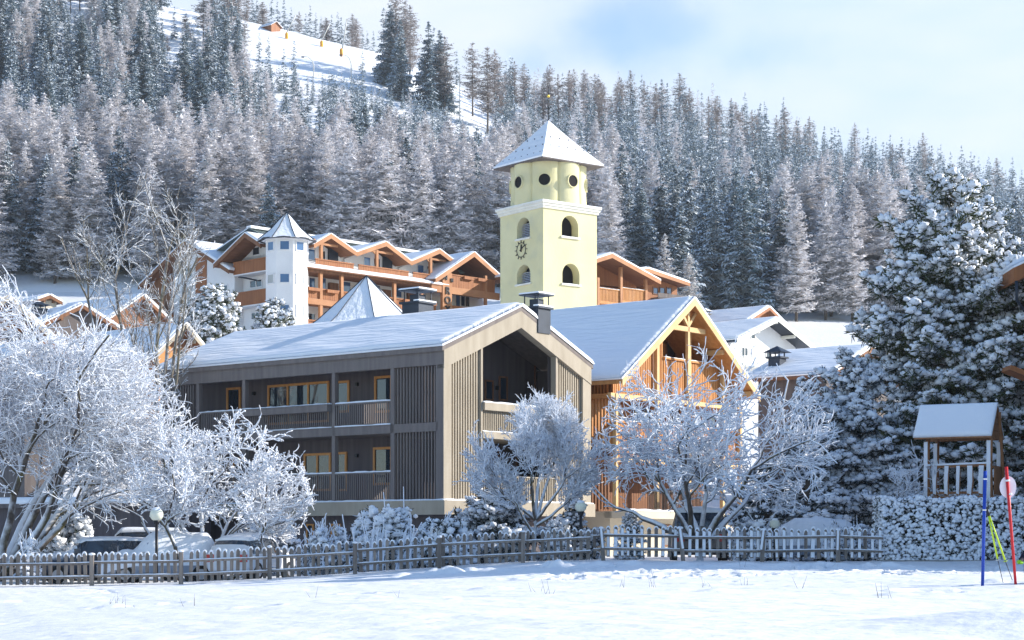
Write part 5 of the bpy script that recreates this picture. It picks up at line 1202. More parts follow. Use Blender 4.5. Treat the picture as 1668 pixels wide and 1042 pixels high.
def ico():
    global ICO
    if ICO is None:
        import bmesh
        bm = bmesh.new(); bmesh.ops.create_icosphere(bm, subdivisions=1, radius=1); ICO = (np.array([v.co[:] for v in bm.verts]), np.array([[v.index for v in f.verts] for f in bm.faces])); bm.free()
        bm = bmesh.new(); bmesh.ops.create_icosphere(bm, subdivisions=2, radius=1); ICO += (np.array([v.co[:] for v in bm.verts]), np.array([[v.index for v in f.verts] for f in bm.faces])); bm.free()
    return ICO
def puffs(mb, C, Rr, g, flat=.7, m=0, stretch=None, fine=False, rough=.22):
    I = ico(); V0, F0 = (I[2], I[3]) if fine else (I[0], I[1]); n = len(C); k = len(V0)
    if n == 0: return
    an = g.uniform(0, 6.28, n); c, s = np.cos(an), np.sin(an)
    sx = g.uniform(.75, 1.3, n); v = np.repeat(V0[None], n, 0)*(1+g.normal(0, rough, (n, k, 1))*np.ones(3))
    v[..., 0] *= sx[:, None]; v[..., 2] *= flat*g.uniform(.8, 1.2, n)[:, None]
    if stretch is not None:   # stretch along given direction (n,3)
        v += (v @ stretch[:, :, None]) * stretch[:, None, :] * .8
    x = v[..., 0]*c[:, None]-v[..., 1]*s[:, None]; y = v[..., 0]*s[:, None]+v[..., 1]*c[:, None]; v = np.stack([x, y, v[..., 2]], -1)*Rr[:, None, None]+np.asarray(C)[:, None]
    mb.add(v.reshape(-1, 3), (F0[None]+(np.arange(n)*k)[:, None, None]).reshape(-1, 3), m, True)
def tufts(mb, C, Rr, g, n=10, m=0, dirs=None, w=.16):
    """bunches of needle blades"""
    N = len(C)
    if N == 0: return
    C = np.asarray(C); d = g.normal(0, 1, (N, n, 3)); d /= np.linalg.norm(d, axis=2, keepdims=True)
    if dirs is not None: d = d*.8 + dirs[:, None]*.8; d /= np.linalg.norm(d, axis=2, keepdims=True)
    a = np.cross(d, g.normal(0, 1, (N, n, 3))); a /= np.linalg.norm(a, axis=2, keepdims=True)+1e-6
    L = Rr[:, None, None]*g.uniform(.7, 1.25, (N, n, 1)); b = C[:, None]
    v = np.stack([b+a*w*L, b-a*w*L, b+d*L*.6-a*w*L*1.2, b+d*L, b+d*L*.6+a*w*L*1.2], 2).reshape(-1, 3)
    f = np.array([[0, 1, 2], [0, 2, 4], [4, 2, 3]])[None]+(np.arange(N*n)*5)[:, None, None]
    mb.add(v, f.reshape(-1, 3), m)
def ellip(cx, cy, cz, rx, ry, rz, p=2.0, bottom=None):
    def f(q):
        if bottom is not None and q.z < bottom: return False
        return abs((q.x-cx)/rx)**p + abs((q.y-cy)/ry)**p + abs((q.z-cz)/rz)**p < 1
    return f
def pxenv(Y, poly, ry=3.0, jit=0):
    """crown envelope: outline at real distance Y with real depth"""
    def f(q):
        px = CX+F*q.x/Y; py = HY-(q.z-CZ)*F/Y
        return abs(q.y-Y) < ry and inpoly(px, py, poly)
    return f
# spreading fruit tree in front of the orange chalet
Y = 63; bx = X(1140, Y); bz = gzs(bx, Y)-.1
pl = [(985, 760), (975, 700), (1000, 640), (1030, 600), (1050, 575), (1120, 545), (1150, 560), (1200, 580), (1250, 625), (1310, 640), (1340, 690), (1345, 730), (1320, 790), (1290, 835), (1260, 850), (1230, 820), (1160, 832), (1080, 830), (1030, 820), (990, 800)]
S = grow(7, (bx, Y, bz), [((0, 0, 0), (.02, 0, 1), .20)], 3.3, .21, 1, lambda q: True, [3], [.03], [.2], [0], [0], [0])
top = Vector(S[-1][1])
S0 = grow(21, top, [((0, 0, 0), (-.75, .1, .9), .9), ((0, 0, 0), (.55, -.1, 1), 1.1), ((0, 0, .0), (-.1, .5, 1), .9), ((0, 0, 0), (.1, -.5, .8), .8), ((0, 0, 0), (.85, .3, .75), 1.0), ((0, 0, 0), (-.5, -.3, .8), 1.0), ((0, 0, .1), (-.9, .2, .45), .9)], 2.9, .12, 5, pxenv(Y, pl, 3.6),
          [6, 7, 6, 5, 3], [.14, .18, .20, .2, .2], [.06, .05, .03, .0, 0], [5.5, 4, 3.3, 2.0], [.8, .8, .75, .8], [.98, .80, .62, .5], .62)
frost_tree('frosted_fruit_tree', 'wide spreading frosted fruit tree with forked trunk in front of the orange chalet', (bx, Y, bz), S+S0, 5, .019, 'frost_shade_blue', 'bark_snow', .6, .0, 2)
print('SPREAD', len(S0))
# fine upright tree before the gable
Y = 64; bx = X(868, Y); bz = gzs(bx, Y)-.1
pl = [(770, 800), (755, 750), (760, 700), (790, 660), (820, 665), (830, 640), (850, 650), (862, 625), (880, 640), (905, 650), (930, 640), (945, 690), (975, 700), (985, 760), (970, 810), (930, 830), (880, 820), (820, 830)]
S = grow(8, (bx, Y, bz), [((0, 0, 0), (.03, 0, 1), .35)], 4.6, .12, 1, lambda q: True, [4], [.05], [.2], [0], [0], [0])
top = Vector(S[-1][1])
S0 = grow(37, top, [((0, 0, 0), (-.9, .1, .8), .8), ((0, 0, 0), (.95, -.1, .8), .85), ((0, 0, 0), (0, .4, 1), 1.1), ((0, 0, .0), (-.4, -.5, 1), .9), ((0, 0, 0), (.4, .4, 1), 1), ((0, 0, -.5), (-.9, -.3, .5), .6), ((0, 0, -.2), (.8, .3, .4), .7)], 2.1, .075, 5, pxenv(Y, pl, 2.6),
          [6, 6, 6, 5, 4], [.10, .16, .18, .2, .2], [.12, .10, .10, .06, .03], [8, 6, 4.6, 3.2], [.55, .55, .5, .55], [.85, .72, .66, .55], .58)
frost_tree('frosted_young_tree', 'dense upright young tree white with frost in front of the grey gable', (bx, Y, bz), S+S0, 5, .013, 'frost_shade_blue', 'bark_snow', .5, 0, 3)
print('UP', len(S0))
# snow-laden tree left of centre
Y = 64.5; bx = X(318, Y); bz = gzs(bx, Y)-.1
pl = [(195, 770), (190, 735), (215, 720), (250, 700), (262, 640), (290, 650), (300, 690), (320, 700), (350, 690), (385, 655), (400, 680), (420, 700), (460, 688), (470, 700), (445, 735), (485, 715), (500, 730), (485, 765), (505, 810), (480, 870), (440, 885), (380, 880), (330, 880), (270, 880), (230, 810)]
S0 = grow(44, (bx, Y, bz), [((-.3, 0, 0), (-.85, .1, .75), .95), ((0, 0, 0), (-.1, .2, 1), 1.0), ((.15, 0, 0), (.35, -.2, 1), 1.0), ((.3, 0, 0), (.85, .1, .9), 1.05), ((.1, .2, 0), (.6, .4, .8), .95), ((-.1, -.2, 0), (-.4, -.4, .9), .9), ((.2, 0, 0), (.9, -.2, .35), .9), ((0, .1, 0), (.15, 0, 1), 1.1)], 2.7, .11, 5, pxenv(Y, pl, 2.8),
          [6, 6, 6, 5, 4], [.12, .20, .24, .25, .2], [.08, .07, .04, .02, 0], [5, 3.6, 3.4, 2.6], [.6, .7, .65, .7], [.85, .74, .62, .5], .6)
frost_tree('snow_laden_tree', 'low many-stemmed tree thickly laden with white snow in front of the grey house balconies', (bx, Y, bz), S0, 5, .019, 'frost', 'bark_snow', .65, .12, 4)
print('LADEN', len(S0))
# big white tree at the left edge
Y = 66; bx = X(-8, Y); bz = gzs(bx, Y)-.1
pl = [(-160, 860), (-170, 500), (-60, 440), (0, 455), (40, 470), (60, 500), (90, 540), (130, 560), (165, 545), (215, 560), (245, 600), (285, 620), (290, 690), (270, 740), (235, 770), (215, 820), (180, 850), (120, 845), (60, 850), (20, 880), (-60, 880)]
S0 = grow(55, (bx, Y, bz), [((0, 0, 0), (.55, .1, .95), 1.1), ((-.2, 0, 0), (-.4, 0, 1), 1.0), ((0, 0, .2), (.9, -.2, .6), 1.0), ((0, 0, 0), (.2, .5, 1), 1.1), ((0, 0, .0), (.35, -.4, 1), 1.1), ((0, 0, .2), (.95, .3, .45), 1.0), ((0, 0, .1), (.7, 0, .9), 1.2), ((-.1, 0, 0), (0, -.1, 1), 1.2)], 5.3, .17, 5, pxenv(Y, pl, 3.4),
          [7, 7, 6, 5, 4], [.10, .18, .22, .22, .2], [.05, .03, .02, 0, 0], [8, 6.5, 5.5, 4.2], [.6, .7, .65, .7], [.80, .68, .58, .55], .58)
frost_tree('frosted_tree', 'huge dense frost-white tree filling the left edge above the parked cars', (bx, Y, bz), S0, 5, .015, 'frost', 'bark_snow', .6, .03, 5)
print('LEFT', len(S0))
# tall bare multi-stem tree behind it
Y = 86; bx = X(238, Y); bz = gzs(bx, Y)-.2
pl = [(110, 500), (105, 430), (130, 380), (160, 330), (200, 300), (235, 270), (262, 290), (300, 340), (325, 400), (335, 450), (320, 520), (300, 600), (290, 900), (190, 900), (150, 560)]
S0 = grow(66, (bx, Y, bz), [((0, 0, 0), (-.10, 0, 1), 1.0), ((.2, 0, 0), (.02, .1, 1), 1.05), ((.3, .2, 0), (.12, 0, 1), 1.0), ((-.2, .1, 0), (-.2, .05, 1), .95), ((.5, .1, 0), (.16, -.05, 1), .8), ((.1, -.2, 0), (.06, -.1, 1), 1.1)], 14.0, .125, 4, pxenv(Y, pl, 4.5),
          [14, 8, 6, 5], [.035, .10, .14, .16], [.02, .09, .05, .03], [8, 5, 3.5], [.75, .6, .5], [.27, .5, .5], .50)
frost_tree('bare_tree', 'tall bare grey-brown tree with upright stems, lightly frosted, left of the hotel', (bx, Y, bz), S0, 4, .014, 'bare_twig', 'bare_twig', .35, 0, 6)
print('BARE', len(S0))

# ------------------------------------------------------------------ snow-laden pines and bushes
def pine(name, label, base, prof, seed, n_limb, clump_r, cat='tree', col='needles', lean=0.0, ry=1.0, keep=None, per=1.0, group=None, snowy=.97, needle=1.0, trunk_r=.25, hang=.0):
    """prof: list of (height, crown radius); limbs carry needle tufts topped with snow"""
    g = np.random.default_rng(seed); rt = root(name, label, cat, base, group=group); bx, by, bz = base
    H = prof[-1][0]; hs = [p[0] for p in prof]; rsd = [p[1] for p in prof]
    limbs = MB(); C = []; D = []; sz = []
    tk = MB(); tk.tube([(bx, by, bz-.2), (bx+lean*.4, by, bz+H*.5), (bx+lean, by, bz+H*.97)], [trunk_r, trunk_r*.6, .04], 8); tk.build('trunk', M['bark'], rt)
    hh = g.uniform(hs[0], H*.985, n_limb); rad = np.interp(hh, hs, rsd); keepw = g.random(n_limb) < (.5+.5*rad/max(rsd)); hh = hh[keepw]
    A = []; B = []; Ra = []; Rb = []
    for h in hh:
        az = g.uniform(0, 6.283); rr_ = np.interp(h, hs, rsd); L = rr_*g.uniform(.68, 1.12); n = max(3, int(L/(clump_r*.85)))
        top_ = h/H; p = np.array([bx+lean*h/H, by, bz+h-.05*L]); d = np.array([math.cos(az), math.sin(az)*ry, 0]); pd = np.array([-d[1], d[0], 0]); prev = p
        rise_ = (-.42+.95*top_**1.5)*g.uniform(.8, 1.2); wv = min(.95, .22*L+.18)
        for i in range(n):
            t = (i+1)/n; q = p + d*L*t + np.array([0, 0, L*(rise_*t + .16*t**3*(1-top_*.4)) - hang*L*t]) + g.normal(0, .03, 3)
            A.append(prev); B.append(q); Ra.append(.045*(1-t)+.02); Rb.append(.03*(1-t)+.015); prev = q
            if t > .22:
                w = wv*math.sin(math.pi*min(1, .18+t*.80))+.05; k = max(1, int(round((1.3+2.2*w/clump_r*.5)*per)))
                for _ in range(k):
                    la = g.uniform(-1, 1); o = pd*la*w + d*g.normal(0, clump_r*.35); o[2] += -.16*abs(la)*w + g.normal(0, clump_r*.16)
                    od = d*.8+pd*la*.6+np.array([0, 0, .25+.9*top_]); C.append(q+o); D.append(od); sz.append(clump_r*g.uniform(.55, 1.1)*min(1, .5+.4*L))
    limbs.segs(np.array(A), np.array(B), Ra, Rb, 4); limbs.build('limb', M['bark'], rt)
    C = np.array(C); D = np.array(D); D /= np.linalg.norm(D, axis=1, keepdims=True); sz = np.array(sz)
    mb = MB(); tufts(mb, C, sz*1.35*needle, g, 13, 0, D, .055); tufts(mb, C-np.array([0, 0, .55])*sz[:, None], sz*1.1*needle, g, 7, 0, None, .06)
    cr = mb.build('crown', M[col], rt)
    sel = g.random(len(C)) < snowy; mb = MB(); 
    Cs = C[sel]+D[sel]*(sz[sel]*.25)[:, None]+np.array([0, 0, .30])*sz[sel][:, None]; st = D[sel]*np.array([.9, .9, .7])
    puffs(mb, Cs, sz[sel]*.80, g, .66, 0, st*.8, rough=.10)
    for _ in range(2): Cs = C[sel] + g.normal(0, .55, (sel.sum(), 3))*sz[sel][:, None]; Cs[:, 2] += sz[sel]*.38; puffs(mb, Cs, sz[sel]*g.uniform(.26, .44, sel.sum()), g, .75, 0, rough=.09)
    mb.build('snow_load', M['puff'], cr)
    return rt
Yp = 75; bx = X(1562, Yp)
pine('great_pine', 'huge dense pine under clumps of snow, towering behind the wooden play tower', (bx, Yp, gzs(bx, Yp)), [(.8, 5.0), (3, 5.3), (6, 4.7), (9, 3.9), (11.5, 3.25), (13.4, 2.35), (14.8, 1.3), (15.6, .3)], 71, 340, .27, per=1.0, lean=-.15, needle=1.1)
Yp = 73; bx = X(1385, Yp)
pine('mid_pine', 'broad snow-blue pine left of the great pine, its branches reaching the ground', (bx, Yp, gzs(bx, Yp)), [(.5, 2.7), (3, 2.9), (5.5, 1.9), (7.3, .9), (8.3, .2)], 72, 170, .24, col='needles_blue', per=1.0)
Yp = 71; bx = X(1318, Yp)
pine('young_pine', 'shorter snowy pine standing nearest the spreading fruit tree', (bx, Yp, gzs(bx, Yp)), [(.3, 1.5), (2, 1.6), (4.5, 1.0), (7.2, .2)], 73, 95, .22, col='needles_blue')
Yp = 71; bx = X(1245, Yp)
pine('low_pine', 'low dark snow-topped pine behind the spreading fruit tree trunk', (bx, Yp, gzs(bx, Yp)), [(.2, 1.5), (1.5, 1.5), (2.8, .8), (3.8, .2)], 74, 90, .2, col='needles_blue', snowy=.6)
Yp = 66; bx = X(1027, Yp)
pine('small_spruce', 'small cone-shaped snowy spruce before the cream terrace wall', (bx, Yp, gzs(bx, Yp)), [(.1, .62), (.6, .58), (1.2, .33), (1.75, .06)], 75, 70, .12, trunk_r=.06, col='needles_blue')
Yp = 68; bx = X(935, Yp)
pine('low_pine', 'dark low pine with snow pads behind the globe lamp before the grey gable', (bx, Yp, gzs(bx, Yp)), [(.1, 1.1), (.9, 1.1), (1.7, .6), (2.4, .15)], 76, 90, .17, trunk_r=.09, col='needles_blue', snowy=.65)
Yp = 68; bx = X(800, Yp)
pine('low_pine', 'broad low pine with flat blue-white snow pads at the corner of the grey house', (bx, Yp, gzs(bx, Yp)), [(.2, 2.0), (.9, 2.2), (1.6, 1.5), (2.4, .5)], 77, 120, .2, trunk_r=.09, col='needles_blue', snowy=.8)
for xx, yy, hh, sd, lab in ((24, 50.5, 13.5, 170, 'snowy pine standing alone beyond the right edge, closest to the camera'), (25, 55.5, 15, 171, 'first tall snowy pine beyond the right edge, nearest the ski poles'), (28.5, 61, 18, 172, 'second tall snowy pine beyond the right edge'), (33, 67, 19, 173, 'third tall snowy pine beyond the right edge, farthest back')):
    pine('roadside_pine', lab, (xx, yy, gzs(xx, yy)), [(1, 3.6), (5, 4.0), (hh*.6, 2.8), (hh*.85, 1.3), (hh, .2)], sd, 300, .34, per=1.0)
for px, pt, Yp, r, lab, sd, col in ((352, 463, 150, 2.0, 'rounded green-gold pine dusted with snow in front of the hotel left wing', 78, 'needles'), (322, 485, 152, 1.7, 'blue-white frosted pine pressed against the green-gold pine by the hotel', 79, 'needles_blue'), (445, 487, 152, 1.75, 'round dark pine dotted with snow below the hotel turret', 80, 'needles')):
    bx = X(px, Yp); z = gzs(bx, Yp); H = Z(pt, Yp)-z
    pine('garden_pine', lab, (bx, Yp, z), [(H-5.5, r*.9), (H-4, r), (H-2, r*.85), (H-.7, r*.45), (H, .1)], sd, 130, .3, col=col, snowy=.6)
def bush(name, label, px0, px1, pyt, Y, seed, r=.16, n=500, ry=.9, snowy=.9, twigs=60, col='needles_blue', mound=.6):
    g = np.random.default_rng(seed); x0, x1 = X(px0, Y), X(px1, Y); cx = (x0+x1)/2; rx = (x1-x0)/2; bz = gzs(cx, Y); H = Z(pyt, Y)-bz
    rt = root(name, label, 'bush', (cx, Y, bz)); t = g.uniform(0, 6.283, n); c = g.uniform(.0, 1, n)**.4; e = g.uniform(0, 1, n)**.6
    C = np.stack([cx+rx*np.cos(t)*c*np.sqrt(1-e**2*mound), Y+ry*np.sin(t)*c, bz+H*e*(.75+.25*np.sin(t*3+seed))], 1)
    sz = r*g.uniform(.6, 1.3, n); tw = MB(); base = np.repeat([[cx, Y, bz]], n, 0)+g.normal(0, .15, (n, 3))*[rx*1.5, 1, 0]
    tw.segs(base[:max(40, twigs)], C[:max(40, twigs)], np.full(max(40, twigs), .02), np.full(max(40, twigs), .012), 4)
    if twigs:
        A = C[:twigs]; Bq = A+g.normal(0, .18, (twigs, 3))+[0, 0, .38]; tw.segs(A, Bq, np.full(twigs, .022), np.full(twigs, .014), 4)
    tw.build('twigs', M['frost_shade_blue'], rt)
    mb = MB(); tufts(mb, C, sz*1.4, g, 13, 0, None, .06); lf = mb.build('foliage', M[col], rt)
    sel = g.random(n) < snowy; mb = MB(); puffs(mb, C[sel]+[0, 0, r*.3], sz[sel]*.88, g, .7, rough=.09); Cq = C[sel]+g.normal(0, r*.6, (sel.sum(), 3)); puffs(mb, Cq, sz[sel]*.45, g, .8, rough=.09); mb.build('snow_load', M['puff'], lf); return rt
bush('snowy_bush', 'long low bush buried in blue-white snow in front of the grey house ledge', 566, 690, 832, 64, 81, .19, 900)
bush('snowy_bush', 'rounded snowy bush right of the long one, below the slatted corner', 670, 775, 848, 63.2, 82, .17, 500)
bush('snowy_bush', 'frosted twiggy bush left of the second globe lamp', 488, 575, 862, 63.6, 83, .13, 420, snowy=.7, twigs=240)
bush('snowy_bush', 'round bright snow-covered bush at the left beside the dark parked car', 60, 158, 840, 69, 84, .2, 520)
bush('snowy_bush', 'little snowy bush at the far left behind the pickets', 30, 64, 880, 62.6, 85, .12, 120)
bush('snowy_bush', 'frosted scrub behind the white hatchback, under the snow-laden tree', 375, 500, 830, 70, 86, .15, 520, snowy=.7, twigs=200)
bush('snowy_bush', 'blue shaded snowy bush between the spreading tree and the hidden car', 1190, 1262, 850, 64, 87, .16, 300)
bush('snowy_bush', 'heap of snow-covered scrub over the buried car left of the hedge', 1335, 1432, 858, 65, 88, .17, 420)
bush('snowy_bush', 'bush behind the young frosted tree trunk', 880, 930, 850, 66, 89, .15, 200)
# vertical shoots of frosted tall grass in the bush
g = np.random.default_rng(9); mb = MB(); n = 26; x = X(615, 62.6)+g.normal(0, .45, n); A = np.stack([x, np.full(n, 62.6)+g.normal(0, .2, n), np.full(n, .6)], 1); B = A+np.stack([g.normal(.15, .3, n), g.normal(0, .1, n), g.uniform(.8, 1.9, n)], 1)
mb.segs(A, B, np.full(n, .03), np.full(n, .02), 5); solo(mb, 'ornamental_grass', M['frost_shade_blue'], 'spray of tall frosted stalks rising in front of the long snowy bush', 'plant')
# ------------------------------------------------------------------ picket fences
M['snow_cap'] = M['puff']
def picket_fence(label, pa, pb, posts, seed, ybase_fn, Yf, pitch=.225, drift=0.0, lean_posts=()):
    g = random.Random(seed); x0, x1 = X(pa, Yf(pa)), X(pb, Yf(pb)); 
    rt = root('picket_fence', label, 'fence', (x0, Yf(pa), gzs(x0, Yf(pa))))
    def pos(x):
        px = pa + (pb-pa)*(x-x0)/(x1-x0); return Yf(px)
    def zb(x): return ybase_fn(x)
    # pickets
    x = x0+.05; n = 0; H = 1.04
    pxs_posts = [X(p, Yf(p)) for p in posts]; sag = [g.uniform(-.05, .05) for _ in range(len(posts)+2)]
    picks = []
    while x < x1-.02:
        if min(abs(x-q) for q in pxs_posts) > .09: picks.append(x)
        x += pitch*g.uniform(.88, 1.12)
    k = max(0, len(picks)-100); extra = MB(); exs = MB()
    for i, x in enumerate(picks):
        y = pos(x); z = zb(x); h = H*g.uniform(.95, 1.04); w = g.uniform(.048, .064); ti = g.gauss(0, .018); mb = MB() 
        pr = [(-w, .06), (w, .06), (w+ti*h*.9, h-.05), (w*.6+ti*h, h-.012), (ti*h, h), (-w*.6+ti*h, h-.012), (-w+ti*h*.9, h-.05)]
        mb.prism([(x+a, z+b) for a, b in pr], y-.013, y+.013, 'v')
        sn = MB(); t = .035+.03*g.random(); 
        sp = [(-w-.012, h-.075-g.random()*.05), (-w-.018, h-.03), (-w*.65, h+t*.7), (0, h+t), (w*.65, h+t*.7), (w+.018, h-.03), (w+.012, h-.07), (w*.75, h-.05), (w*.6, h-.013), (0, h-.001), (-w*.6, h-.013), (-w*.9, h-.05)]
        sn.prism([(x+a+ti*h, z+b) for a, b in sp], y-.035, y+.035, 'v')
        if drift:
            sn.prism([(x-w*.8, z+.1), (x+w*.7+ti, z+.1), (x+w*.8+ti*h, z+h-.1), (x-w*.9+ti*h, z+h-.06)], y-.013-.018*g.uniform(.4, 1), y-.0135, 'v') if g.random() < drift else None
        if i < k: 
            for src, dst in ((mb, extra), (sn, exs)):
                v = np.concatenate(src.V); 
                for f, m, q in src.Fc: dst.Fc.append((f+dst.n, m, q))
                dst.V.append(v); dst.n += len(v)
        else:
            o = mb.build('picket', M['fence_wood'], rt); sn.build('snow_cap', M['puff'], o)
    if k:
        o = extra.build('picket', M['fence_wood'], rt); o['kind'] = 'stuff'; exs.build('snow_cap', M['puff'], o)
    # rails per bay
    ends = [x0]+pxs_posts+[x1]; ends = sorted(set(ends))
    for i in range(len(ends)-1):
        a, b = ends[i], ends[i+1]
        if b-a < .3: continue
        j0, j1 = g.uniform(-.05, .05), g.uniform(-.05, .05)
        for hz in (.30, .74):
            A = Vector((a, pos(a)-.05, zb(a)+hz+j0)); B = Vector((b, pos(b)-.05, zb(b)+hz+j1)); mb = MB(); mb.beam(A, B, .045, .07); o = mb.build('rail', M['fence_wood'], rt)
            sn = MB(); m = 16; vs = []
            for q in range(m+1):
                p = A.lerp(B, q/m); hh = .02+.022*g.random()
                for (dy, dz) in ((-.045, 0), (-.04, hh*.7), (-.01, hh), (.02, hh*.7), (.03, 0)): vs.append((p.x, p.y+dy, p.z+.036+dz))
            sn.add(vs, [(q*5+r, (q+1)*5+r, (q+1)*5+r+1, q*5+r+1) for q in range(m) for r in range(4)], 0, True); sn.build('rail_snow', M['puff'], o)
    for i, q in enumerate(pxs_posts):
        y = pos(q)-.13; z = zb(q); ln = lean_posts[i] if i < len(lean_posts) else 0
        mb = MB(); hp = 1.02*g.uniform(.97, 1.05); mb.beam((q, y, z-.2), (q+ln, y, z+hp), .13, .11, up=(0, 1, 0)); o = mb.build('post', M['fence_wood'], rt)
        sn = MB(); gg = np.random.default_rng(i); puffs(sn, np.array([[q+ln, y, z+hp+.015]]), np.array([.09]), gg, .55, fine=True, rough=.03)
        if drift: sn.beam((q-.03, y-.06, z+.35), (q+ln-.01, y-.06, z+hp), .07, .03, up=(0, 1, 0))
        sn.build('snow_cap', M['puff'], o)
    return rt
YfL = lambda px: 60.0
picket_fence('long weathered grey picket fence with snow-tipped slats, left of the gate gap', -30, 962, [8-160, 151, 296, 440, 579, 716, 852], 5, lambda x: gzs(x, 60)+.02, YfL)
picket_fence('snow-plastered picket fence between the gate gap and the hedge', 966, 1438, [983, 1113, 1240, 1364], 9, lambda x: gzs(x, 60)+.10, lambda px: 60.4, drift=.75, lean_posts=(.0-.08, -.12, .06, 0))
# ------------------------------------------------------------------ hedge with stone kerb
def hedge():
    g = np.random.default_rng(12); Y0, Y1 = 60.6, 62.0; x0, x1 = X(1437, Y0), X(1437, Y0)+9.5; zb = .85; zt = Z(812, Y0)
    rt = root('clipped_hedge', 'square clipped hedge speckled with clumps of snow behind the ski poles', 'hedge', ((x0+x1)/2, (Y0+Y1)/2, zb))
    b = MB(); b.box(x0+.18, x1-.18, Y0+.18, Y1-.18, zb-.1, zt-.18); b.build('dark_core', M['dark'], rt)  # solid near-black block filling the hedge behind its leaves
    n = 5200; C = []
    for i in range(n):
        f = g.random()
        if f < .72: p = [g.uniform(x0, x1), Y0+abs(g.normal(0, .09)), g.uniform(zb, zt)]
        elif f < .90: p = [g.uniform(x0, x1), g.uniform(Y0, Y1), zt-abs(g.normal(0, .07))]
        else: p = [x0+abs(g.normal(0, .08)), g.uniform(Y0, Y1), g.uniform(zb, zt)]
        C.append(p)
    C = np.array(C); C[:, 1] += .05*np.sin(C[:, 0]*5)*np.sin(C[:, 2]*6); C[:, 2] += .05*np.sin(C[:, 0]*4.3)
    mb = MB(); tufts(mb, C, np.full(n, .10), g, 9, 0, None, .2); lf = mb.build('foliage', M['hedge_leaf'], rt)
    d = np.where((g.random(n) < .80+.2*(C[:, 2] > zt-.15))[:, None], 1, 0)[:, 0].astype(bool); mb = MB(); puffs(mb, C[d]+[0, -.045, .03], g.uniform(.04, .095, d.sum()), g, .8, rough=.2); mb.build('snow_load', M['puff'], lf)
    k = MB(); x = x0-.05
    while x < x1: k.box(x, x+.74, Y0-.25, Y0+.1, zb-.35, zb+.10); x += .76
    solo(k, 'stone_kerb', M['stone'], 'row of grey stone blocks along the foot of the hedge', 'kerb')
hedge()
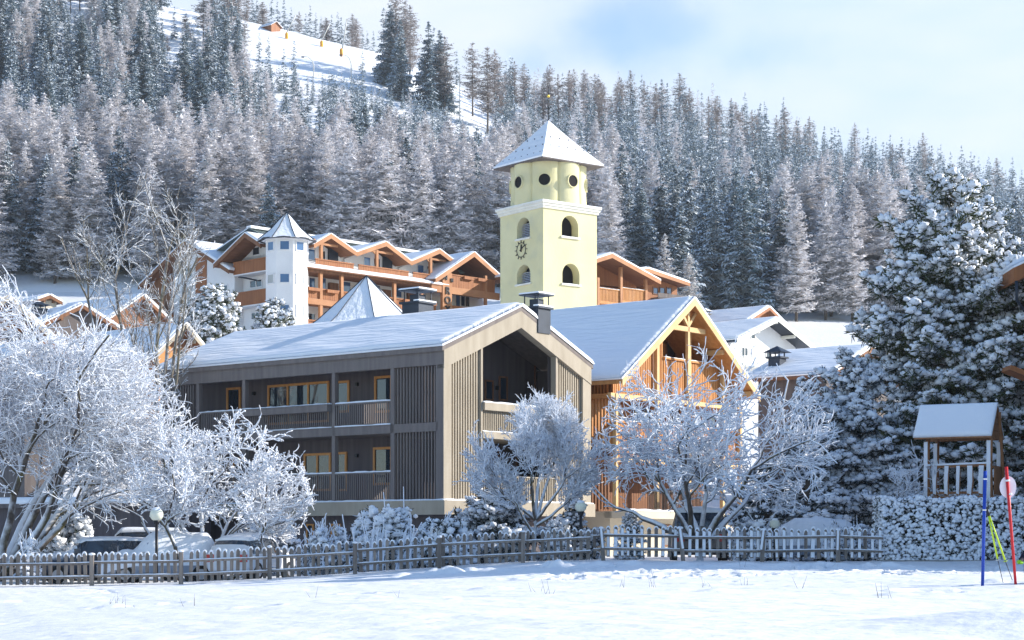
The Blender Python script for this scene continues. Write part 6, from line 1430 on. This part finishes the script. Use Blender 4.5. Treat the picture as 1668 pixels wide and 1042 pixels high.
# ------------------------------------------------------------------ play tower
def play_tower():
    Y = 63.5; s = Y/F; xL, xR = X(1525, Y), X(1633, Y); dp = 1.25; zf = Z(808, Y); ze = Z(711, Y); zr = Z(662, Y+.6); zb = gzs(xL, Y)
    rt = root('wooden_play_tower', 'small wooden play tower on posts with snowy pitched roof, behind the hedge', 'play tower', ((xL+xR)/2, Y+dp/2, zb), R(-27))
    for (x, y) in ((xL, Y), (xR-.12, Y), (xL+.02, Y+dp), (xR-.05, Y+dp)):
        b = MB(); b.tube([(x, y, zb-.1), (x+.03, y, zb+1.6), (x-.02, y, zf+1), (x+.01, y, ze+.05)], [.09, .085, .08, .075], 8); o = b.build('post', M['play_wood'], rt)
        s_ = MB(); s_.beam((x-.06, y-.06, zf-.3), (x-.05, y-.06, ze-.15), .13, .07, up=(0, 1, 0)); s_.build('post_snow', M['puff'], o)
    # extra inner post and curved brace at the back left
    b = MB(); b.box(xL-.1, xR+.1, Y-.08, Y+dp+.1, zf-.1, zf); b.build('platform', M['play_wood'], rt)
    b = MB(); b.beam((xL-.05, Y-.02, zf+1.02), (xR-.1, Y-.02, zf+1.07), .07, .09); b.beam((xL, Y-.02, zf+.12), (xR-.1, Y-.02, zf+.12), .06, .08); b.beam((xR-.05, Y, zf+1.0), (xR, Y+dp, zf+1.0), .07, .08); r = b.build('rail', M['play_wood'], rt)
    s2 = MB(); s2.beam((xL-.05, Y-.03, zf+1.09), (xR-.1, Y-.03, zf+1.14), .12, .06); s2.build('rail_snow', M['puff'], r)
    g = random.Random(4)
    for i in range(5):
        x = xL+.28+i*(xR-xL-.45)/4.6; w = g.uniform(.07, .11); b = MB(); t = g.uniform(-.03, .03)
        b.prism([(x-w, zf+.02), (x+w*.7, zf+.02), (x+w+t, zf+.5), (x+w*.9, zf+1.03), (x-w*.8, zf+1.03), (x-w*.75+t, zf+.55)], Y-.06, Y-.03, 'v'); o = b.build('board', M['play_wood'], rt)
        s_ = MB(); s_.prism([(x-w*.95, zf+.1), (x+w*.35, zf+.06), (x+w*.6+t, zf+.5), (x+w*.8, zf+1.05), (x-w*.85, zf+1.05), (x-w*.9+t, zf+.55)], Y-.10, Y-.062, 'v'); s_.build('board_snow', M['puff'], o)
    for i in range(6):
        b = MB(); y = Y+.1+i*dp/6; b.box(xR-.03, xR+.02, y, y+dp/6-.03, zf+.05, zf+1.0); b.build('board', M['play_wood'], rt)
    # roof: ridge parallel to the front, seen from the front-left
    a0, a1 = X(1506, Y), X(1632, Y); xo = X(1637, Y+dp/2)-X(1616, Y)
    yf, yb, ym = Y-.35, Y+dp+.35, Y+dp/2; zr = Z(659, ym)
    th = .05; b = MB(); sh = .0
    for (yy, z0) in ((yf, ze-.02), (yb, ze-.02)):
        b.add([(a0, yy, z0), (a1, yy, z0), (a1+sh, ym, zr), (a0+sh, ym, zr), (a0, yy, z0-th), (a1, yy, z0-th), (a1+sh, ym, zr-th), (a0+sh, ym, zr-th)], [(0, 1, 2, 3), (7, 6, 5, 4), (0, 4, 5, 1), (1, 5, 6, 2), (2, 6, 7, 3), (3, 7, 4, 0)])
    rf = b.build('roof', M['play_wood'], rt)
    s_ = MB(); 
    for yy in (yf, yb): roof_sheet(s_, (a0-.02, yy, ze-.015), (a1+.02, yy, ze-.015), (a1+sh+.02, ym, zr+.003), (a0+sh-.02, ym, zr+.003), .13, 20, 14, amp=.008)
    s_.build('roof_snow', M['snow'], rf)
    for i in range(5):
        z = ze+i*(zr-ze)/5; hw = (ym-yf-.1)*(1-i/5.); b = MB(); b.box(a1-.12+sh*i/5, a1-.08+sh*i/5, ym-hw, ym+hw, z, z+(zr-ze)/5-.02); b.build('gable_board', M['play_wood'], rt)
    b = MB(); b.beam((a0+.1, Y, ze), (a1-.02, Y, ze), .08, .12); b.beam((a0+.1, Y+dp, ze), (a1, Y+dp, ze), .08, .12); b.beam((a1-.1, yf+.1, ze), (a1-.1, yb-.1, ze), .08, .1); b.build('roof_beam', M['play_wood'], rt)
    b = MB(); b.beam((xR+.1, Y+dp-.1, zf+.2), (xR+.05, Y+.6, zr-.3), .08, .08); b.build('brace', M['play_wood'], rt)
play_tower()
# little frosted shrub beside it
S = grow(91, (X(1490, 64), 64, .8), [((0, 0, 0), (-.3, 0, 1), 1), ((0, 0, 0), (.2, .1, 1), 1), ((.2, 0, 0), (.5, 0, 1), .9)], 2.0, .04, 4, ellip(X(1495, 64), 64, 2.9, 1.2, 1, 2.6), [5, 5, 4, 3], [.1, .15, .2, .2], [.05]*4, [6, 5, 4], [.6, .6, .6], [.6, .6, .6])
frost_tree('frosted_shrub', 'thin frosted shrub between the great pine and the play tower', (X(1490, 64), 64, .8), S, 4, .016, 'frost_shade_blue', 'bark_snow', .4, 0, 8, cat='bush')
# ------------------------------------------------------------------ lamps
def globe_lamp(px, pyc, rp, Y, label, lean=0):
    x = X(px, Y); zb = gzs(x, Y); zc = Z(pyc, Y); r = rp*Y/F; rt = root('globe_lamp', label, 'lamp', (x, Y, zb), group='globe lamps along the fence')
    b = MB(); b.tube([(x, Y, zb-.1), (x, Y, zc-r*.9)], .05, 8); b.lathe([(.03, -r-.12), (.09, -r-.08), (.12, -r+.03), (.05, -r+.06)], (x, Y, zc), 12); b.build('pole', M['black_metal'], rt)
    b = MB(); b.lathe([(r*math.sin(t)+.0001, -r*math.cos(t)) for t in np.linspace(0, math.pi, 15)], (x, Y, zc), 24); gl = b.build('globe', M['globe'], rt)
    s_ = MB(); puffs(s_, np.array([[x, Y, zc+r*.93]]), np.array([r*.55]), np.random.default_rng(1), .3, fine=True, rough=.02); s_.build('snow_cap', M['puff'], gl)
globe_lamp(255, 838, 11, 61.6, 'white globe lamp on black pole between the parked cars at left')
globe_lamp(586, 857, 7.5, 65.5, 'small globe lamp half sunk in the long snowy bush')
globe_lamp(946, 825, 9.5, 62.5, 'globe lamp in front of the dark low pine, right of the young frosted tree')
globe_lamp(1262, 853, 8.5, 63, 'globe lamp low behind the right fence, beside the snow-buried car')
# ------------------------------------------------------------------ cars
def car(name, label, px, Y, rz, paint, L=4.2, Wd=1.75, H=1.45, suv=False, snow='light', hatch=True, tail=None, glass='glass'):
    x = X(px, Y); zb = gzs(x, Y)+.0; rt = root(name, label, 'car', (x, Y, zb), R(rz), world_verts=False); OFF[rt.name] = np.zeros(3)
    # stations along x: (x, z_low, z_belt, z_top, half width belt, half width top)
    bl = .92 if not suv else 1.05; hw = Wd/2
    if suv: st = [(-L/2, .45, .95, 1.0, hw*.86, hw*.80), (-L/2+.08, .35, bl, H*.80, hw*.95, hw*.78), (-L/2+.35, .3, bl, H*.985, hw, hw*.80), (-.4, .3, bl, H, hw, hw*.82), (.35, .3, bl, H*.985, hw, hw*.82), (.95, .3, bl+.01, bl+.04, hw, hw*.88), (L/2-.35, .32, bl-.08, bl-.04, hw*.97, hw*.84), (L/2-.05, .36, bl-.22, bl-.18, hw*.9, hw*.8), (L/2, .42, .62, .66, hw*.84, hw*.78)]
    elif hatch: st = [(-L/2, .40, .80, .86, hw*.84, hw*.80), (-L/2+.1, .32, bl, bl+.12, hw*.94, hw*.80), (-L/2+.5, .28, bl, H*.93, hw, hw*.76), (-.5, .28, bl, H, hw, hw*.78), (.25, .28, bl, H*.97, hw, hw*.78), (.95, .28, bl-.02, bl+.02, hw, hw*.87), (L/2-.4, .3, bl-.16, bl-.1, hw*.97, hw*.84), (L/2-.06, .34, .62, .66, hw*.9, hw*.8), (L/2, .4, .55, .6, hw*.84, hw*.78)]
    else: st = [(-L/2, .40, .85, .9, hw*.84, hw*.80), (-L/2+.15, .32, bl, bl+.06, hw*.94, hw*.84), (-L/2+.8, .28, bl, bl+.12, hw, hw*.82), (-L/2+1.3, .28, bl, H*.93, hw, hw*.76), (-.2, .28, bl, H, hw, hw*.78), (.4, .28, bl, H*.97, hw, hw*.78), (1.05, .28, bl-.02, bl+.02, hw, hw*.87), (L/2-.4, .3, bl-.16, bl-.1, hw*.97, hw*.84), (L/2, .4, .55, .6, hw*.84, hw*.78)]
    def sect(s, e=0): 
        X_, zl, zbt, zt, wb, wt = s; return [(X_, -wb*.9, zl-e*0), (X_, -wb-e, zl+.14), (X_, -wb-e, zbt), (X_, -wt-e, zt-.03), (X_, -wt*.8, zt+e+.02), (X_, 0, zt+e+.035), (X_, wt*.8, zt+e+.02), (X_, wt+e, zt-.03), (X_, wb+e, zbt), (X_, wb+e, zl+.14), (X_, wb*.9, zl)]
    # refine stations for a smooth outline
    fine = []
    for i in range(len(st)-1):
        for q in range(4): t = q/4; tt = t*t*(3-2*t)*.5+t*.5; fine.append(tuple(st[i][c]*(1-(t if c == 0 else tt))+st[i+1][c]*(t if c == 0 else tt) for c in range(6)))
    fine.append(st[-1]); n = len(fine); k = 11; vs = [p for s in fine for p in sect(s)]
    body = MB(); fs = []; gf = []
    for i in range(n-1):
        cab = (fine[i][3]-fine[i][2] > .2 and fine[i+1][3]-fine[i+1][2] > .2)
        for j in range(k):
            q = (i*k+j, i*k+(j+1) % k, (i+1)*k+(j+1) % k, (i+1)*k+j)
            slope = abs(fine[i+1][3]-fine[i][3])/(abs(fine[i+1][0]-fine[i][0])+1e-6)
            if (j in (2, 7) and cab) or (j in (3, 4, 5, 6) and slope > .38 and min(fine[i][3], fine[i+1][3]) > bl-.02 and cab is not False and (fine[i][3]-fine[i][2] > .05 or fine[i+1][3]-fine[i+1][2] > .05)): gf.append(q)
            else: fs.append(q)
    body.add(vs, fs, 0, True); body.addn([vs[j] for j in range(k)], [list(range(k))]); body.addn([vs[(n-1)*k+j] for j in range(k)], [list(range(k))[::-1]])
    body.build('body', M[paint], rt)
    if gf: gb = MB(); gb.add(vs, gf, 0, True); gb.build('windows', M[glass], rt)
    cabs = [s for s in fine if s[3]-s[2] > .25]; xa, xb = cabs[0][0], cabs[-1][0]
    for xx in (xa+.02, (xa+xb)/2-.1, xb-.1):
        s = min(fine, key=lambda q: abs(q[0]-xx))
        for sg in (-1, 1):
            p = MB(); p.beam((xx, sg*(s[4]+.003), s[2]-.02), (xx, sg*(s[5]+.003), s[3]-.02), .06, .03, up=(0, 1, 0)); p.build('pillar', M[paint], rt)
    for sx in (-L*.31, L*.31):
        for sg in (-1, 1):
            w = MB(); w.tube([(sx, sg*(hw-.2), .31), (sx, sg*(hw+.01), .31)], .31, 20, sm=False); wh = w.build('wheel', M['tyre'], rt)
            w = MB(); w.tube([(sx, sg*(hw), .31), (sx, sg*(hw+.025), .31)], .19, 14, sm=False); w.build('rim', M['rim'], wh)
    for sg in (-1, 1):
        w = MB(); w.box(-L/2-.02, -L/2+.12, sg*hw*.56, sg*hw*.90, bl-.28, bl-.02); w.build('tail_light', M['red_lamp'], rt)
        w = MB(); w.box(L/2-.14, L/2-.0, sg*hw*.52, sg*hw*.86, .60, .72); w.build('headlight', M['frame_white'], rt)
        w = MB(); w.box(.62, .78, sg*(hw+.02), sg*(hw+.2), bl+.02, bl+.18); w.build('wing_mirror', M[paint], rt)
    w = MB(); w.box(-L/2-.03, -L/2+.1, -hw*.8, hw*.8, .36, .55); w.build('bumper', M['black_metal'] if suv else M[paint], rt); w = MB(); w.box(L/2-.1, L/2+.03, -hw*.8, hw*.8, .32, .5); w.build('bumper', M['black_metal'] if suv else M[paint], rt)
    # snow
    th = {'light': .07, 'roof': .12, 'full': .22}[snow]; e = .0; sv = []; rows = []
    for i, s in enumerate(fine):
        X_, zl, zbt, zt, wb, wt = s; rows.append((X_, zt, wt, zbt, wb))
    sn = MB(); vs = []; kk = 9; 
    sel = [r for r in rows if (snow == 'full') or (r[1] > H*.9) or (snow == 'roof' and r[0] > .9)]
    groups = []; cur = []
    for r in rows:
        if r in sel: cur.append(r)
        elif cur: groups.append(cur); cur = []
    if cur: groups.append(cur)
    g = random.Random(int(px))
    for gr in groups:
        if len(gr) < 2: continue
        vs = []
        for i, (X_, zt, wt, zbt, wb) in enumerate(gr):
            ed = min(i, len(gr)-1-i); f_ = 0.35 if ed == 0 else 1; t = th*f_*g.uniform(.85, 1.15)
            if snow == 'full': prof = [(-wb-.05, zbt-.30), (-wb-.10, zbt), (-wt-.06, zt), (-wt*.6, zt+t), (0, zt+t*1.15), (wt*.6, zt+t), (wt+.06, zt), (wb+.10, zbt), (wb+.05, zbt-.30)]
            else: prof = [(-wt-.012, zt-.035), (-wt-.01, zt+.02), (-wt*.9, zt+t*.8), (-wt*.5, zt+t+.02), (0, zt+t+.04), (wt*.5, zt+t+.02), (wt*.9, zt+t*.8), (wt+.01, zt+.02), (wt+.012, zt-.035)]
            xx = X_ + (-.05 if i == 0 else (.05 if i == len(gr)-1 else 0)); vs += [(xx, a, b) for a, b in prof]
        m = len(gr); sn.add(vs, [(i*kk+j, i*kk+j+1, (i+1)*kk+j+1, (i+1)*kk+j) for i in range(m-1) for j in range(kk-1)], 0, True)
        sn.addn(vs[:kk], [list(range(kk))]); sn.addn(vs[-kk:], [list(range(kk))[::-1]])
    if sn.n: sn.build('snow_cover', M['snow'], rt)
    return rt
car('dark_estate_car', 'dark blue car with frosty windows behind the left fence', 152, 65.5, 200, 'paint_dark', 4.3, 1.75, 1.55, suv=True, snow='light')
car('snowed_car', 'car completely rounded over with smooth snow beside the left globe lamp', 262, 64.5, 196, 'paint_silver', 4.2, 1.78, 1.60, snow='full')
car('white_van', 'pale car with thick flat snow on its roof behind the snow-covered car', 215, 69.5, 185, 'paint_silver', 4.6, 1.8, 1.86, suv=True, snow='roof')
car('white_hatchback', 'white hatchback with red tail lights and snowy roof under the snow-laden tree', 411, 65, 72, 'paint_white', 4.0, 1.7, 1.50, snow='roof')
car('grey_off_roader', 'dark grey off-road car with tinted rear window behind the forked tree trunk', 1137, 66.5, 86, 'paint_grey', 4.6, 1.95, 1.92, suv=True, snow='light')
car('buried_car', 'car half buried in blue-white snow left of the hedge', 1306, 66, 176, 'paint_silver', 4.1, 1.7, 1.4, snow='full')
# ------------------------------------------------------------------ slalom poles, ski poles, skier
def gnd(x, y): return float(gz(x, y) + near_lumps(np.array([x]), np.array([y]))[0])
Yq = 30.0
x = X(1600, Yq); zb = gnd(x, Yq); mb = MB(); xt = X(1605, Yq); zt = Z(767, Yq); zbase = min(zb, Z(944, Yq))
rt = root('blue_slalom_pole', 'straight blue slalom pole stuck in the snow before the hedge', 'pole', (x, Yq, zbase))
mb.tube([(x, Yq, zbase-.2), (x+(xt-x)*.5, Yq, (zbase+zt)/2), (xt, Yq, zt)], [.026, .029, .03], 12); mb.build('shaft', M['blue_pole'], rt)
mb = MB(); 
for f_ in (.93, .66): mb.tube([(x+(xt-x)*f_, Yq, zbase+(zt-zbase)*f_-.012), (x+(xt-x)*f_+.001, Yq, zbase+(zt-zbase)*f_+.012)], .0325, 12)
mb.build('band', M['frame_white'], rt)
x = X(1656, Yq); xt = X(1639, Yq); zbase = min(gnd(x, Yq), Z(950, Yq)); zt = Z(760, Yq)
rt = root('red_slalom_pole', 'leaning red slalom pole carrying a pale round disc at the right edge', 'pole', (x, Yq, zbase))
mb = MB(); mb.tube([(x, Yq, zbase-.2), (x+(xt-x)*.55, Yq, zbase+(zt-zbase)*.5), (xt, Yq, zt)], [.022, .025, .028], 12); mb.build('shaft', M['red_pole'], rt)
mb = MB(); cx_, cz_ = X(1643, Yq), Z(793, Yq); n = 32
pts = [(cx_+.135*math.cos(t), cz_+.18*math.sin(t)) for t in np.linspace(0, 2*math.pi, n+1)[:-1]]; mb.prism(pts, Yq+.035, Yq+.045, 'v'); dsc = mb.build('disc', M['disc'], rt)
mb = MB(); mb.tube([(X(1641.2, Yq), Yq, Z(781, Yq)), (X(1641.5, Yq), Yq, Z(784, Yq))], .034, 12); mb.tube([(X(1645, Yq), Yq, Z(803, Yq)), (X(1645.3, Yq), Yq, Z(806, Yq))], .034, 12); mb.build('band', M['frame_white'], rt)
for lab, (tx, ty), (bx_, by_), (hx, hy) in (('left of two yellow-green ski poles leaning together, planted in the snow', (1608, 830), (1634, 949), (1625, 910)), ('right of two yellow-green ski poles leaning together, with pale grip tape', (1608, 829), (1649, 945), (1637, 912))):
    A = P(tx, ty, Yq+.05); B = P(bx_, by_, Yq+.12); H = P(hx, hy, Yq+.1); rt = root('ski_pole', lab, 'ski pole', tuple(B))
    mb = MB(); mb.tube([A+(H-A)*.12, A+(H-A)*.5, H], [.013, .015, .016], 8); mb.build('grip_shaft', M['yellow_pole'], rt)
    mb = MB(); mb.tube([H, B], [.007, .005], 6); mb.build('tip', M['iron'], rt)
    mb = MB(); mb.tube([A-(H-A)*.03, A+(H-A)*.13], [.012, .016], 8); mb.build('handle', M['black_metal'], rt)
    mb = MB(); w = (B-H).normalized(); c = H+w*.02; mb.tube([c-w*.004, c+w*.004], [.035, .035], 10); mb.build('basket', M['frame_white'] if tx == 1608 and bx_ < 1640 else M['yellow_pole'], rt)
def skier():
    """child seated in the snow just past the right edge; only mitts and sleeve reach the frame"""
    Y = 30.6; x = X(1684, Y); zb = gnd(x, Y); rt = root('person', 'child in dark ski suit and lime helmet sitting beside the red slalom pole', 'person', (x, Y, zb))
    bm_v = [((0, 0, .17), .15), ((0, 0, .34), .145), ((0, 0, .50), .13), ((0, -.01, .59), .06), ((0, -.02, .66), .055),
            ((-.15, 0, .50), .055), ((-.24, -.10, .38), .045), ((-.30, -.22, .36), .035), ((.15, 0, .50), .055), ((.22, -.12, .36), .045), ((.16, -.28, .34), .035),
            ((-.10, -.05, .15), .085), ((-.16, -.33, .26), .07), ((-.18, -.55, .09), .055), ((-.18, -.63, .05), .045), ((.10, -.05, .15), .085), ((.15, -.34, .24), .07), ((.17, -.56, .09), .055), ((.17, -.64, .05), .045)]
    ed = [(0, 1), (1, 2), (2, 3), (3, 4), (2, 5), (5, 6), (6, 7), (2, 8), (8, 9), (9, 10), (0, 11), (11, 12), (12, 13), (13, 14), (0, 15), (15, 16), (16, 17), (17, 18)]
    me = bpy.data.meshes.new('body'); me.from_pydata([v for v, r in bm_v], ed, []); o = bpy.data.objects.new('body', me); SC.collection.objects.link(o)
    md = o.modifiers.new('s', 'SKIN'); 
    for i, (v, r) in enumerate(bm_v): me.skin_vertices[0].data[i].radius = (r, r)
    me.skin_vertices[0].data[0].use_root = True; sd = o.modifiers.new('u', 'SUBSURF'); sd.levels = 2
    bpy.context.view_layer.update(); m2 = bpy.data.meshes.new_from_object(o.evaluated_get(bpy.context.evaluated_depsgraph_get())); m2.name = 'body'; o.modifiers.clear(); o.data = m2; m2.materials.clear(); m2.materials.append(M['navy']); o.parent = rt
    OFF[rt.name] = np.zeros(3)
    h = MB(); h.lathe([(.001, -.11), (.05, -.10), (.078, -.05), (.085, 0), (.078, .05), (.05, .085), (.001, .1)], (0, -.03, .76), 18); h.box(-.012, .012, -.135, -.10, .735, .765); hd = h.build('head', M['skin'], rt)
    h = MB()
    for sg in (-1, 1): h.box(sg*.035-.014, sg*.035+.014, -.116, -.105, .765, .78)
    h.box(-.025, .025, -.112, -.10, .70, .707); h.build('eyes_and_mouth', M['brown_wood'], hd)
    h = MB(); h.lathe([(.105, -.02), (.112, .03), (.10, .08), (.06, .125), (.001, .138)], (0, -.02, .78), 20); h.build('helmet', M['lime'], rt)
    for (c, mt) in (((-.31, -.25, .36), 'lime'), ((.16, -.31, .34), 'blue_pole')):
        h = MB(); 
        for k in range(4): h.tube([(c[0]-.03+k*.02, c[1], c[2]), (c[0]-.03+k*.02, c[1]-.06-.01*(k in (1, 2)), c[2]-.005), (c[0]-.028+k*.019, c[1]-.085-.012*(k in (1, 2)), c[2]-.03)], [.014, .013, .009], 7)
        h.tube([(c[0]+.035, c[1]+.01, c[2]), (c[0]+.058, c[1]-.03, c[2]-.01)], [.014, .010], 7); h.tube([(c[0], c[1]+.05, c[2]), (c[0], c[1]-.01, c[2])], [.035, .036], 10); h.build('glove', M[mt], rt)
    # lime sleeve panel and boots
    for sg in (-1, 1):
        h = MB(); h.tube([(sg*.18, -.54, .10), (sg*.18, -.64, .06), (sg*.18, -.72, .05)], [.06, .062, .04], 10); h.build('boot', M['black_metal'], rt)
skier()
# dry grass blades poking out of the snow
g = np.random.default_rng(31); mb = MB(); A = []; B = []
for cx_, cy_ in [(X(px, y), y) for px, y in ((1015, 33), (1065, 32), (1150, 31), (1215, 32.5), (870, 30), (645, 29), (1060, 41), (1205, 47), (180, 33), (212, 30), (190, 36), (510, 31), (1440, 24), (305, 29), (890, 27), (1300, 29))]:
    for k in range(g.integers(2, 6)):
        a = np.array([cx_+g.normal(0, .06), cy_+g.normal(0, .1), gnd(cx_, cy_)-.02]); A.append(a); B.append(a+[g.normal(0, .05), 0, g.uniform(.06, .24)])
A = np.array(A); B = np.array(B); mb.segs(A, B, np.full(len(A), .0035), np.full(len(A), .0015), 3); o = mb.build('dry_grass', M['bark'], off=(0, 0, 0)); tag(o, 'sparse dry grass blades poking through the foreground snow', 'grass', kind='stuff')
# ------------------------------------------------------------------ on the ski slope
def hut():
    Y = YR-6; fr = Fr(442, Y, 50); x = fr.O.x; z = gzs(x, Y); u = fr.u(457); vl = fr.v(422); H = 18*Y/F
    rt = fr.root('ski_hut', 'small brown timber hut on the crest of the ski slope', 'hut', z)
    w = MB(); w.box(0, u, 0, vl, z-1, z+H*.62); w.prism([(0, z+H*.62), (u, z+H*.62), (u/2, z+H*.98)], 0, vl, 'v'); w.build('wall', M['hotel_wood'], rt)
    gable_roof(rt, 'v', -.5, u/2, u+.5, -.4, vl+.4, z+H*.60, z+H*1.05, z+H*.60, .15, .2, 'brown_wood', snow_mat='snow')
hut()
def snow_gun(px, py, dx, L, label):
    Y = YR-10; x = X(px, Y); z = gzs(x, Y); rt = root('snow_lance', label, 'snow lance', (x, Y, z))
    s = Y/F; b = MB(); zz = Z(py, Y); zz = max(zz, z)
    b.lathe([(.3, -.2), (.5, .2), (.5, 1.3), (.35, 1.7), (.1, 1.9), (.01, 1.9)], (x, Y, z), 10); b.build('padding', M['orange_plastic'], rt)
    b = MB(); b.tube([(x+.1, Y, z+2), (x+dx*s, Y, z+2+L*s)], [.2, .13], 6); b.build('lance', M['lance'], rt)
snow_gun(467, 50, 15, 28, 'orange-padded snow lance nearest the hut on the slope crest')
snow_gun(524, 62, 13, 26, 'orange-padded snow lance in the middle of the slope crest')
def snow_gun2():
    Y = 530; x = X(556, Y); z = gzs(x, Y); z = Z(89, Y) if abs(Z(89, Y)-z) < 4 else z; rt = root('snow_lance', 'orange-padded snow lance standing lowest on the open ski slope', 'snow lance', (x, Y, z))
    b = MB(); b.lathe([(.3, -.5), (.5, .1), (.5, 1.3), (.35, 1.7), (.1, 1.9), (.01, 1.9)], (x, Y, z), 10); b.build('padding', M['orange_plastic'], rt)
    b = MB(); b.tube([(x+.3, Y, z+1.8), (x+9*Y/F, Y, z+1.8+48*Y/F)], [.2, .13], 6); b.build('lance', M['lance'], rt)
snow_gun2()
def curved_lamp(px, pyb, pyt, hook, label):
    Y = 505; x = X(px, Y); s = Y/F; z0 = gzs(x, Y); rt = root('slope_floodlight', label, 'lamp', (x, Y, z0)); zt = Z(pyt, Y)
    b = MB(); b.tube([(x, Y, z0-.5), (x, Y, zt-(14*s)), (x-3*s, Y, zt-6*s), (x-9*s, Y, zt-.5*s), (x-hook*s, Y, zt)], [.16, .14, .12, .1, .09], 6); b.build('pole', M['lance'], rt)
    b = MB(); b.box(x-hook*s-.5, x-hook*s+.2, Y-.2, Y+.2, zt-.25, zt+.05); b.build('lamp_head', M['metal_dark'], rt)
curved_lamp(511, 130, 92, 17, 'curved floodlight pole at the left of the open ski slope')
curved_lamp(572, 130, 89, 16, 'curved floodlight pole just below the lowest orange snow lance')
curved_lamp(749, 145, 110, 14, 'curved floodlight pole in the gap between ridge trees, right end of the slope')

# ------------------------------------------------------------------ air
def haze():
    mb = MB(); mb.box(-8600, 8600, -460, 2700, -1.5, 300)
    m = bpy.data.materials.new('haze'); m.use_nodes = True; nt = m.node_tree; nt.nodes.clear()
    o = nt.nodes.new('ShaderNodeOutputMaterial'); v = nt.nodes.new('ShaderNodeVolumePrincipled')
    v.inputs['Color'].default_value = (.80, .89, 1, 1); v.inputs['Density'].default_value = HAZE; v.inputs['Anisotropy'].default_value = .2
    nt.links.new(v.outputs[0], o.inputs['Volume']); h = mb.build('haze', m, off=(0, 0, 0)); h['kind'] = 'stuff'; h['label'] = 'thin cold haze in the valley air'
haze()
